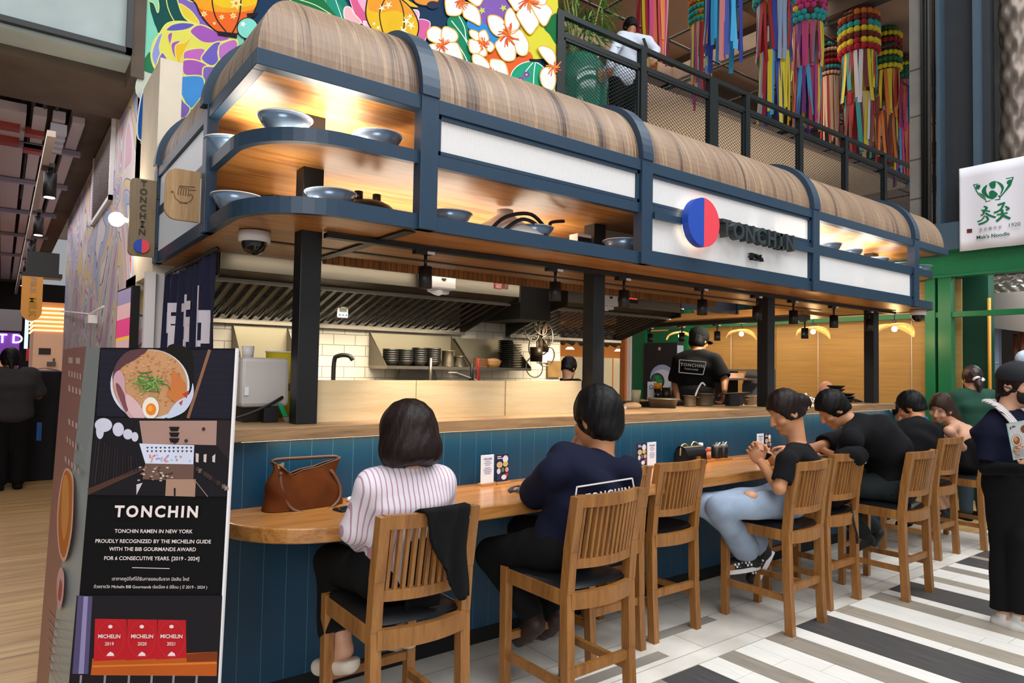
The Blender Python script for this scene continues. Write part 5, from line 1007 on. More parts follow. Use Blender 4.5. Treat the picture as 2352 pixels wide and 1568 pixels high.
# things along the ledge
t = thing('soap_pump', 'pink pump bottle on the ledge beside the seated man in navy', 'bottle', (3.30, 3.45, 1.2575)); q = MB(); q.box(3.28, 3.34, 3.45, 3.51, 1.2575, 1.29, 0); q.cyl((3.31, 3.48, 1.29), .012, .05, 10); q.box(3.295, 3.325, 3.47, 3.49, 1.34, 1.36); q.build('pump', mat('pump_pink', '#d9a0a2', .4), t)
q = MB(); q.box(3.38, 3.72, 3.5, 3.6, 1.2575, 1.275); tag(q.build('cutting_board', M['white']), 'white cutting board lying at the back of the ledge', 'board')
q = MB(); q.ball((3.80, 3.52, 1.275), (.09, .05, .03), 16); tag(q.build('dough', mat('dough', '#d3ab7e', .8, bump=.2)), 'lump of folded tan dough on the ledge beside the white board', 'dough')
t = thing('steel_tray', 'rectangular steel gastro tray on the ledge before the chef', 'tray', (4.15, 3.5, 1.2575)); q = MB(); q.lathe([(.0, 0), (.13, 0), (.15, .065), (.165, .068), (.165, .072), (.145, .07), (.125, .005), (0, .005)], (4.12, 3.5, 1.2575), 4); q.build('body', M['steel'], t)
pot(4.48, 3.52, 1.2575, .05, .085, 'steel pot with a white ladle on the ledge', handles=False); pot(4.70, 3.55, 1.2575, .075, .10, 'larger steel pot on the ledge below the chef', handles=True); pot(5.28, 3.5, 1.2575, .045, .07, 'small steel pan by the third post'); pot(5.42, 3.56, 1.2575, .06, .075, 'steel pot with a red banded lid by the third post', handles=False)
q = MB(); q.tube(smooth([(4.5, 3.5, 1.30), (4.53, 3.48, 1.40), (4.57, 3.47, 1.45), (4.61, 3.47, 1.43)], False), .007, 8); tag(q.build('ladle', M['white']), 'white curved ladle leaning in the ledge pot', 'ladle')
q = MB(); q.obox((5.05, 3.5, 1.36), (.19, .0, .004), (0, .03, 0), (0, 0, .004)); q.box(4.95, 5.15, 3.48, 3.52, 1.2575, 1.358); tag(q.build('knife_rest', M['black']), 'dark flat lid resting beside the black chalk label on the ledge', 'lid')
q = MB(); q.obox((4.95, 3.42, 1.30), (.06, 0, 0), (0, .004, .0), (0, 0, .045)); tag(q.build('chalk_label', mat('chalk_black', '#1c2022', .7)), 'small black chalk label on the ledge below the grill', 'label')
for k in range(3):
    q = MB(); q.lathe([(.03, 0), (.05, 0), (.085, .028), (.088, .032), (.05, .012), (0, .01)], (6.62, 3.42, 1.2575 + .07 + .034 * k), 24); tag(q.build('plate', mat('plate_black', '#26241f', .35)), 'dark plate in the taller stack on the ledge, %s' % ['lowest of the visible three', 'middle one', 'topmost'][k], 'plate', 'plates stacked on the ledge')
q = MB(); q.cyl((6.62, 3.42, 1.2575), .08, .07, 24); tag(q.build('dish_pile', mat('plate_black', '#26241f', .35)), 'dark pile of dishes under the taller plate stack', 'plates')
for k in range(3):
    q = MB(); q.lathe([(.03, 0), (.05, 0), (.085, .024), (.088, .028), (.05, .012), (0, .01)], (6.9, 3.46, 1.2575 + .03 * k), 24); tag(q.build('plate', mat('plate_black', '#26241f', .35)), 'dark plate in the lower stack on the ledge, %s' % ['at the bottom', 'in the middle', 'on top'][k], 'plate', 'plates stacked on the ledge')
q = MB(); q.cyl((6.2, 3.5, 1.2575), .11, .045, 24, 0, .13); tag(q.build('serving_bowl', M['white']), 'wide white serving bowl on the ledge beside the dark plates', 'bowl')
q = MB(); q.obox((7.02, 3.42, 1.28), (.08, 0, -.02), (0, .05, 0), (0, 0, .003)); tag(q.build('paper_menu', M['paper']), 'white folded menu on the ledge before the last post', 'menu')
# glossy panels under the canopy
t = thing('glossy_panels', 'glossy black panels hanging under the canopy behind the fascia', 'panel', (6, 4.7, 2.2))
for k in range(3): q = MB(); q.box(5.45 + .62 * k, 6.04 + .62 * k, 4.6, 4.64, 2.2, 2.75); q.build('panel', mat('gloss_black', '#10131c', .08), t)
lamp('kitchen_fill', 'AREA', (2.3, 4.06, 2.19), 2.2, (1, .88, .70), 2.4, .1, (2.3, 4.6, 1.2))  # unseen lamp added behind the fascia to light the hood
lamp('hood_fill', 'AREA', (2.2, 4.42, 1.97), 15, (1, .87, .66), 2.0, .12, (2.2, 5.0, 1.3)).data.spread = R(95); lamp('hood_fill', 'AREA', (4.4, 4.42, 1.97), 10, (1, .85, .62), 1.1, .12, (4.4, 5.0, 1.3)).data.spread = R(95)  # unseen lamps added under the hoods to brighten the tile wall
lamp('kitchen_fill', 'AREA', (6.0, 4.0, 2.14), 22, (1, .88, .7), .8, .12, (6.2, 4.7, 1.3))  # unseen area lamp aimed at the chef's side

# ================================================================== stools
def make_stool(label):
    t = thing('bar_stool', label, 'stool', (0, 0, 0), 'wooden bar stools along the bar')
    W_, D_ = .21, .225; lw = .042
    curve = lambda u, d=.035: -d * (1 - (2 * u - 1) ** 2)
    for s in (-1, 1):
        q = MB(); x = s * (W_ - lw / 2)
        pts = [(x, -D_ - .012, 0), (x, -D_ + .005, .30), (x, -D_ + .012, .60), (x, -D_ - .005, .78), (x, -D_ - .045, 1.015)]
        for a, b in zip(pts[:-1], pts[1:]):
            va, vb = np.array(a), np.array(b); q.raw([va + (i * lw / 2, j * .024, 0) for i, j in ((-1, -1), (1, -1), (1, 1), (-1, 1))] + [vb + (i * lw / 2, j * .022, 0) for i, j in ((-1, -1), (1, -1), (1, 1), (-1, 1))], [(0, 1, 5, 4), (1, 2, 6, 5), (2, 3, 7, 6), (3, 0, 4, 7), (3, 2, 1, 0), (4, 5, 6, 7)])
        q.build('leg', M['stoolw'], t, rel=True)
        q = MB(); q.raw([(x + i * lw * .45, D_ - .02 + j * .02, 0) for i, j in ((-1, -1), (1, -1), (1, 1), (-1, 1))] + [(x + i * lw / 2, D_ - .02 + j * .022, .615) for i, j in ((-1, -1), (1, -1), (1, 1), (-1, 1))], [(0, 1, 5, 4), (1, 2, 6, 5), (2, 3, 7, 6), (3, 0, 4, 7), (3, 2, 1, 0), (4, 5, 6, 7)])
        q.build('leg', M['stoolw'], t, rel=True)
        q = MB(); q.box(x - .013, x + .013, -D_, D_ - .02, .19, .225); q.build('side_stretcher', M['stoolw'], t, rel=True)
        q = MB(); q.box(x - .016, x + .016, -D_, D_ - .02, .545, .61); q.build('side_rail', M['stoolw'], t, rel=True)
    q = MB(); q.box(-W_ + .03, W_ - .03, D_ - .035, D_ - .01, .27, .305); q.build('footrest', M['stoolw'], t, rel=True)
    q = MB(); q.box(-W_ + .03, W_ - .03, -D_ - .01, -D_ + .015, .245, .285); q.build('back_stretcher', M['stoolw'], t, rel=True)
    q = MB(); q.box(-W_ + .03, W_ - .03, D_ - .035, D_ - .005, .55, .61); q.build('front_rail', M['stoolw'], t, rel=True)
    def rail(name, z0, z1, yb, th, d):
        q = MB(); n = 10; x0, x1 = -W_ + lw * .6, W_ - lw * .6
        for i in range(n):
            u0, u1 = i / n, (i + 1) / n; xa, xb = x0 + (x1 - x0) * u0, x0 + (x1 - x0) * u1; ya, yc = yb + curve(u0, d), yb + curve(u1, d)
            q.raw([(xa, ya - th, z0), (xb, yc - th, z0), (xb, yc + th, z0), (xa, ya + th, z0), (xa, ya - th, z1), (xb, yc - th, z1), (xb, yc + th, z1), (xa, ya + th, z1)], [(3, 2, 1, 0), (4, 5, 6, 7), (0, 1, 5, 4), (2, 3, 7, 6)] + ([(3, 0, 4, 7)] if i == 0 else []) + ([(1, 2, 6, 5)] if i == n - 1 else []))
        q.build(name, M['stoolw'], t, rel=True)
    rail('top_rail', .968, 1.018, -D_ - .04, .014, .04); rail('lower_rail', .705, .745, -D_ + .0, .012, .04); rail('seat_rail', .535, .605, -D_ + .0, .015, .035)
    for i in range(12):
        u = (i + 1) / 13; x = -W_ + lw * .6 + (2 * W_ - lw * 1.2) * u; q = MB(); q.bar((x, -D_ + curve(u, .04), .74), (x, -D_ - .04 + curve(u, .04), .972), .014, .018, (0, 1, 0)); q.build('back_slat', M['stoolw'], t, rel=True)
    q = MB()
    def sf(u, v): x = (-W_ + .012) + (2 * W_ - .024) * u; y = (-D_ - .03 * (1 - (2 * u - 1) ** 2) + .02) + (2 * D_ - .02 + .03 * (1 - (2 * u - 1) ** 2)) * v; e = min(u, 1 - u, v, 1 - v); return (x, y, .61 + .028 * min(1, e * 7) ** .5 - .008 * math.sin(math.pi * u) * math.sin(math.pi * v))
    q.grid(sf, 16, 16); n0 = len(q.v); q.box(-W_ + .02, W_ - .02, -D_ + .02, D_ - .01, .598, .612); q.build('seat', M['seat'], t, rel=True)
    return t
stools = [(1.287, 2.46, 0, 'wooden bar stool with a black jacket over its back'), (2.13, 2.375, .02, 'wooden bar stool under the man in the navy shirt'), (2.70, 2.83, 0, 'empty wooden bar stool half hidden behind the man in navy'), (3.21, 2.85, 0, 'empty wooden bar stool with light glinting on its black seat'),
          (3.95, 2.46, .03, 'wooden bar stool under the woman in ripped jeans'), (4.575, 2.55, 0, 'wooden bar stool holding a black backpack'), (5.185, 2.33, 0, 'wooden bar stool under the hunched man in black'), (6.51, 2.63, 0, 'wooden bar stool under the man in black near the bar end'), (7.22, 2.53, 0, 'wooden bar stool under the woman in the strappy top')]
st0 = None
for x, y, a, lab in stools:
    if st0 is None: st0 = make_stool(lab); st0.location = (x, y, 0)
    else: dup(st0, (x, y, 0), a, label=lab)
# ================================================================== poster stand
class Plane3:
    """a flat board through three points; meets sight lines so its print can be laid out on it"""
    def __init__(s, a, b, c, face):
        s.a = np.array(a); s.n = np.cross(np.array(b) - s.a, np.array(c) - s.a); s.n /= np.linalg.norm(s.n)
        if s.n @ (EYE - s.a) < 0: s.n = -s.n
        s.u = np.array(b) - s.a; s.u /= np.linalg.norm(s.u); s.v = np.cross(s.n, s.u)
        if s.v[2] < 0: s.v = -s.v
    def at(s, px, py, off=0): d = ray(px, py); t = ((s.a - EYE) @ s.n) / (d @ s.n); return EYE + d * t + s.n * off
ta, tb = atd(230, 798, 2.45), atd(545, 800, 2.45); ba = atd(165, 1568, 2.28)
PF = Plane3(ta, tb, ba, 1)
bb = PF.at(503, 1568); ext = lambda a, b, z: a + (b - a) * ((z - a[2]) / (b[2] - a[2]))
fa, fb = ext(ta, ba, .02), ext(tb, bb, .02)
t = thing('poster_stand', 'tall black printed poster stand with ramen and restaurant photos', 'poster stand', ((fa + fb) / 2 * np.array([1, 1, 0])))
q = MB(); n_ = PF.n; q.raw([p - n_ * .012 for p in (ta, tb, fb, fa)] + [ta, tb, fb, fa], [(0, 1, 2, 3), (7, 6, 5, 4), (0, 4, 5, 1), (1, 5, 6, 2), (2, 6, 7, 3), (3, 7, 4, 0)]); q.build('front_board', mat('poster_black', '#0b0a0d', .6, spec=.15), t)
q = MB(); q.bar(tb, fb, .008, .014, n_); q.build('edge_strip', M['white'], t)
sa, sb = atd(146, 802, 3.05), atd(199, 795, 2.56); sc = atd(112, 1568, 2.40)
PS = Plane3(sb, sa, sc, 1); sd = PS.at(84, 1568); s_fb, s_fa = ext(sb, sc, .02), ext(sa, sd, .02)
q = MB(); q.raw([p - PS.n * .012 for p in (sa, sb, s_fb, s_fa)] + [sa, sb, s_fb, s_fa], [(0, 1, 2, 3), (7, 6, 5, 4), (0, 4, 5, 1), (1, 5, 6, 2), (2, 6, 7, 3), (3, 7, 4, 0)]); q.build('side_board', mat('poster_mauve', '#93685f', .45), t)
q = MB(); q.raw([sb + PS.n * .001, ta - n_ * .013, fa - n_ * .013, s_fb + PS.n * .001], [(0, 1, 2, 3), (3, 2, 1, 0)]); q.build('silver_web', mat('silver_board', '#a7aeae', .3, .4), t)
pm = Mural(lambda p, off: PF.at(p[0], p[1], .0012 + off), .00002)
# top photo: ramen bowl
pm.fill([(232, 802), (543, 804), (534, 962), (222, 956)], '#1c1a26', False)
for k in range(9): pm.line([(228 - k, 812 + 16 * k), (540 - k, 816 + 16 * k)], '#232030', 1.5, sm=False)
pm.fill([(382, 803), (436, 803), (446, 850), (436, 960), (395, 960)], '#15130f')
pm.line([(482, 803), (432, 960)], '#8a5f45', 7, sm=False)
pm.ell((345, 884), 91, 82, '#cfd2e0', None, 3, .05, 40); pm.ell((345, 881), 86, 78, '#c18f66', None, 3, .05, 40)
r_ = random.Random(5)
for k in range(150):
    a = r_.random() * 6.28; q_ = r_.random() ** .5; x, y = 350 + 76 * q_ * math.cos(a), 872 + 66 * q_ * math.sin(a); pm.ell((x, y), 2.2 + 2 * r_.random(), 1.6 + r_.random(), r_.choice(['#d0a27a', '#b57d50', '#c99468', '#a86c42']), n=7)
pm.fill([(298, 806), (340, 803), (310, 826), (278, 846), (266, 880), (260, 862), (272, 830)], '#5a3a40'); pm.fill([(262, 870), (276, 850), (288, 870), (290, 900), (306, 930), (318, 960), (300, 960), (274, 920)], '#c49aa2'); pm.fill([(268, 880), (280, 890), (296, 930), (290, 945), (272, 905)], '#7a4a4e'); pm.fill([(290, 905), (314, 920), (336, 955), (316, 962), (296, 940)], '#d3acb0')
pm.fill([(398, 850), (425, 880), (428, 905), (410, 925), (385, 905), (395, 880)], '#c4743c'); pm.fill([(405, 925), (436, 905), (444, 880), (445, 910), (425, 945), (385, 960)], '#c3c8df')
pm.fill([(420, 905), (436, 896), (430, 915)], '#b5402e', False); pm.fill([(412, 925), (422, 918), (418, 932)], '#b5402e', False)
for k in range(70):
    x, y = 345 + r_.gauss(0, 17), 880 + r_.gauss(0, 11); a = r_.random() * 3.14; L = 7 + 9 * r_.random()
    pm.line([(x - L * math.cos(a), y - L * math.sin(a) * .6), (x + 2, y + 1), (x + L * math.cos(a), y + L * math.sin(a) * .6)], r_.choice(['#5f8a3e', '#7aa556', '#42692c', '#8fb868']), 2)
pm.ell((348, 937), 19, 25, '#e8ded2', n=26); pm.ell((349, 940), 12, 14, '#e0802a', n=20); pm.ell((347, 938), 6, 7, '#ee9c3c', n=14)
# restaurant photo
pm.fill([(222, 958), (534, 964), (527, 1140), (204, 1136)], '#19151a', False)
pm.fill([(322, 966), (500, 966), (498, 1022), (330, 1018)], '#a58378', False); pm.fill([(500, 966), (534, 966), (531, 1060), (498, 1022)], '#2c2124', False)
for x, y, a, b in ((240, 976, 20, 16), (232, 990, 9, 18), (274, 986, 13, 16), (296, 997, 11, 12), (312, 1003, 8, 11)): pm.ell((x, y), a, b, '#c6c4d6')
pm.fill([(322, 1018), (448, 1022), (446, 1066), (336, 1064)], '#cfd3e6', False)
for k in range(11):
    for j in range(2): pm.fill([(338 + 10 * k, 1026 + 8 * j), (344 + 10 * k, 1026 + 8 * j), (341 + 10 * k, 1031 + 8 * j)], '#2b2733', False)
for k in range(26): pm.ell((340 + r_.random() * 104, 1044 + r_.random() * 18), 2.4, 2.4, r_.choice(['#d98a8a', '#8a94c4', '#e8e2ea', '#c9746a', '#a8aed0']), n=7)
pm.fill([(336, 1064), (448, 1067), (446, 1104), (330, 1100)], '#6a4f46', False); pm.fill([(204, 1122), (330, 1070), (334, 1078), (206, 1136)], '#4a3228', False)
pm.fill([(384, 1100), (452, 1100), (450, 1140), (382, 1138)], '#a4826e', False); pm.fill([(316, 1136), (316, 1112), (330, 1108)], '#c4bfc8', False)
for k in range(34): pm.ell((320 + 80 * r_.random(), 1072 + 34 * r_.random()), 3.4, 1.7, r_.choice(['#cfc3bc', '#b5a79e', '#3a2c28', '#8a7468']), n=8)
for x in (452, 470, 490): pm.fill([(x, 1040 + (x - 452) * .2), (x + 7, 1042), (x + 6, 1062), (x, 1060)], '#c9b9b4', False)
for k in range(16): pm.line([(226 + 6 * k, 1008 + 3 * k), (214 + 7 * k, 1112 - 2 * k)], r_.choice(['#2a2226', '#221b20', '#342a2c']), 2.5, sm=False)
for k in range(12): pm.fill([(452 + 6 * k, 1072 + 4 * k), (460 + 6 * k, 1071 + 4 * k), (462 + 6 * k, 1080 + 4 * k), (452 + 6 * k, 1082 + 4 * k)], r_.choice(['#6a5850', '#3a2c2a', '#8a7870', '#241c1e']), False)
for x, y in ((404, 1015), (430, 1012), (470, 985)): pm.ell((x, y), 4, 4, '#3a2e2e')
for k in range(3): pm.fill([(391, 980 + 13 * k), (415, 980 + 13 * k), (411, 990 + 13 * k), (395, 990 + 13 * k)], '#1c1618', False)
pm.line([(448, 1100), (480, 1140)], '#8a746c', 2, sm=False); pm.line([(404, 1120), (404, 1138)], '#201818', 4, sm=False)
# red guide covers
pm.fill([(180, 1366), (513, 1366), (503, 1568), (162, 1568)], '#1b171c', False)
pm.fill([(183, 1366), (216, 1368), (206, 1545), (170, 1545)], '#51486e', False); pm.fill([(196, 1368), (206, 1368), (196, 1545), (184, 1545)], '#8a82aa', False)
pm.fill([(216, 1510), (502, 1494), (500, 1550), (212, 1548)], '#b5551c', False); pm.fill([(430, 1500), (502, 1494), (501, 1516), (432, 1518)], '#7a3412', False); pm.line([(216, 1528), (500, 1520)], '#d4782c', 4, sm=False)
for x in (190, 245, 300, 352, 402, 455): pm.line([(x, 1548), (x - 3, 1590)], '#8a8088', 5)
for k, (x0, x1) in enumerate(((222, 294), (296, 364), (366, 430))):
    pm.fill([(x0, 1419 + k), (x1, 1420 + k), (x1 + 1, 1512 - 2 * k), (x0 - 3, 1516 - 2 * k)], '#b51a24', False); cx = (x0 + x1) / 2
    pm.ell((cx - 1, 1466), 31, 42, '#c23036', n=30); pm.ell((cx - 1, 1466), 30, 41, '#b51a24', n=30)
    pm.ell((cx - 1, 1437), 5, 4, '#e9d2d2'); pm.fill([(cx - 10, 1504), (cx + 8, 1504), (cx + 6, 1498), (cx - 1, 1494), (cx - 7, 1499)], '#e9d2d2', False)
pm.mb.build('printed_photos', pm.mats, t)
def ptext(s_, px, py, hpx, m, pl=PF, name='printed_text', bold=.0, space=1.0):
    o_ = pl.at(px, py, .0125); sc_ = np.linalg.norm(pl.at(px, py + hpx) - pl.at(px, py)) / .87
    q = MB(); q.text(s_, o_, pl.u, pl.v, sc_, None, bold=bold, space=space); return q.build(name, m, t)
pw = mat('poster_white', '#e6d8d6', .6)
ptext('TONCHIN', 364, 1175, 31, pw, bold=.035, space=1.28, name='printed_heading')
for s_, x, y in (('TONCHIN RAMEN IN NEW YORK', 357, 1219), ('PROUDLY RECOGNIZED BY THE MICHELIN GUIDE', 356, 1242), ('WITH THE BIB GOURMANDS AWARD', 355, 1260), ('FOR 6 CONSECUTIVE YEARS. [2019 - 2024]', 353, 1281)): ptext(s_, x, y, 10.5, pw, bold=.012)
q = MB(); q.face([PF.at(*p, .0125) for p in ((308, 1301), (394, 1303), (394, 1304.4), (308, 1302.4))]); q.build('printed_rule', pw, t)
ptext('เราภาคภูมิใจที่ได้รับการยอมรับจาก มิชลิน ไกด์', 350, 1328, 9, pw); ptext('ด้วยรางวัล Michelin BIB Gourmands ต่อเนื่อง 6 ปีซ้อน ( ปี 2019 - 2024 )', 350, 1346, 8.2, pw)
for k, x in enumerate((256, 331, 398)):
    ptext('MICHELIN', x, 1459, 10.5, pw, bold=.02); ptext(str(2019 + k), x, 1476, 9.5, pw, bold=.01)
ps = Mural(lambda p, off: PS.at(p[0], p[1], .0012 + off), .00002)
ps.fill([(152, 1075), (168, 1090), (170, 1140), (166, 1220), (154, 1280), (143, 1286), (134, 1250), (132, 1180), (140, 1110)], '#d0a390'); ps.fill([(152, 1080), (165, 1096), (167, 1140), (163, 1215), (152, 1272), (144, 1278), (137, 1248), (135, 1182), (142, 1114)], '#b5682e'); ps.fill([(150, 1090), (158, 1110), (158, 1190), (148, 1240), (142, 1200), (144, 1120)], '#c98a4a')
NP = lambda: Mural(lambda p, off: PS.at(p[0], p[1], .0012 + off), .00002)
ps.mb.build('printed_bowl', ps.mats, t); ps = NP(); ps.fill([(140, 1302), (148, 1320), (146, 1370), (138, 1400), (132, 1380), (132, 1330)], '#c9a09c'); ps.fill([(139, 1330), (144, 1345), (140, 1378), (134, 1370)], '#a8564a')
ps.mb.build('printed_dish', ps.mats, t); ps = NP()
for y0, n, x0, x1 in ((820, 2, 158, 192), (850, 5, 158, 190), (884, 4, 158, 190), (960, 3, 158, 182), (1000, 4, 154, 180), (1045, 5, 150, 186)):
    for j in range(n): a = x0 + (x1 - x0) * j / n; ps.fill([(a, y0 + j * 3 * (y0 - 780) / 120), (a + (x1 - x0) / n * .6, y0 + (j + .7) * 3 * (y0 - 780) / 120), (a + (x1 - x0) / n * .6, y0 + 14 + (j + .7) * 3 * (y0 - 780) / 120), (a, y0 + 14 + j * 3 * (y0 - 780) / 120)], '#b79a92', False)
for k in range(7): ps.line([(112, 1400 + 22 * k), (142, 1440 + 24 * k)], '#a3857e', 2, sm=False)
ps.mb.build('side_lettering', ps.mats, t)

# ================================================================== things on the dining shelf
t = thing('handbag', 'brown suede handbag with a looped leather handle on the dining shelf', 'handbag', (1.12, 2.95, .9))
sued = mat('brown_suede', '#5e2c08', .9, var=.3, scale=7, bump=.3, spec=.2); lea = mat('brown_leather', '#5f3a26', .45)
bl_, br_ = np.array([.94, 2.95, .9]), np.array([1.315, 2.985, .9]); dv = br_ - bl_; nv = np.array([-dv[1], dv[0], 0]); nv /= np.linalg.norm(nv)
def bagf(u, v):
    a = u * 2 * math.pi; cx = .5 + .5 * (abs(math.cos(a)) ** .55) * np.sign(math.cos(a)); cy = (abs(math.sin(a)) ** .75) * np.sign(math.sin(a))
    w = .07 * (1 - v) + .018 * v + .012 * math.sin(v * 3.1); hgt = .168 + .04 * (abs(cx - .5) * 2) ** 2 - .025 * math.exp(-((cx - .33) / .12) ** 2); ins = .035 * v * (1 - 2 * cx) + .016 * math.sin(v * 9 + cx * 5) * v
    return bl_ + dv * cx * 1.0 + dv / np.linalg.norm(dv) * ins + nv * (w * cy + .07 + .011 * math.sin(cx * 17 + v * 7) * v) + np.array([0, 0, .003 + hgt * v])
q = MB(); q.grid(lambda u, v: bagf(u, v), 48, 12); q.face([bagf(i / 24, 0) for i in range(24)][::-1]); q.build('body', sued, t)
q = MB(); q.tube([bagf(i / 40, 1) for i in range(40)], .004, 6, closed=True); q.build('rim_binding', lea, t)
f0, f1 = bagf(.62, .80), bagf(.87, .76)
q = MB(); q.tube(smooth([f0, f0 - nv * .02 + (0, 0, -.06), f0 - nv * .05 + dv * .1 + (0, 0, -.15), (f0 + f1) / 2 - nv * .09 + np.array([.03, 0, -.168]), f1 - nv * .05 + dv * .03 + (0, 0, -.13), f1 - nv * .03 + dv * .08 + (0, 0, -.07), f1 - nv * .01], False), .0075, 8); q.build('front_handle', lea, t)
g0, g1 = bagf(.42, .95), bagf(.08, .95)
q = MB(); q.tube(smooth([g0, g0 + (0, 0, .022), (g0 + g1) / 2 + (0, 0, .022), g1 + (0, 0, .018), g1], False), .0075, 8); q.build('rear_handle', lea, t)
for p in (f0, f1): q = MB(); q.ball(p, .012, 10); q.build('handle_tab', lea, t)
q = MB(); q.prism([(0, 0), (.03, .01), (.028, -.045), (.012, -.05)], bagf(.6, .98) - nv * .004, dv / np.linalg.norm(dv), (0, 0, 1), -nv * .003); q.build('hang_tag', mat('tan_tag', '#a8865a', .6), t)
q = MB()
for k in range(9): q.ball((1.35 + .02 * (k % 3) + .008 * math.sin(k * 3), 3.0 + .016 * (k // 3), .912 + .01 * ((k * 2) % 3)), (.018, .014, .012), 8)
tag(q.build('tissue', M['paper']), 'crumpled white tissue beside the brown handbag', 'tissue')
def phone(c, u, lab, nrm=(0, 0, 1)):
    t = thing('phone', lab, 'phone', c); u = np.array(u, float); u /= np.linalg.norm(u); n = np.array(nrm, float); n /= np.linalg.norm(n); v = np.cross(n, u)
    q = MB(); q.obox(c, u * .075, v * .036, n * .004); q.build('case', M['matblack'], t, bevel=.003); q = MB(); q.obox(np.array(c) + n * .0042, u * .071, v * .033, n * .0004); q.build('screen', mat('phone_glass', '#0c0d12', .05), t)
c_ = onz(806, 1166, .905); phone(c_, (1, .25, 0), 'black phone lying on the dining shelf beside the seated woman')
def menu_card(x, y, kind, w=.085, h=.15, rz=0):
    q = MB(); q.box(-w / 2 - .01, w / 2 + .01, -.018, .018, 0, .014); 
    return q
def menu_set(x0, labs, order):
    for k, kind in enumerate(order):
        x = x0 + .1 * k; t = thing('table_card', labs[k], 'menu card', (x, 3.05, .9), 'menu cards on the dining shelf')
        q = MB(); q.box(x - .047, x + .047, 3.03, 3.075, .9005, .914); q.build('wood_base', mat('card_base', '#b9875a', .5), t)
        q = MB(); q.box(x - .042, x + .042, 3.05, 3.056, .912, 1.066); q.build('card', M['paper'] if kind == 'w' else mat('card_navy', '#1e2444', .5), t)
        pm = Mural(lambda p, off: (x + p[0], 3.049 - off, .912 + p[1]), .0002)
        if kind == 'w':
            q = MB(); q.text('WELCOME', (x, 3.0485, 1.045), (1, 0, 0), (0, 0, 1), .011, (0, -.0005, 0), bold=.02); q.build('heading', mat('card_blue', '#4a62a8', .5), t)
            for j, (wd, z) in enumerate(((.035, .118), (.05, .108), (.03, .098), (.042, .082), (.055, .072), (.05, .062), (.038, .052))): pm.fill([(-wd / 2, z), (wd / 2, z), (wd / 2, z + .004), (-wd / 2, z + .004)], '#9aa6c8', False)
        else:
            pm.fill([(-.036, .138), (-.01, .138), (-.01, .143), (-.036, .143)], '#e6e6ee', False); pm.fill([(-.036, .128), (.0, .128), (.0, .133), (-.036, .133)], '#e6e6ee', False)
            pm.ell((.02, .125), .019, .02, '#e4e4ec'); pm.ell((-.02, .095), .018, .015, '#d8b06a', '#e8e0d4', .003); pm.ell((.02, .098), .015, .013, '#e0b93a', '#f0ead8', .003); pm.ell((-.026, .06), .013, .016, '#d8dae2'); pm.fill([(-.008, .055), (.012, .055), (.012, .078), (-.008, .078)], '#6e7a58', False); pm.ell((.03, .066), .012, .014, '#d9a0a8'); pm.ell((.028, .038), .012, .01, '#b03a3a'); pm.ell((.01, .025), .018, .014, '#e4e2e4'); pm.fill([(-.04, .01), (-.012, .01), (-.012, .045), (-.04, .045)], '#2f3a5e', False)
        pm.mb.build('print', pm.mats, t)
menu_set(2.15, ['white welcome card between the two nearest diners, left of a navy menu', 'navy food menu card between the two nearest diners'], 'wn')
menu_set(3.39, ['navy food menu card behind the empty stool, left of a white card', 'white welcome card beside the small black chain handbag'], 'nw')
menu_set(4.75, ['white welcome card in front of the woman with the phone', 'navy food menu card half behind the woman with the phone'], 'wn')
t = thing('cap', 'folded dark blue visor cap on the dining shelf', 'cap', (2.2, 2.82, .9)); q = MB()
q.grid(lambda u, v: (2.12 + .11 * u + .03 * v, 2.80 + .06 * v + .01 * math.sin(u * 6), .903 + .03 * math.sin(math.pi * u) * (1 - v * .5)), 10, 8); q.build('crown', mat('cap_navy', '#1d2a3f', .8), t, solid=.006)
q = MB(); q.grid(lambda u, v: (2.15 + .13 * u, 2.73 + .06 * v, .905 + .022 * math.sin(math.pi * u) + .012 * v), 10, 6); q.build('brim', mat('cap_slate', '#3a4b62', .7), t, solid=.005)
t = thing('chain_handbag', 'small black leather handbag with a gold clasp and chain', 'handbag', (3.87, 3.03, .9))
q = MB(); q.grid(lambda u, v: (3.77 + .21 * u, 3.035 - .06 * math.cos(v * math.pi) * (1.0 if v < .5 else 1) , .9005 + .125 * math.sin(v * math.pi) ** .6), 14, 14); q.build('body', mat('gloss_leather', '#111114', .25), t)
q = MB()
for x in (3.772, 3.978): q = MB(); q.prism([(-.06, 0), (.06, 0), (.05, .09), (.0, .124), (-.05, .09)], (x, 3.035, .9005), (0, 1, 0), (0, 0, 1), (.004, 0, 0)); q.build('side_gusset', M['seat'], t)
q = MB(); q.box(3.86, 3.9, 2.966, 2.976, .915, .955); q.build('clasp', mat('gold', '#c9932a', .3, .9), t)
q = MB(); q.tube(smooth([(3.77, 3.04, .96), (3.78, 3.04, 1.02), (3.83, 3.05, 1.035), (3.86, 3.05, 1.02)], False), .006, 6); q.tube(smooth([(3.90, 3.05, 1.02), (3.93, 3.05, 1.045), (3.97, 3.05, 1.03)], False), .006, 6); q.build('chain', mat('pale_gold', '#cbb27a', .35, .8), t)
def jar_tray(x0, w, lab): q = MB(); q.box(x0, x0 + w, 3.01, 3.11, .9005, .913); tag(q.build('wooden_tray', mat('tray_wood', '#b06f34', .5)), lab, 'tray', 'wooden condiment trays')
jar_tray(4.0, .13, 'wooden condiment tray under the red capped bottle'); jar_tray(4.16, .17, 'wooden condiment tray under the two black jars')
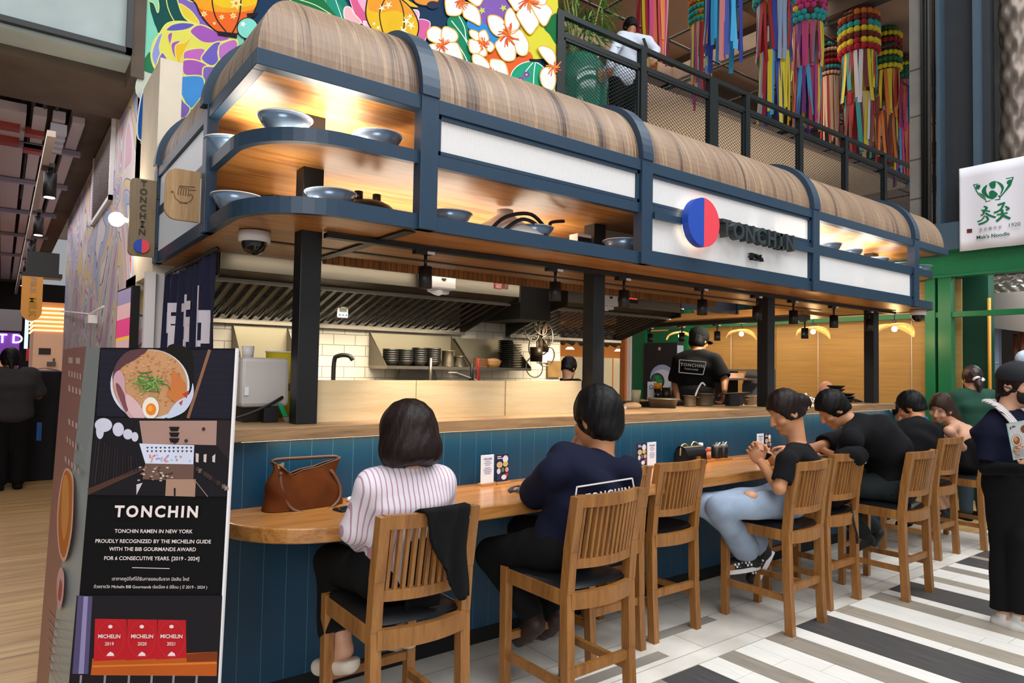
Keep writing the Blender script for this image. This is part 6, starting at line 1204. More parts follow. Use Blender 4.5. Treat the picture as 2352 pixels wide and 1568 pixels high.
for k, (x, y, c, h, cc, lab) in enumerate(((3.985, 3.08, '#1a1a1c', .10, '#101012', 'black capped bottle against the chain handbag'), (4.02, 3.085, '#2a2022', .09, '#101012', 'second black capped bottle beside the chain handbag'), (4.055, 3.05, '#b58a7a', .075, '#d8262a', 'small bottle with a bright red cap'), (4.06, 3.09, '#d8d4d8', .115, '#e6e6ea', 'white capped bottle behind the red capped one'), (4.10, 3.05, '#c07a52', .085, '#b9683e', 'orange brown pepper shaker on the tray'))):
    t = thing('condiment_bottle', lab, 'bottle', (x, y, .913), 'condiment bottles'); q = MB(); q.cyl((x, y, .9135), .017, h * .65, 14); q.build('body', mat('cond' + c[1:], c, .3), t); q = MB(); q.cyl((x, y, .9135 + h * .65), .0165, h * .35, 14); q.build('cap', mat('ccap' + cc[1:], cc, .4), t)
j0 = None
for x, y, lab in ((4.205, 3.06, 'black ceramic condiment jar, the one nearer the bottles'), (4.285, 3.06, 'black ceramic condiment jar with a spoon pointing away from the bottles'), (5.25, 3.05, 'black ceramic condiment jar by the hunched man')):
    if j0 is None:
        j0 = thing('condiment_jar', lab, 'jar', (x, y, .913), 'black condiment jars'); q = MB(); q.lathe([(0, 0), (.034, 0), (.036, .01), (.036, .075), (.03, .085), (0, .085)], n=20); q.build('body', mat('jar_black', '#19181a', .35), j0, rel=True)
        q = MB(); q.lathe([(.032, .084), (.03, .096), (.01, .1), (.012, .108), (.008, .114), (0, .115)], n=18); q.build('lid', mat('jar_lid', '#6a665e', .3, .5), j0, rel=True); q = MB(); q.tube([(.01, 0, .09), (.055, .01, .108)], .004, 6); q.build('spoon', M['bowlw'], j0, rel=True)
    else: dup(j0, (x, y, .913 if x < 5 else .9005), label=lab)
t = thing('water_bottle', 'clear plastic water bottle at the far end of the dining shelf', 'bottle', (6.35, 3.0, .9)); c_ = ony(2036, 985, 2.95)
q = MB(); q.lathe([(0, 0), (.03, 0), (.032, .02), (.03, .08), (.032, .13), (.026, .16), (.013, .185), (.013, .2)], (c_[0], c_[1], .9005), 18); q.build('body', mat('clear_plastic', '#dfe8ee', .1, trans=.8, ior=1.2), t); q = MB(); q.cyl((c_[0], c_[1], 1.10), .015, .02, 14); q.build('cap', M['white'], t)

# ================================================================== jacket, backpack
jk = mat('jacket_black', '#0c0c0e', .9, bump=.2, scale=25, spec=.2)
t = thing('jacket', 'black jacket draped over the back of the nearest bar stool', 'jacket', (1.35, 2.2, .9))
def jf(u, v):
    x = 1.225 + .20 * u + .09 * max(0, v - .45) * (1 - u) ; yb = 2.21 - .035 * (1 - (2 * (x - 1.287) / .38) ** 2)
    if v < .15: return (x, yb + .035 - .08 * v / .15, 1.0 + .032 * math.sin(v / .15 * math.pi / 2))
    w = (v - .15) / .85; L = .34 * (.35 + .65 * min(1, u * 1.6)) ; return (x + .03 * math.sin(w * 5 + u * 3) * .4, yb - .048 - .012 * math.sin(u * 14 + w * 4) - .01 * w, 1.03 - L * w)
q = MB(); q.grid(jf, 22, 26); q.build('cloth', jk, t, solid=.01)
q = MB(); q.grid(lambda u, v: (1.24 + .13 * u, 2.27 + .02 * math.sin(5 * u), .88 - .26 * v + .02 * u), 8, 8); q.build('sleeve', jk, t, solid=.012)
# ================================================================== lanterns, pot and plant in the gallery
def lantern(px, ytop, yhead, ybot, wpx, Y, bands, cols, lab, seed, tiers=1):
    c = ony(px, max(yhead, -60), Y); d = float((c - EYE) @ FW); r = wpx / 2 * d / FPX; ztop = ony(px, ytop, Y)[2]; zh = c[2]; zb = ony(px, ybot, Y)[2]; x, y = c[0], c[1]
    t = thing('streamer_lantern', lab, 'lantern', (x, y, zb), 'hanging streamer lanterns'); rr = random.Random(seed)
    ms = [mat('yarn' + b[1:], b, .9, bump=.6, scale=22) for b in bands]; q = MB(); n = len(bands); H = ztop - zh
    for k in range(n):
        z1 = ztop - H * k / n; z0 = ztop - H * (k + 1) / n; m = max(1, int((z1 - z0) / .09))
        for j in range(m):
            z = z1 - (z1 - z0) * (j + .5) / m; hh = (ztop - z) / max(H, .01); ra = r * min(1, (1 - max(0, 1 - hh * 3.2) ** 2) ** .5 + .05)
            N_ = 18
            for i in range(N_): a = 2 * math.pi * i / N_ + .17 * j; q.ball((x + ra * math.cos(a), y + ra * math.sin(a), z), max(.045, .22 * r), 6, k if (len(bands) > 1 and rr.random() < .93) else rr.randrange(n))
    q.cyl((x, y, zh - .02), r * .9, max(.05, H * .9), 18, 0, r * .6); q.build('pompom_head', ms, t)
    q = MB(); mr = [mat('ribbon' + b[1:], b, .6) for b in cols]; nr = 26
    for tier in range(tiers):
        za = zh - (zh - zb) * tier * .42; zc = zh - (zh - zb) * (tier + 1) / tiers if tier < tiers - 1 else zb
        for i in range(nr):
            a = 2 * math.pi * i / nr + rr.random() * .1; L = (za - zc) * (.78 + .3 * rr.random()); w = r * (.17 + .10 * rr.random()); ra = r * (.95 - .12 * tier); tx, ty = -math.sin(a), math.cos(a); sw = (rr.random() - .5) * r * .5; mi = rr.randrange(len(cols)); P = []
            for s_ in np.linspace(0, 1, 7): e = ra + .10 * r * math.sin(3 * s_ + i) * s_; P.append(((x + e * math.cos(a) + tx * sw * s_), (y + e * math.sin(a) + ty * sw * s_), za - L * s_))
            for u_, v_ in zip(P[:-1], P[1:]): q.face([(u_[0] - tx * w / 2, u_[1] - ty * w / 2, u_[2]), (u_[0] + tx * w / 2, u_[1] + ty * w / 2, u_[2]), (v_[0] + tx * w / 2, v_[1] + ty * w / 2, v_[2]), (v_[0] - tx * w / 2, v_[1] - ty * w / 2, v_[2])], mi, True)
    q.build('ribbon_fringe', mr, t)
    q = MB(); q.tube([(x, y, ztop), (x, y, 10.38)], .012, 5); q.build('cord', M['black'], t)
YE, TE, RD, OR, GR, PK, NB, SK, WH, PP, BR, CR = '#d8c22a', '#2a9a9a', '#a81c28', '#c9702a', '#2f6a42', '#c03a7a', '#22338f', '#2f95c4', '#d9d2d4', '#6a2a80', '#6a2420', '#c9a98c'
lantern(1500, -90, -40, 150, 76, 6.5, [RD, YE], [RD, OR, CR, YE, RD, PK, '#b9452e'], 'red and orange streamer lantern beside the man in the gallery', 1)
lantern(1612, -70, 60, 235, 52, 7.6, [YE, OR, TE], ['#6a8ab0', YE, CR, RD, SK, PK], 'lantern with a mustard and teal head behind the blue and yellow one', 2)
lantern(1662, -140, -90, 145, 88, 6.3, [NB, SK], [SK, NB, YE, SK, NB, '#b96a6a', SK], 'blue and yellow streamer lantern, the widest ribbons', 3)
lantern(1778, -60, 12, 285, 80, 6.9, [YE, TE], ['#8a9ab4', RD, '#8a9ab4', NB, YE, SK, RD], 'grey, red and blue striped streamer lantern with two tiers', 4, 2)
lantern(1854, -40, 62, 295, 72, 7.1, [YE, BR, PK, TE], [PP, RD, NB, YE, PK, SK, '#9a5a6a'], 'lantern with a yellow and teal ruffled head and purple ribbons', 5, 2)
lantern(1906, 88, 180, 340, 42, 8.6, [BR, TE, CR, BR, RD, TE, CR], [RD, CR, '#3a4a6a', OR, CR], 'small dark lantern between two larger ones, with pale ribbons', 6)
lantern(1973, 24, 128, 350, 76, 7.4, [BR, OR, BR, TE, YE, BR, YE, RD], [BR, RD, CR, TE, WH, RD, YE], 'lantern with a striped red and orange dome head', 7, 2)
lantern(2036, 66, 168, 385, 56, 7.9, [GR, YE, RD, BR, YE, GR, YE], [BR, RD, OR, YE, BR, '#4a3030'], 'lantern with a yellow and green netted head and dark red ribbons', 8, 2)
lantern(2074, 104, 190, 420, 44, 8.3, [GR, YE, BR, YE, GR, TE], [PP, PK, RD, OR, SK, PP], 'lantern with purple ribbons tight against the concrete column', 9, 2)
t = thing('glazed_pot', 'big green glazed jar behind the gallery railing', 'pot', (5.87, 6.45, 4.5)); q = MB(); q.lathe([(.0, 0), (.24, 0), (.30, .12), (.37, .45), (.385, .72), (.34, .95), (.26, 1.06), (.25, 1.09), (.22, 1.09), (.22, 1.0), (0, 1.0)], (5.90, 6.45, 4.5), 40); q.build('jar', mat('jade_glaze', '#1f7a60', .12, coat=1), t)
q = MB(); q.prism([(.06 * math.cos(a), .10 * math.sin(a)) for a in np.linspace(0, 6.28, 16, endpoint=False)], (5.90, 6.055, 5.25), (1, 0, 0), (0, 0, 1), (0, .02, 0)); q.build('worn_patch', mat('pot_patch', '#8a7a58', .5), t)
t = thing('bamboo_plant', 'leafy bamboo plant growing out of the green glazed jar', 'plant', (5.9, 6.45, 5.5)); rr = random.Random(11)
for k in range(7): q = MB(); a = rr.random() * 6.28; q.tube(smooth([(5.9 + .1 * math.cos(a), 6.45 + .1 * math.sin(a), 5.4), (5.9 + .2 * math.cos(a), 6.45 + .2 * math.sin(a), 6.1), (5.9 + .45 * math.cos(a), 6.45 + .3 * math.sin(a), 6.9)], False), .012, 6); q.build('cane', mat('cane_green', '#8a9a4a', .5), t)
q = MB()
for k in range(420):
    a = rr.random() * 6.28; h = 5.55 + 1.6 * rr.random(); ra = .1 + .38 * rr.random() ** .7; p = np.array([5.9 + ra * math.cos(a), 6.45 + .7 * ra * math.sin(a), h]); d = np.array([math.cos(a) + rr.gauss(0, .5), math.sin(a) + rr.gauss(0, .5), -.5 + rr.gauss(0, .35)]); d /= np.linalg.norm(d); s_ = np.cross(d, [0, 0, 1]); s_ /= np.linalg.norm(s_) + 1e-6; L = .16 + .14 * rr.random()
    q.face([p, p + d * L * .4 + s_ * .016, p + d * L + (0, 0, -.03), p + d * L * .4 - s_ * .016], rr.randrange(3))
q.build('leaves', [mat('leaf%d' % i, c, .5) for i, c in enumerate(('#3f6a2a', '#5d8a3a', '#7aa24a'))], t)
# banner of the noodle shop
t = thing('cloth_banner', 'white cloth banner with a green bowl and characters over the green lintel', 'banner', (8.7, 2.75, 3.0))
bx = 8.70; BY = lambda px, py: onx(px, py, bx); y0_, y1_ = BY(2203, 392)[1], BY(2352, 365)[1] - .12
zt_, zb_ = 3.92, 2.965
def bf(y, z): u = (y0_ - y) / (y0_ - y1_); return bx + .012 * math.sin(u * 11) * (1 - (z - zb_) / (zt_ - zb_) * .6)
q = MB(); q.grid(lambda u, v: (bf(y0_ + (y1_ - y0_) * u, zt_ + (zb_ - zt_) * v), y0_ + (y1_ - y0_) * u, zt_ + (zb_ - zt_) * v), 40, 8); q.build('cloth', mat('banner_white', '#dcd9e0', .8), t, solid=.004)
gz = lambda px, py: (BY(px, py)[1], BY(px, py)[2])
pm = Mural(lambda p, off: (bf(p[0], p[1]) - .005 - off, p[0], p[1]), .0004)
K = lambda L_: [gz(2190 + x / 7.13, 370 + y / 7.13) for x, y in L_]; GN = '#146b45'
pm.fill(K([(320, 382), (990, 255), (940, 400), (770, 600), (772, 632), (530, 672), (528, 640), (460, 595), (400, 540), (365, 480), (340, 420)]), GN, False)
pm.fill(K([(346, 394), (962, 276), (925, 390), (755, 588), (757, 618), (545, 656), (543, 632), (470, 580), (412, 526), (378, 468)]), '#dcd9e0', False)
for L_ in ([(470, 520), (490, 440), (560, 390), (540, 470), (560, 540), (620, 610), (560, 600)], [(690, 330), (780, 360), (830, 430), (800, 520), (770, 550), (790, 450), (740, 370)], [(600, 360), (690, 330), (690, 430), (640, 450), (600, 410)], [(590, 520), (650, 480), (730, 540), (690, 600), (620, 620)], [(370, 400), (440, 390), (430, 450), (380, 460)], [(880, 330), (940, 300), (920, 390), (880, 370)], [(420, 510), (500, 560), (540, 620), (460, 560)], [(740, 570), (770, 560), (760, 600)]): pm.fill(K(L_), GN)
pm.mb.build('printed_bowl', pm.mats, t); pm = Mural(lambda p, off: (bf(p[0], p[1]) - .005 - off, p[0], p[1]), .0004)
for L_, w_ in (([(500, 740), (560, 770), (480, 840)], 26), ([(460, 800), (610, 825)], 24), ([(540, 760), (500, 860), (450, 890)], 26), ([(530, 850), (600, 890), (700, 925)], 34), ([(520, 890), (470, 960), (390, 992)], 24), ([(540, 900), (575, 960), (500, 1010), (412, 1035)], 34),
               ([(730, 720), (850, 680)], 36), ([(830, 700), (770, 800), (670, 850)], 34), ([(850, 740), (910, 775), (860, 800)], 30), ([(720, 880), (890, 845)], 28), ([(800, 790), (800, 900), (710, 988)], 42), ([(820, 890), (930, 940)], 42)): pm.line(K(L_), GN, w_ * .00058)
pm.mb.build('character_pattern', pm.mats, t); pm = Mural(lambda p, off: (bf(p[0], p[1]) - .005 - off, p[0], p[1]), .0004)
pm.fill(K([(216, 1112), (302, 1104), (304, 1168), (218, 1178)]), '#5a2a24', False)
pm.fill(K([(235, 1128), (284, 1122), (286, 1150), (237, 1160)]), '#dcd9e0', False)
pm.mb.build('seal', pm.mats, t)
yd = np.array([0, -1, 0])
q = MB(); p_ = BY(2190 + 655 / 7.13, 370 + 1225 / 7.13); q.text("Mak's Noodle", (bx - .022, p_[1], p_[2]), yd, (0, 0, 1), .056, (-.002, 0, 0), bold=.015); p_ = BY(2190 + 1005 / 7.13, 370 + 1045 / 7.13); q.text('1920', (bx - .022, p_[1], p_[2]), yd, (0, 0, 1), .058, (-.002, 0, 0), m=1)
p_ = BY(2190 + 615 / 7.13, 370 + 1105 / 7.13); q.text('雲 吞 麵 世 家', (bx - .022, p_[1], p_[2]), yd, (0, 0, 1), .036, (-.002, 0, 0), m=2); q.build('lettering', [mat('banner_green', '#14543c', .6), mat('banner_grey', '#4a4a50', .6), mat('banner_pale', '#8a8a92', .6)], t)
# ================================================================== people
def V3(*a): return np.array(a if len(a) > 1 else a[0], float)
def nrm(v): v = np.array(v, float); return v / (np.linalg.norm(v) + 1e-12)
class Flesh:
    """one continuous surface: soft union of tapered limbs, drawn out by surface nets"""
    def __init__(s, k=.02): s.P = []; s.k = k
    def limb(s, a, b, ra, rb, k=None): s.P.append(('c', V3(a), V3(b), ra, rb, s.k if k is None else k)); return s
    def chain(s, pts, rs, k=None):
        for i in range(len(pts) - 1): s.limb(pts[i], pts[i + 1], rs[i], rs[i + 1], k)
        return s
    def ell(s, c, r, A=None, k=None): s.P.append(('e', V3(c), V3(r), np.eye(3) if A is None else np.array(A, float), None, s.k if k is None else k)); return s
    def slab(s, a, b, ax, wa, wb, da, db, k=None): s.P.append(('t', V3(a), V3(b), (nrm(ax), wa, wb, da, db), None, s.k if k is None else k)); return s
    def carve(s, c, r, A=None, k=.01): s.P.append(('-', V3(c), V3(r), np.eye(3) if A is None else np.array(A, float), None, k)); return s
    def cut(s, o, n, k=.004): s.P.append(('p', V3(o), nrm(n), None, None, k)); return s
    def bounds(s):
        lo = V3(9e9, 9e9, 9e9); hi = -lo
        for p in s.P:
            if p[0] == 'c': R_ = max(p[3], p[4]); L_ = np.minimum(p[1], p[2]) - R_; H_ = np.maximum(p[1], p[2]) + R_
            elif p[0] == 'e': R_ = p[2].max(); L_ = p[1] - R_; H_ = p[1] + R_
            elif p[0] == 't': R_ = max(p[3][1:]); L_ = np.minimum(p[1], p[2]) - R_; H_ = np.maximum(p[1], p[2]) + R_
            else: continue
            lo = np.minimum(lo, L_); hi = np.maximum(hi, H_)
        return lo, hi
    def mesh(s, h, noise=None):
        lo, hi = s.bounds(); lo = lo - .02 - 2 * h; hi = hi + .02 + 2 * h; n = np.ceil((hi - lo) / h).astype(int) + 1
        ax = [lo[i] + h * np.arange(n[i]) for i in range(3)]; F = np.full(n, .3, np.float32)
        for p in s.P:
            one = Flesh(); one.P = [p]
            if p[0] in 'cet':
                a, b = one.bounds(); a = a - .06; b = b + .06
            elif p[0] == '-': R_ = p[2].max() + .03; a, b = p[1] - R_, p[1] + R_
            else: a, b = lo, hi
            i0 = np.clip(np.floor((a - lo) / h).astype(int), 0, n - 1); i1 = np.clip(np.ceil((b - lo) / h).astype(int) + 1, 1, n)
            if (i1 <= i0).any(): continue
            sl = tuple(slice(i0[j], i1[j]) for j in range(3)); X = np.stack(np.meshgrid(*[ax[j][sl[j]] for j in range(3)], indexing='ij'), -1)
            if p[0] == 'c':
                d = p[2] - p[1]; t = np.clip(((X - p[1]) @ d) / (d @ d + 1e-12), 0, 1); D = np.linalg.norm(X - p[1] - t[..., None] * d, axis=-1) - (p[3] + (p[4] - p[3]) * t)
            elif p[0] in 'e-':
                q = (X - p[1]) @ p[3].T / p[2]; k0 = np.linalg.norm(q, axis=-1); k1 = np.linalg.norm(q / p[2], axis=-1) + 1e-9; D = k0 * (k0 - 1) / k1
            elif p[0] == 't':
                axv, wa, wb, da, db = p[3]; d = p[2] - p[1]; L = np.linalg.norm(d); u = d / (L + 1e-9); f = nrm(np.cross(axv, u)); r = X - p[1]; z = r @ u; t = np.clip(z / L, 0, 1); w = wa + (wb - wa) * t; dd = da + (db - da) * t; m = np.minimum(w, dd) * .7
                z = np.where(z < 0, z, np.where(z > L, z - L, 0)); xx = r @ axv; yy = r @ f; D = (np.sqrt((np.abs(xx) / w) ** 2.3 + (np.abs(yy) / dd) ** 2.3 + (z / m) ** 2 + 1e-9) - 1) * m
            else: D = (X - p[1]) @ p[2]
            k = p[5]; G = F[sl]
            if p[0] in 'cet': hh = np.clip(.5 + .5 * (G - D) / k, 0, 1); F[sl] = G * (1 - hh) + D * hh - k * hh * (1 - hh)
            else:
                D = -D if p[0] == '-' else D; hh = np.clip(.5 - .5 * (G - D) / k, 0, 1); F[sl] = G * (1 - hh) + D * hh + k * hh * (1 - hh)
        if noise: X = np.meshgrid(*ax, indexing='ij', sparse=True); F += noise(*X)
        return nets(F, lo, h)
def nets(F, lo, h):
    S_ = F < 0; c = np.zeros(np.array(F.shape) - 1, np.int8)
    for i in (0, 1):
        for j in (0, 1):
            for k in (0, 1): c += S_[i:F.shape[0] - 1 + i, j:F.shape[1] - 1 + j, k:F.shape[2] - 1 + k]
    act = (c > 0) & (c < 8); I = np.argwhere(act); idx = np.full(act.shape, -1, np.int64); idx[act] = np.arange(len(I)); acc = np.zeros((len(I), 3)); cnt = np.zeros(len(I))
    for a in range(3):
        o1, o2 = [(1, 2), (0, 2), (0, 1)][a]
        for p in (0, 1):
            for q in (0, 1):
                A = I.copy(); A[:, o1] += p; A[:, o2] += q; B = A.copy(); B[:, a] += 1; fa = F[tuple(A.T)]; fb = F[tuple(B.T)]; m = (fa < 0) != (fb < 0); t = np.where(m, fa / (fa - fb + 1e-12), 0); P = A.astype(float); P[:, a] += t; acc[m] += P[m]; cnt[m] += 1
    V = lo + h * acc / cnt[:, None]; Q = []
    for a in range(3):
        o1, o2 = [(1, 2), (2, 0), (0, 1)][a]; sl0 = [slice(None)] * 3; sl1 = [slice(None)] * 3; sl0[a] = slice(0, -1); sl1[a] = slice(1, None); s0 = S_[tuple(sl0)]; s1 = S_[tuple(sl1)]; E = np.argwhere(s0 != s1); E = E[(E[:, o1] > 0) & (E[:, o2] > 0) & (E[:, o1] < F.shape[o1] - 1) & (E[:, o2] < F.shape[o2] - 1)]
        if not len(E): continue
        fl = s0[tuple(E.T)]; q = []
        for d1, d2 in ((0, 0), (-1, 0), (-1, -1), (0, -1)): T = E.copy(); T[:, o1] += d1; T[:, o2] += d2; q.append(idx[tuple(T.T)])
        q = np.stack(q, 1); q[~fl] = q[~fl][:, ::-1]; Q.append(q)
    return V, np.concatenate(Q)
def flesh_obj(fl, name, m, parent, h, noise=None):
    V, Q = fl.mesh(h, noise); me = bpy.data.meshes.new(name); l = parent_loc(parent) if parent is not None else np.zeros(3)
    me.from_pydata((V - l).tolist(), [], Q[:, ::-1].tolist() if False else Q.tolist()); me.update()
    bm = bmesh.new(); bm.from_mesh(me); bmesh.ops.smooth_vert(bm, verts=bm.verts, factor=.5, use_axis_x=True, use_axis_y=True, use_axis_z=True); bmesh.ops.recalc_face_normals(bm, faces=bm.faces); bm.to_mesh(me); bm.free()
    me.polygons.foreach_set('use_smooth', [True] * len(me.polygons)); me.materials.append(m); o = bpy.data.objects.new(name, me); C.objects.link(o)
    if parent is not None: o.parent = parent
    return o
def folds(a=.004, f=26, ph=0): return lambda x, y, z: a * (np.sin(f * (x + .6 * z) + ph + 2 * np.sin(9 * y)) * np.sin(f * .8 * (y - .5 * z) + 1.3 * ph)).astype(np.float32)
SKIN = mat('skin_light', '#c99678', .55, var=.05, scale=10); SKT = mat('skin_tan', '#a56b45', .55, var=.05, scale=10)
HAIRB = mat('hair_black', '#0a0809', .5, var=.35, scale=30, stretch=(4, 4, .4), bump=.35); HAIRD = mat('hair_dark_brown', '#1c0e0d', .45, var=.4, scale=30, stretch=(4, 4, .4), bump=.35); HAIRM = mat('hair_brown', '#35231a', .48, var=.45, scale=30, stretch=(5, 5, .4), bump=.35)
BLK = mat('cloth_black', '#0d0d10', .9, bump=.1, scale=40); NVY = mat('cloth_navy', '#10132a', .9, bump=.1, scale=40); BLKP = mat('trouser_black', '#0b0b0c', .9)
def head_axes(f, tilt=0, roll=0):
    f = nrm(f); u = V3(0, 0, 1); r = nrm(np.cross(f, u)); u = np.cross(r, f)
    ct, st = math.cos(R(tilt)), math.sin(R(tilt)); f, u = f * ct - u * st, u * ct + f * st
    cr, sr = math.cos(R(roll)), math.sin(R(roll)); r, u = r * cr + u * sr, u * cr - r * sr
    return r, f, u
def add_head(B, c, ax, s=1.0, face=True):
    r, f, u = ax; A = np.array([r, f, u]); P = lambda x, y, z: V3(c) + s * (x * r + y * f + z * u)
    B.ell(P(0, -.012, .025), s * V3(.073, .092, .095), A, .02); B.ell(P(0, .022, -.045), s * V3(.056, .066, .078), A, .02); B.ell(P(0, .062, -.103), s * V3(.024, .02, .018), A, .02)
    B.limb(P(0, .083, .012), P(0, .103, -.032), s * .008, s * .013, .008); B.ell(P(0, .093, -.036), s * V3(.018, .011, .009), A, .006)
    for sg in (-1, 1):
        B.carve(P(.032 * sg, .094, .006), s * V3(.017, .014, .011), A, .012); B.ell(P(.074 * sg, -.012, -.008), s * V3(.010, .020, .032), A, .006); B.carve(P(.082 * sg, -.006, -.006), s * V3(.006, .011, .020), A, .005)
        B.ell(P(.04 * sg, .055, -.03), s * V3(.022, .028, .02), A, .02)
    B.limb(P(-.016, .082, -.062), P(.016, .082, -.062), s * .007, s * .007, .004); B.limb(P(-.014, .081, -.072), P(.014, .081, -.072), s * .008, s * .008, .004); B.carve(P(0, .092, -.067), s * V3(.020, .010, .0022), A, .003)
    return P, A
def add_hand(B, w, d, n, s=1.0, curl=.5, side=1, spread=.3):
    """palm with four unequal bent fingers and a thumb leaving the side of the palm"""
    d = nrm(d); n = nrm(np.array(n, float) - d * (d @ np.array(n, float))); t = np.cross(n, d) * side; w = V3(w); A = np.array([t, d, n])
    B.ell(w + d * .045 * s, s * V3(.040, .050, .014), A, .012)
    for i, (x, L, rr) in enumerate(((.030, .072, .0088), (.010, .080, .0092), (-.010, .074, .0088), (-.029, .058, .0078))):
        p = w + d * .082 * s + t * x * s; dd = nrm(d + t * x * spread * 6); ang = curl * (1 + .12 * i)
        for j, q in enumerate((.45, .32, .25)):
            ang2 = ang * (j + .35); e = p + s * L * q * (dd * math.cos(ang2) + -n * math.sin(ang2)); B.limb(p, e, s * rr * (1 - .1 * j), s * rr * (.92 - .1 * j), .004); p = e
    p = w + d * .022 * s + t * .030 * s; e = p + s * .042 * nrm(t * .75 + d * .65 - n * .2); g = e + s * .034 * nrm(t * .15 + d * .95 - n * (.2 + curl * .5)); B.limb(p, e, s * .013, s * .0105, .008); B.limb(e, g, s * .0105, s * .008, .004)
def eyes(t, P, A, s=1.0, gaze=(0, 0), lid=.55):
    for sg in (-1, 1):
      if lid:
        q = MB(); q.ball(P(.032 * sg, .0785, .005), s * .0108, 14); e = q.build('eye', mat('eye_white', '#d9d3cf', .25), t)
        q = MB(); q.lathe([(0, .0006), (.0058 * s, 0)], P(.032 * sg + gaze[0] * .003, .0896, .005 + gaze[1] * .003), 14, ax=np.array([A[0], A[2], A[1]]).T); q.build('iris', mat('iris_dark', '#1c120e', .15), e)
    for sg in (-1, 1):
        q = MB(); q.tube([P(x * sg, .089 - abs(x - .03) * .25, .026 - abs(x - .034) * .3) for x in (.016, .026, .036, .047)], s * .0028, 6); q.build('eyebrow', mat('brow', '#1d1411', .8), t)
        q = MB(); q.tube([P(x * sg, .0925 - abs(x - .032) * .45, .0125 - abs(x - .032) * .35) for x in (.019, .027, .036, .045)], s * .0016, 5); q.build('eyelid_line', mat('brow', '#1d1411', .8), t)
def hair_cap(P, A, s, g=.013, fr=.052, low=-.06, k=.015, front=True):
    H = Flesh(k); H.ell(P(0, -.014, .030), s * V3(.074 + g, .093 + g, .095 + g), A); H.ell(P(0, -.045, -.03), s * V3(.064 + g * .7, .056 + g, .07), A)
    H.carve(P(0, .118, -.037), s * V3(.106, .097, .095), A, .010)
    for sg in (-1, 1): H.carve(P(.085 * sg, .01, -.03), s * V3(.022, .024, .034), A, .008)
    H.cut(P(0, 0, low), -A[2], .01)
    return H
def strands(a=.0022, f=120): return lambda x, y, z: (a * np.sin(f * x + 3 * np.sin(12 * z)) * np.sin(f * .9 * y + 2 * np.sin(10 * z))).astype(np.float32)
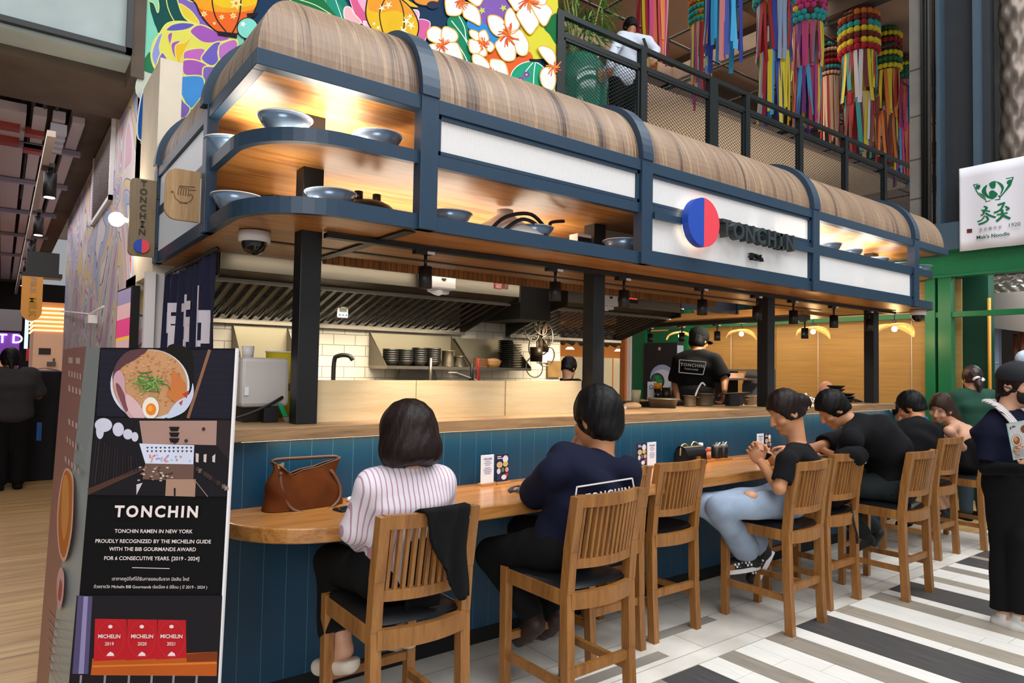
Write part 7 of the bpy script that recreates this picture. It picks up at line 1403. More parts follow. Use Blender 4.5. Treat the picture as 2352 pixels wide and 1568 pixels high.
def person(label, D, vox=.008):
    """D: joints in metres. Builds the body as one mesh, clothing and hair as its children."""
    s = D.get('hs', 1.0); hip, neck = V3(D['hip']), V3(D['neck']); SL, SR = V3(D['sl']), V3(D['sr']); ax = D['axes']; fat = D.get('fat', 1.0)
    across = nrm(SR - SL); B = Flesh(.025); P, A = add_head(B, D['head'], ax, s)
    mid = neck * .45 + hip * .55; bend = V3(D.get('bend', (0, 0, 0))); mid = mid + bend; chest = neck * .72 + hip * .28 + bend * .7; ha = nrm(D.get('hipax', across))
    top = (SL + SR) / 2; sw = np.linalg.norm(SR - SL) / 2
    def trunk(F, g, k=.04):
        F.slab(hip, mid, ha, .150 * fat + g, .135 * fat + g, .105 * fat + g, .095 * fat + g, k); F.slab(mid, chest, across, .135 * fat + g, .155 * fat + g, .095 * fat + g, .112 * fat + g, k); F.slab(chest, neck - nrm(neck - chest) * .07, across, .155 * fat + g, min(.14, sw * .8) + g, .112 * fat + g, .075 + g, k)
        F.limb(neck - nrm(neck - chest) * .035, SL, .050 + g, .048 + g, k); F.limb(neck - nrm(neck - chest) * .035, SR, .050 + g, .048 + g, k)
    trunk(B, -.006); B.limb(P(0, -.03, -.06), neck - nrm(neck - chest) * .03, .050 * s, .054, .03)
    arms = []
    for sh, nm in ((SL, 'l'), (SR, 'r')):
        el, wr = V3(D['e' + nm]), V3(D['w' + nm]); arms.append((sh, el, wr)); B.limb(sh, el, .046 * fat, .037 * fat, .02); B.limb(el, wr, .038 * fat, .026, .012)
        hd = D.get('hand_' + nm)
        if hd: add_hand(B, wr, hd[0], hd[1], hd[4] if len(hd) > 4 else 1.0, hd[2], hd[3])
        else: add_hand(B, wr, wr - el, D.get('pn', (0, 0, 1)), 1.0, .6, 1 if nm == 'r' else -1)
    legs = []
    for nm, sg in (('l', -1), ('r', 1)):
        if 'k' + nm not in D: continue
        hj = hip + ha * sg * .085 + V3(0, 0, -.01); kn, an = V3(D['k' + nm]), V3(D['a' + nm]); td = nrm(D.get('t' + nm, (0, 1, -.1))); legs.append((hj, kn, an, td)); B.limb(hj, kn, .078 * fat, .054, .03); B.limb(kn, kn * .6 + an * .4, .053, .052, .02); B.limb(kn * .6 + an * .4, an, .052, .034, .02); B.chain([an, an + td * .05 + V3(0, 0, -.045), an + td * .15 + V3(0, 0, -.055)], [.036, .034, .022], .02)
    body = flesh_obj(B, 'person', D.get('skin', SKIN), None, vox); tag(body, label, 'person')
    # clothing
    if D.get('shirt'):
        Sg = D.get('sg', .012); Sh = Flesh(.02); trunk(Sh, Sg); hem = D.get('hem', .02); fr = D.get('sleeve', .6)
        for sh, el, wr in arms:
            if fr <= 1: e = sh + (el - sh) * fr; Sh.limb(sh, e, .056 * fat + Sg * .6, .052 * fat + Sg * .9, .025); Sh.carve(e + nrm(el - sh) * .075, (.085, .085, .078), np.array([nrm(np.cross(nrm(el - sh), (.3, .5, .8))), nrm(np.cross(nrm(el - sh), np.cross(nrm(el - sh), (.3, .5, .8)))), nrm(el - sh)]), .006) if D.get('cutsl') else None
            else: Sh.limb(sh, el, .052 * fat + Sg * .6, .046 * fat + Sg * .6, .025); w = el + (wr - el) * (fr - 1); Sh.limb(el, w, .046 * fat + Sg * .6, .036 + Sg * .6, .02)
        nn = nrm(neck - chest); Sh.carve(neck + nn * .045, (.064 * fat, .064 * fat, .085), np.array([across, nrm(np.cross(nn, across)), nn]), .012)
        Sh.cut(hip + nrm(hip - mid) * (.03 + hem), nrm(hip - mid), .008)
        flesh_obj(Sh, D.get('shirtname', 'shirt'), D['shirt'], body, vox, folds(D.get('fold', .004), 24, D.get('ph', 0)))
    if D.get('pants'):
        T = Flesh(.03); T.slab(hip + nrm(mid - hip) * .06, hip - nrm(mid - hip) * .02, ha, .155 * fat, .165 * fat, .105 * fat, .115 * fat, .04); g = D.get('pg', .016); fl = D.get('flare', .0)
        for hj, kn, an, td in legs: T.limb(hj, kn, .086 * fat + g, .06 + g, .03); e = kn + (an - kn) * D.get('plen', .93); T.limb(kn, e, .06 + g, .046 + g + fl, .02); T.cut(e, nrm(an - kn), .004) if D.get('cutp') else None
        flesh_obj(T, D.get('pantsname', 'trousers'), D['pants'], body, vox, folds(D.get('pfold', .005), 22, 1))
    if D.get('shoes') is not None:
        for hj, kn, an, td in legs:
            Q = Flesh(.012); b = an + V3(0, 0, -.05); n_ = V3(D.get('sole_n', (0, 0, -1))); Q.chain([b - td * .035, b + td * .07, b + td * .165], [.046, .046, .037]); (Q.limb(b - td * .02, an + V3(0, 0, -.005), .04, .044) if not D.get('lowshoe') else Q.cut(b + V3(0, 0, .018) + td * .02, V3(0, 0, 1) + td * .25, .008)); flesh_obj(Q, 'shoe', D['shoes'], body, min(vox, .007))
    if D.get('hair') is not None: flesh_obj(D['hair'](P, A, s), 'hair', D.get('hairm', HAIRB), body, min(vox, .006), strands())
    return body, P, A
for m_ in (HAIRB, HAIRD, HAIRM, BLK, NVY, BLKP): m_.node_tree.nodes['Principled BSDF'].inputs['Specular IOR Level'].default_value = .22
# --- 1 the woman with the bobbed hair
def bob(P, A, s):
    H = Flesh(.03); H.ell(P(0, -.012, .02), s * V3(.108, .115, .118), A); H.ell(P(0, -.02, -.055), s * V3(.118, .118, .095), A); H.cut(P(0, -.0, -.125), -A[2] - .15 * A[1], .02); H.carve(P(0, .14, -.05), s * V3(.065, .075, .10), A, .02); return H
def stripes(name, a, b, sc):
    m = mat(name, a, .85); nt = m.node_tree; N = nt.nodes.new; tc = N('ShaderNodeTexCoord'); wv = N('ShaderNodeTexWave'); wv.bands_direction = 'X'; wv.inputs['Scale'].default_value = sc; rp = N('ShaderNodeValToRGB'); rp.color_ramp.interpolation = 'CONSTANT'; e = rp.color_ramp.elements; e[0].color = hexc(a); e[1].color = hexc(b); e[1].position = .86; wv.inputs['Distortion'].default_value = .6
    nt.links.new(tc.outputs['Object'], wv.inputs[0]); nt.links.new(wv.outputs[1], rp.inputs[0]); nt.links.new(rp.outputs[0], nt.nodes['Principled BSDF'].inputs[0]); return m
STR = stripes('pink_striped_cotton', '#dcd3dc', '#b58a9a', 16)
b1, P, A = person('woman with a dark bob and pink striped jacket seen from behind, on the nearest stool', dict(hs=1.06, hip=(1.30, 2.43, .735), neck=(1.285, 2.38, 1.145), sl=(1.145, 2.385, 1.085), sr=(1.44, 2.385, 1.075), head=ony(937, 1000, 2.39), axes=head_axes((.1, 1, 0), 12), el=ony(815, 1215, 2.45), wl=ony(838, 1252, 2.58), er=(1.53, 2.50, .87), wr=(1.42, 2.68, .83), pn=(0, 0, 1), hand_l=((.8, .5, -.1), (0, 0, 1), .5, -1), hand_r=((-.8, .4, -.1), (0, 0, 1), .5, 1),
    kl=(1.17, 2.80, .70), kr=(1.42, 2.82, .70), al=ony(790, 1493, 2.64), ar=ony(932, 1440, 2.70), tl=(-.25, .9, -.35), tr=(.05, .9, -.4), shirt=STR, shirtname='jacket_top', sleeve=1.75, sg=.02, hem=-.02, fold=.003, pants=BLKP, plen=.80, flare=.03, cutp=1, lowshoe=1, shoes=mat('shoe_cream', '#ded2c4', .5), hair=bob, hairm=HAIRD, fat=.95), .007)
# --- 2 the man in navy
def short(P, A, s): return hair_cap(P, A, s, .018, low=-.095)
b2, P, A = person('man in a navy printed T-shirt resting his chin on his hand', dict(hs=1.2, hip=(2.13, 2.40, .735), neck=ony(1388, 1052, 2.30), sl=ony(1272, 1085, 2.30), sr=ony(1438, 1082, 2.24), head=ony(1370, 962, 2.36), axes=head_axes((-.05, 1, 0), 8), bend=(-.03, -.02, 0), el=ony(1212, 1150, 2.62), wl=ony(1330, 1040, 2.54), er=(2.56, 2.42, .83), wr=(2.45, 2.62, .90), hand_l=((.05, .0, 1), (-.2, 1, .1), .9, -1, 1.1), hand_r=((-.7, .6, .1), (0, 0, 1), .4, 1),
    kl=ony(1128, 1272, 2.74), kr=(2.2, 2.80, .70), al=ony(1225, 1415, 2.52), ar=ony(1272, 1405, 2.58), tl=(.1, .75, -.6), tr=(.2, .75, -.6), shirt=NVY, sleeve=.72, cutsl=1, sg=.02, hem=.02, fold=.006, pants=BLKP, plen=.9, shoes=mat('shoe_brown', '#2b1a14', .6), hair=short, hairm=HAIRB, skin=mat('skin_warm', '#b9805a', .55), fat=1.06, hipax=(.9, .25, 0)), .007)
q = MB()
def onback(px, py, Y0=2.13): return ony(px, py, Y0)
back = [(1325, 1118), (1452, 1098), (1456, 1120), (1322, 1140)]
for a, c in ((back[0], back[1]), (back[1], back[2]), (back[0], back[3])):
    q.bar(onback(*a, 2.155), onback(*c, 2.155), .006, .004, (0, 1, 0))
q.text('TONCHIN', onback(1398, 1136, 2.15), nrm(onback(1440, 1120) - onback(1360, 1134)), (0, 0, 1), .05, (0, .004, 0), bold=.02, space=1.3); q.build('shirt_print', M['wht'], b2)
# --- 3 the woman in ripped jeans with a phone
fdir = nrm((-.86, .5, 0))
def bun(P, A, s):
    H = hair_cap(P, A, s, .012, low=-.05); H.ell(P(.0, -.125, .0), s * V3(.042, .046, .05), A); H.ell(P(.0, -.095, .02), s * V3(.06, .05, .05), A); return H
denim = mat('denim_grey_blue', '#8d9db2', .85, var=.28, scale=5, bump=.15)
b3, P, A = person('woman in black T-shirt and ripped jeans looking at a phone', dict(hs=1.12, hip=(4.00, 2.40, .745), neck=ony(1832, 1022, 2.36), sl=ony(1808, 1058, 2.24), sr=ony(1832, 1048, 2.54), head=ony(1803, 946, 2.42), axes=head_axes(fdir + V3(0, 0, -.05), 24), bend=(.03, -.04, 0), el=ony(1790, 1122, 2.24), wl=ony(1748, 1062, 2.50), er=ony(1800, 1100, 2.66), wr=ony(1768, 1046, 2.68), hand_l=(-np.array(RT) * .5 + V3(0, 0, .75), (.5, .6, .1), .75, 1, 1.1), hand_r=(-np.array(RT) * .7 + V3(0, 0, .6), (.3, -.8, 0), .8, -1, 1.05),
    kl=onz(1650, 1168, .72), kr=onz(1660, 1172, .72) + V3(.05, .17, -.0), al=ony(1722, 1272, 2.62), ar=ony(1752, 1262, 2.66), tl=(-.75, .45, -.12), tr=(-.2, .3, -.75), shirt=BLK, sleeve=.68, cutsl=1, sg=.012, hem=-.06, pants=denim, pantsname='jeans', plen=.86, flare=.035, cutp=1, pg=.012, shoes=mat('sneaker_black', '#161616', .7), hair=bun, hairm=HAIRD, skin=mat('skin_warm', '#b9805a', .55), hipax=nrm((.5, .86, 0)), fat=.93), .007)
kl = onz(1650, 1168, .72); q = MB(); cc = (kl * .55 + V3(4.0, 2.40, .745) * .45); q.ball(cc + V3(-.035, -.035, .062), (.045, .045, .03), 14); q.build('bare_knee', SKIN, b3)
for c_, td_ in ((ony(1722, 1272, 2.62), nrm((-.75, .45, -.12))), (ony(1752, 1262, 2.66), nrm((-.2, .3, -.75)))):
    q = MB(); b = c_ + V3(0, 0, -.05); up_ = nrm(np.cross(np.cross(td_, (0, 0, 1)), td_)); sd_ = np.cross(td_, up_)
    for i in range(12): a = -1.2 + 2.4 * (i % 6) / 5; q.obox(b + td_ * (.02 + .028 * (i // 6) + .014 * (i % 2)) + sd_ * .043 * math.sin(a) + up_ * .043 * math.cos(a), td_ * .007, sd_ * .007 * math.cos(a) - up_ * .007 * math.sin(a), (sd_ * math.sin(a) + up_ * math.cos(a)) * .002)
    for i in range(10): q.obox(b + td_ * (.01 + .012 * i) + sd_ * (-.042) + up_ * (.012 if i % 2 else -.004), td_ * .006, up_ * .007, sd_ * .004)
    q.build('checker_patches', M['paper'], b3)
    q = MB(); q.prism([(-.075 + .02 * (1 - math.cos(a)) if False else .135 * math.cos(a) + .065, .044 * math.sin(a)) for a in np.linspace(0, 6.28, 24, endpoint=False)], b - up_ * .052, td_, sd_, up_ * .028); q.build('sole', M['white'], b3)
pc = ony(1742, 1040, 2.53); phone(pc, -RT * .8 + V3(0, 0, .3), 'dark phone held by the woman in ripped jeans', (.3, .5, .8))
q = MB(); h0 = P(0, -.14, .0); q.tube([h0 + V3(0, 0, .05), h0 + A[0] * -.03 + V3(0, 0, .01), h0 + A[0] * -.035 + V3(0, 0, -.05)], .008, 8); q.tube([h0 + V3(0, 0, .02), h0 - A[1] * .05 + V3(0, 0, .0), h0 - A[1] * .06 + V3(0, 0, -.02)], .007, 8); q.build('hair_claw', mat('claw_cream', '#d8cfc2', .3), b3)
# --- 4 the hunched man
f4 = nrm((-.75, .66, 0))
def shortb(P, A, s): return hair_cap(P, A, s, .015, low=-.055)
b4, P, A = person('man in black hunched low over his food with head bowed', dict(hs=1.12, hip=(5.22, 2.28, .75), neck=ony(1958, 972, 2.48), sl=ony(1955, 1012, 2.36), sr=ony(1985, 990, 2.68), head=ony(1912, 940, 2.60), axes=head_axes(f4, 38), bend=(.03, -.12, .06), el=ony(1945, 1060, 2.50), wl=ony(1895, 1036, 2.72), er=(5.02, 2.78, .96), wr=(4.95, 2.92, .96), pn=(0, 0, 1), kl=(4.95, 2.66, .72), kr=(5.10, 2.78, .72), al=ony(1985, 1228, 2.52), ar=ony(2012, 1215, 2.56), tl=(-.5, .4, -.3), tr=(.2, .4, -.6), shirt=BLK, sleeve=.75, cutsl=1, sg=.03, hem=.03, pants=mat('trouser_teal_dark', '#151d20', .9), shoes=mat('sneaker_black', '#161616', .7), hair=shortb, hairm=HAIRB, skin=mat('skin_warm', '#b9805a', .55), fat=1.08, hipax=nrm((.66, .75, 0))), .008)
# --- 5 the man in black, back turned
b5, P, A = person('man in black with his back turned, next to the woman in a strappy top', dict(hs=1.16, hip=(6.52, 2.62, .75), neck=ony(2100, 968, 2.72), sl=ony(2080, 990, 2.70), sr=ony(2148, 988, 2.62), head=ony(2092, 935, 2.80), axes=head_axes((-.1, 1, 0), 22), bend=(0, -.06, 0), el=(6.30, 2.85, .86), wl=(6.45, 3.0, .95), er=(6.84, 2.9, .88), wr=(6.72, 3.0, .95), kl=(6.42, 3.0, .7), kr=(6.66, 3.0, .7), al=(6.45, 2.9, .36), ar=(6.66, 2.9, .36), shirt=BLK, sleeve=.7, sg=.025, hem=.03, pants=BLKP, shoes=mat('sneaker_black', '#161616', .7), hair=shortb, hairm=HAIRB, skin=mat('skin_warm', '#b9805a', .55), fat=1.05), .009)
# --- 6 the woman in the strappy top
f6 = nrm((-.97, .02, 0))
def longh(P, A, s):
    H = hair_cap(P, A, s, .014, low=-.14); H.limb(P(-.02, -.06, -.0), P(-.05, -.15, -.12), .075, .06); H.limb(P(-.05, -.15, -.12), P(-.09, -.27, -.27), .058, .038); H.limb(P(-.09, -.27, -.27), P(-.10, -.31, -.36), .038, .012); return H
b6, P, A = person('woman with long brown hair in a strappy black top, turned to her neighbour', dict(hs=1.12, hip=(7.28, 2.54, .745), neck=ony(2188, 972, 2.62), sl=ony(2180, 990, 2.46), sr=ony(2222, 985, 2.68), head=ony(2160, 938, 2.66), axes=head_axes(f6, 20, 12), bend=(.05, -.06, 0), el=(7.06, 2.47, .89), wl=(7.02, 2.74, .93), er=(7.2, 2.85, .9), wr=(6.95, 2.95, .95), kl=(7.1, 2.88, .70), kr=(7.25, 2.92, .70), al=ony(2168, 1172, 2.66), ar=ony(2180, 1168, 2.70), tl=(-.3, .5, -.4), tr=(-.2, .5, -.4), shoes=mat('sandal_black', '#17161a', .6), hair=longh, hairm=HAIRM, skin=SKIN, fat=.92), .008)
Tq = Flesh(.03); hp, nk = V3(7.28, 2.54, .745), ony(2188, 972, 2.62); md = nk * .45 + hp * .55 + V3(.05, -.06, 0)
Tq.slab(hp - V3(0, 0, .05), md, (1, .3, 0), .17, .135, .125, .1); Tq.slab(md, nk * .68 + hp * .32 + V3(.03, -.04, 0), (1, .3, 0), .135, .15, .1, .11); Tq.limb(hp, (7.12, 2.84, .72), .11, .085); Tq.limb(hp + V3(.1, .05, 0), (7.25, 2.88, .72), .11, .085); flesh_obj(Tq, 'dress', BLK, b6, .009, folds(.004, 24))
q = MB()
for sg in (-.06, .07): p0 = nk + V3(sg, -.03, .0); q.tube([p0 + V3(0, .05, -.03), p0 + V3(0, -.02, .005), p0 + V3(.02, -.085, -.08), p0 + V3(.03, -.10, -.16)], .004, 6)
q.build('shoulder_strap', M['matblack'], b6); eyes(b6, P, A, 1.12, lid=0)
q = MB(); q.limb = None; q.tube([P(-.016, .0905, -.066), P(0, .0935, -.066), P(.016, .0905, -.066)], .004, 6); q.build('lips', mat('lip_red', '#a5524a', .5), b6)
# --- 7 person in teal at the end of the bar
b7, P, A = person('person in a teal jacket mostly hidden at the end of the bar', dict(hs=1.05, hip=(7.62, 3.2, .72), neck=(7.50, 3.14, 1.13), sl=(7.46, 2.98, 1.08), sr=(7.44, 3.36, 1.08), head=ony(2062, 950, 3.15) + V3(.12, 0, .0), axes=head_axes((-1, 0, 0), 30), el=(7.32, 2.95, .9), wl=(7.15, 3.05, .95), er=(7.3, 3.4, .9), wr=(7.15, 3.3, .95), kl=(7.3, 3.05, .66), kr=(7.3, 3.35, .66), al=(7.3, 3.05, .12), ar=(7.3, 3.35, .12), tl=(-1, 0, 0), tr=(-1, 0, 0), shirt=mat('cloth_teal', '#1f5a78', .8, var=.2, scale=9), shirtname='jacket_top', sleeve=1.9, sg=.022, pants=BLKP, shoes=BLKP, hair=shortb, hairm=HAIRB), .010)
# --- 8 the waitress at the right edge
f8 = nrm(np.array([RT[0], RT[1], 0]) * .36 - np.array([FW[0], FW[1], 0]) * .95)
def capf(P, A, s):
    H = Flesh(.012); H.ell(P(0, -.01, .045), s * V3(.09, .108, .088), A); H.cut(P(0, 0, .022), -A[2], .006); H.ell(P(0, .125, .028), s * V3(.07, .075, .010), A, .012); return H
def hair8(P, A, s): H = hair_cap(P, A, s, .010, low=-.07); H.limb(P(0, -.085, -.03), P(.02, -.09, -.15), .035, .02); return H
hd8 = atd(2340, 884, 4.2); hp8 = V3(5.09, 1.52, .90)
b8, P, A = person('waitress with cap and black face mask standing at the frame edge', dict(hs=1.12, hip=hp8, neck=(5.02, 1.52, 1.33), sl=atd(2375, 990, 4.12), sr=atd(2282, 985, 4.22), head=hd8, axes=head_axes(f8, 4), el=atd(2392, 1060, 4.1), wl=atd(2372, 1055, 3.9), er=atd(2268, 1074, 4.2), wr=atd(2345, 1078, 4.0), kl=atd(2342, 1240, 4.15), kr=atd(2304, 1240, 4.25), al=atd(2342, 1415, 4.15), ar=atd(2307, 1412, 4.22), tl=f8 * .9, tr=f8 * .9, hand_l=(-np.array(RT) * .6 + V3(0, 0, .5), (.6, .7, 0), .7, -1), hand_r=(np.array(RT) * .8 + V3(0, 0, .5), (.6, .8, 0), .7, 1), shirt=NVY, sleeve=.78, sg=.024, hem=-.12, cutsl=1, pants=BLKP, pg=.012, flare=.016, plen=.93, cutp=1, shoes=mat('sneaker_white', '#d9d6d2', .6), hair=hair8, hairm=HAIRD, skin=SKIN, hipax=nrm(np.cross(f8, (0, 0, 1))), fat=.98), .007)
flesh_obj(capf(P, A, 1.12), 'cap', mat('cap_black_blue', '#12141d', .85), b8, .006)
Mk = Flesh(.012); s_ = 1.12; Mk.ell(P(0, .045, -.056), s_ * V3(.067, .066, .052), A); Mk.cut(P(0, .03, -.05), -A[1], .006); flesh_obj(Mk, 'face_mask', mat('mask_black', '#0c0c0e', .85), b8, .006)
q = MB()
for sg in (-1, 1): q.tube([P(.062 * sg, .045, -.035), P(.078 * sg, .01, -.02), P(.084 * sg, -.02, -.01)], .003, 5)
q.build('mask_loop', M['matblack'], b8); eyes(b8, P, A, 1.12, (-.3, .1))
q = MB(); kana(q, P(.055, .075, .055) + A[1] * .028, -A[0], A[2] * .9 - A[1] * .35, A[1] * .004, .028); q.build('cap_print', M['wht'], b8)
for k, nm in ((1.02, 'l'), (1.0, 'r')):
    pass
Sl = Flesh(.015)
for a, c in ((atd(2268, 1074, 4.2), atd(2345, 1078, 4.0)), (atd(2392, 1060, 4.1), atd(2372, 1055, 3.9))): Sl.limb(a, c, .046, .036)
Sl.limb(atd(2282, 985, 4.22), atd(2268, 1074, 4.2), .05, .046); flesh_obj(Sl, 'black_sleeve', BLK, b8, .008)
sc_ = stripes('scarf_stripe', '#d9d2d0', '#14141a', 30)
q = MB(); nk8 = V3(5.02, 1.52, 1.33); r8 = A[0]
pts = [nk8 + r8 * .07 - f8 * .06 + V3(0, 0, .06), nk8 + r8 * .085 + f8 * .02 + V3(0, 0, .03), nk8 + r8 * .075 + f8 * .10 + V3(0, 0, -.06), nk8 + r8 * .04 + f8 * .155 + V3(0, 0, -.17)]
q.tube(smooth(pts, False), .032, 10, sq=.45); pts2 = [nk8 + r8 * .07 - f8 * .06 + V3(0, 0, .06), nk8 - f8 * .09 + V3(0, 0, .06), nk8 - r8 * .08 - f8 * .02 + V3(0, 0, .05), nk8 - r8 * .07 + f8 * .1 + V3(0, 0, -.06), nk8 - r8 * .02 + f8 * .155 + V3(0, 0, -.17)]; q.tube(smooth(pts2, False), .032, 10, sq=.45); q.build('scarf', sc_, b8)
PMn = Plane3(atd(2312, 973, 3.9), atd(2372, 962, 3.82), atd(2328, 1056, 3.92), 1)
t = thing('menu_board', 'clear edged white menu card held by the waitress', 'menu', PMn.at(2340, 1055))
q = MB(); cs = [PMn.at(*p) for p in ((2312, 973), (2372, 962), (2388, 1046), (2328, 1056))]; q.raw([c - PMn.n * .004 for c in cs] + cs, [(3, 2, 1, 0), (4, 5, 6, 7), (0, 1, 5, 4), (1, 2, 6, 5), (2, 3, 7, 6), (3, 0, 4, 7)]); q.build('card', mat('menu_grey', '#c9cdd0', .4), t)
q = MB(); q.tube(cs, .003, 6, closed=True); q.build('edge', mat('edge_green', '#7fb8a4', .2), t)
pm = Mural(lambda p, off: PMn.at(p[0], p[1], .001 + off), .00005); pm.ell((2335, 1011), 11, 13, '#e8e2da', '#8a4a3a', 1); pm.ell((2335, 1011), 8, 10, '#9a5a40'); pm.ell((2333, 1008), 4, 5, '#c99a6a'); pm.ell((2352, 985), 8, 9, '#7a4a3a'); pm.ell((2358, 1012), 6, 8, '#8a5a44'); pm.fill([(2319, 980), (2322, 980), (2323, 986), (2320, 986)], '#8a2a2a', False); pm.fill([(2324, 978), (2332, 977), (2332, 981), (2324, 982)], '#55565a', False)
for k in range(9): pm.fill([(2327 + k * .5, 1026 + 3 * k), (2350 + k * .5, 1022 + 3 * k), (2350 + k * .5, 1023.2 + 3 * k), (2327 + k * .5, 1027.2 + 3 * k)], '#8d9196', False)
pm.mb.build('print', pm.mats, t)
# --- 9 woman in green, 10 cook with hair net
def ponyt(P, A, s): H = hair_cap(P, A, s, .014, low=-.05); H.ell(P(0, -.11, -.05), s * V3(.04, .035, .05), A); H.limb(P(0, -.12, -.08), P(0, -.11, -.14), .035, .015); return H
def standing(label, base, f, D, vox=.010, h=1.0):
    f = nrm(f); r = nrm(np.cross(f, (0, 0, 1))); b = V3(base); Q = lambda x, y, z: b + h * (x * r + y * f + V3(0, 0, z))
    d = dict(hip=Q(0, 0, .90), neck=Q(0, -.02, 1.42), sl=Q(-.175, -.01, 1.37), sr=Q(.175, -.01, 1.37), head=Q(0, .02, 1.575), axes=head_axes(f, 5), el=Q(-.23, .0, 1.10), wl=Q(-.15, .2, 1.02), er=Q(.23, 0, 1.10), wr=Q(.15, .2, 1.02), kl=Q(-.09, .02, .48), kr=Q(.09, .02, .48), al=Q(-.09, -.02, .085), ar=Q(.09, -.02, .085), tl=f, tr=f, hipax=r); d.update(D(Q) if callable(D) else D); return person(label, d, vox)
g9 = (8.42, 2.84, 0)
b9, P, A = standing('woman in a dark green shirt with a white hair tie, back turned', g9, (.65, .75, 0), dict(hs=1.05, shirt=mat('cloth_green', '#0e4030', .85, var=.1), sleeve=1.7, sg=.035, hem=.0, pants=mat('jeans_dark', '#20303a', .9), shoes=BLKP, hair=ponyt, hairm=mat('hair_plum', '#2a1418', .4)), h=.965)
q = MB(); q.tube([P(.045 * math.cos(a), -.115 + .02 * math.sin(a * 2), -.015 + .018 * math.sin(a)) for a in np.linspace(0, 6.28, 16, endpoint=False)], .013, 8, closed=True); q.build('hair_tie', M['wht'], b9)
def net(P, A, s): H = Flesh(.02); H.ell(P(0, -.012, .035), s * V3(.095, .112, .105), A); H.cut(P(0, .02, .0), -A[2] + .3 * A[1], .01); return H
b10, P, A = standing('cook in white with a clear hair net inside the noodle shop', (9.9, 2.78, .15), (.5, -.85, 0), dict(hs=1.05, shirt=mat('cloth_white', '#cfd6e4', .85), sleeve=1.6, sg=.02, pants=BLKP, shoes=BLKP, hair=net, hairm=mat('hair_net', '#b4c4d6', .35)), h=1.0)
# --- 11 chef
f11 = nrm((.68, .72, 0))
def chefcap(P, A, s): H = Flesh(.012); H.ell(P(0, -.012, .045), s * V3(.09, .108, .09), A); H.cut(P(0, 0, .02), -A[2], .006); H.ell(P(0, .125, .022), s * V3(.062, .075, .012), A, .012); return H
def hair11(P, A, s): return hair_cap(P, A, s, .012, low=-.075)
b11, P, A = person('chef in black cap and printed black T-shirt working behind the bar', dict(hs=1.1, hip=atd(1598, 935, 6.9), neck=atd(1600, 807, 6.95), sl=atd(1562, 828, 6.98), sr=atd(1640, 828, 6.85), head=atd(1606, 782, 7.02), axes=head_axes((.94, .1, 0), 14), el=atd(1551, 880, 7.0), wl=atd(1556, 915, 6.8), er=atd(1664, 872, 6.75), wr=atd(1664, 898, 6.6), hand_r=(V3(.1, .3, -.9), (.6, -.6, 0), .9, 1, 1.15), kl=atd(1585, 1040, 6.95), kr=atd(1612, 1040, 6.95), al=(5.72, 4.45, .33), ar=(5.9, 4.32, .33), tl=f11, tr=f11, shirt=BLK, sleeve=.8, cutsl=1, sg=.028, hem=.0, pants=BLKP, shoes=BLKP, hair=hair11, hairm=HAIRB, skin=SKT, hipax=nrm(np.cross(f11, (0, 0, 1))), fat=1.08), .009)
flesh_obj(chefcap(P, A, 1.1), 'cap', mat('cap_dark_green', '#0c1110', .9, spec=.15), b11, .007)
Pb = Plane3(atd(1560, 826, 6.78), atd(1622, 832, 6.70), atd(1618, 862, 6.70), 1)
q = MB(); fr = [Pb.at(*p, .02) for p in ((1561, 826), (1622, 831), (1615, 860), (1560, 855))]
for a, c in zip(fr, fr[1:] + fr[:1]): q.bar(a, c, .009, .006, Pb.n)
q.text('TONCHIN', Pb.at(1590, 839, .022), nrm(Pb.at(1612, 841) - Pb.at(1570, 837)), Pb.v, .043, Pb.n * .004, bold=.02, space=1.2); q.text('THAILAND', Pb.at(1588, 848, .022), nrm(Pb.at(1612, 850) - Pb.at(1570, 846)), Pb.v, .024, Pb.n * .004, bold=.01, space=1.2); q.build('shirt_print', M['wht'], b11)
Ap = Flesh(.02); hp11 = atd(1598, 905, 6.9); Ap.slab(hp11 + V3(0, 0, .03), hp11 - V3(0, 0, .30), np.cross(f11, (0, 0, 1)), .185, .20, .15, .16); flesh_obj(Ap, 'apron', mat('apron_grey', '#17181c', .9), b11, .010)
# --- 12 bald man, 13 woman far, 14 man in the gallery, 15 man in the corridor
b12, P, A = standing('bald man sitting behind the stacks of dark plates', (7.72, 4.12, -.25), (-1, -.2, 0), dict(hs=1.1, shirt=mat('cloth_olive', '#4a4a40', .85), sleeve=1.8, pants=BLKP, shoes=BLKP, skin=mat('skin_pink', '#cf9078', .5), el=(7.6, 4.35, .84), wl=(7.5, 4.3, .95), er=(7.6, 3.9, .84), wr=(7.5, 4.0, .95), kl=(7.45, 4.2, .42), kr=(7.45, 4.0, .42), al=(7.45, 4.2, .09), ar=(7.45, 4.0, .09), hip=(7.75, 4.12, .52), head=atd(1897, 901, 7.85), neck=(7.72, 4.10, 1.17), sl=(7.70, 4.28, 1.1), sr=(7.70, 3.94, 1.1)))
q = MB(); q.box(7.6, 7.9, 3.97, 4.27, .36, .42); q.box(7.85, 7.9, 3.97, 4.27, .42, .9)
for x in (7.62, 7.86):
    for y in (3.99, 4.23): q.box(x, x + .03, y, y + .03, 0, .36)
tag(q.build('dining_chair', M['stoolw']), 'wooden chair under the bald man beyond the bar', 'chair')
b13, P, A = standing('dark haired person with head bowed in front of the noren shop', (6.03, 6.74, -.02), (.9, .2, 0), dict(hs=1.15, shirt=BLK, sleeve=.7, pants=BLKP, shoes=BLKP, hair=shortb, hairm=HAIRB, axes=head_axes((.9, .3, 0), 25)))
h14 = ony(1447, 62, 6.22)
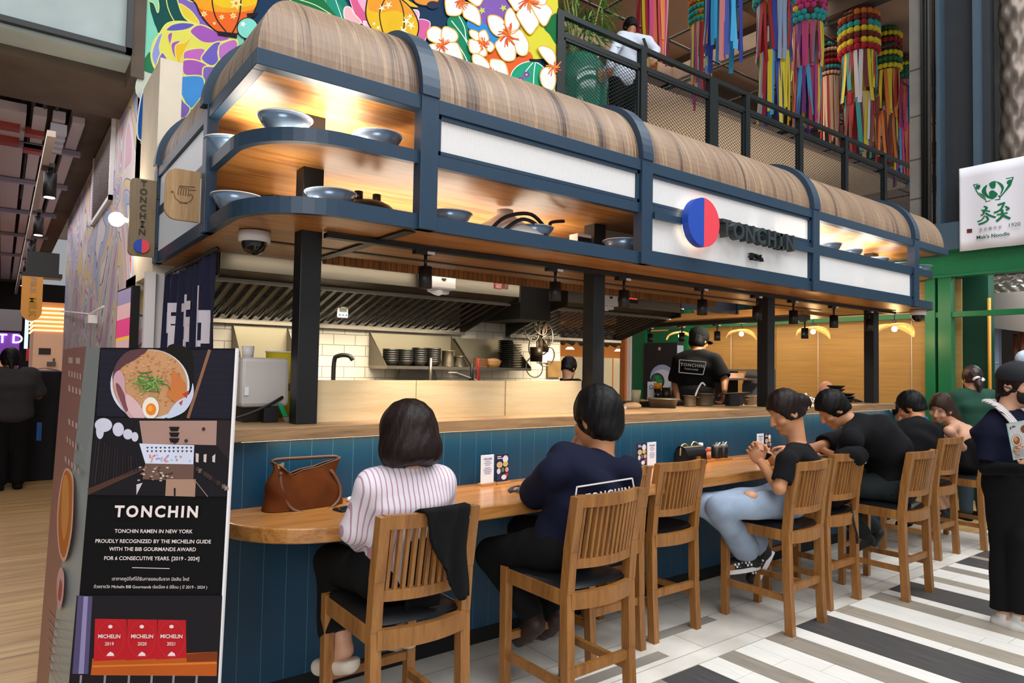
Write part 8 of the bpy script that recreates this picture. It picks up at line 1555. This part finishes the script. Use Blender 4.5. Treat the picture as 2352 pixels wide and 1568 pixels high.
def m14(Q): return dict(hs=1.05, hip=Q(.0, -.10, .93), neck=ony(1458, 78, 6.18), sl=ony(1428, 92, 6.16), sr=ony(1490, 92, 6.2), head=h14, axes=head_axes((.8, -.5, 0), 20), el=ony(1408, 122, 6.05), wl=ony(1404, 152, 6.0), er=ony(1505, 116, 6.1), wr=ony(1508, 132, 5.95))
ft = ony(1432, 170, 6.28)
b14, P, A = standing('man in a white shirt leaning on the gallery railing', (6.55, 6.30, 4.5), (.35, .9, 0), lambda Q: dict(hs=1.05, hip=Q(0, .02, .92), neck=ony(1448, 82, 6.22), sl=ony(1420, 98, 6.2), sr=ony(1488, 96, 6.2), head=ony(1447, 64, 6.25), axes=head_axes((.3, .9, 0), 25), el=ony(1404, 130, 6.1), wl=ony(1400, 160, 6.0), er=ony(1506, 116, 6.1), wr=ony(1500, 140, 5.98), shirt=mat('cloth_white', '#cfd6e4', .85), sleeve=1.8, sg=.03, hem=.05, pants=BLKP, pg=.03, shoes=BLKP, hair=shortb, hairm=HAIRB, skin=SKT))
q = MB(); q.bar(ony(1478, 88, 6.02), ony(1492, 130, 6.0), .05, .01, (0, 1, 0)); q.build('bag_strap', M['matblack'], b14)
f15 = nrm((-.2, 1, 0))
def bunh(P, A, s): H = hair_cap(P, A, s, .016, low=-.05); H.limb(P(0, -.1, -.02), P(0, -.11, -.14), .03, .018); return H
b15, P, A = standing('person in a dark grey T-shirt walking away down the corridor', (.12, 10.0, 0), (-.1, 1, 0), lambda Q: dict(hs=1.15, fat=1.12, shirt=mat('cloth_charcoal', '#2c2a2b', .9), sleeve=.8, sg=.05, hem=.06, cutsl=1, pants=BLKP, pg=.03, shoes=BLKP, hair=bunh, hairm=HAIRB, skin=SKT, er=Q(.27, .05, 1.12), wr=Q(.12, .22, 1.10), head=Q(-.03, .05, 1.55)), h=.98)
q = MB(); q.grid(lambda u, v: (.37 + .05 * u, 9.98 + .03 * math.sin(5 * u), .78 - .22 * v), 4, 4); tag(q.build('cloth_rag', mat('rag_blue', '#2a5a9a', .9)), 'blue cloth hanging at the hip of the corridor worker', 'cloth')

t = thing('backpack', 'black backpack and jacket hanging on a bar stool between two diners', 'backpack', (4.6, 2.3, .6))
Bk = Flesh(.03); Bk.ell((4.60, 2.27, 1.01), (.13, .05, .05)).ell((4.66, 2.255, .985), (.09, .055, .06)).ell((4.52, 2.29, .99), (.07, .05, .05)).ell((4.58, 2.40, .76), (.17, .09, .14)).ell((4.66, 2.42, .70), (.13, .10, .07)); flesh_obj(Bk, 'body', jk, t, .008, folds(.006, 40))
q = MB(); q.tube(smooth([(4.66, 2.30, .66), (4.63, 2.27, .55), (4.66, 2.26, .45), (4.68, 2.27, .40), (4.65, 2.26, .46)], False), .008, 6); q.build('strap', M['matblack'], t)
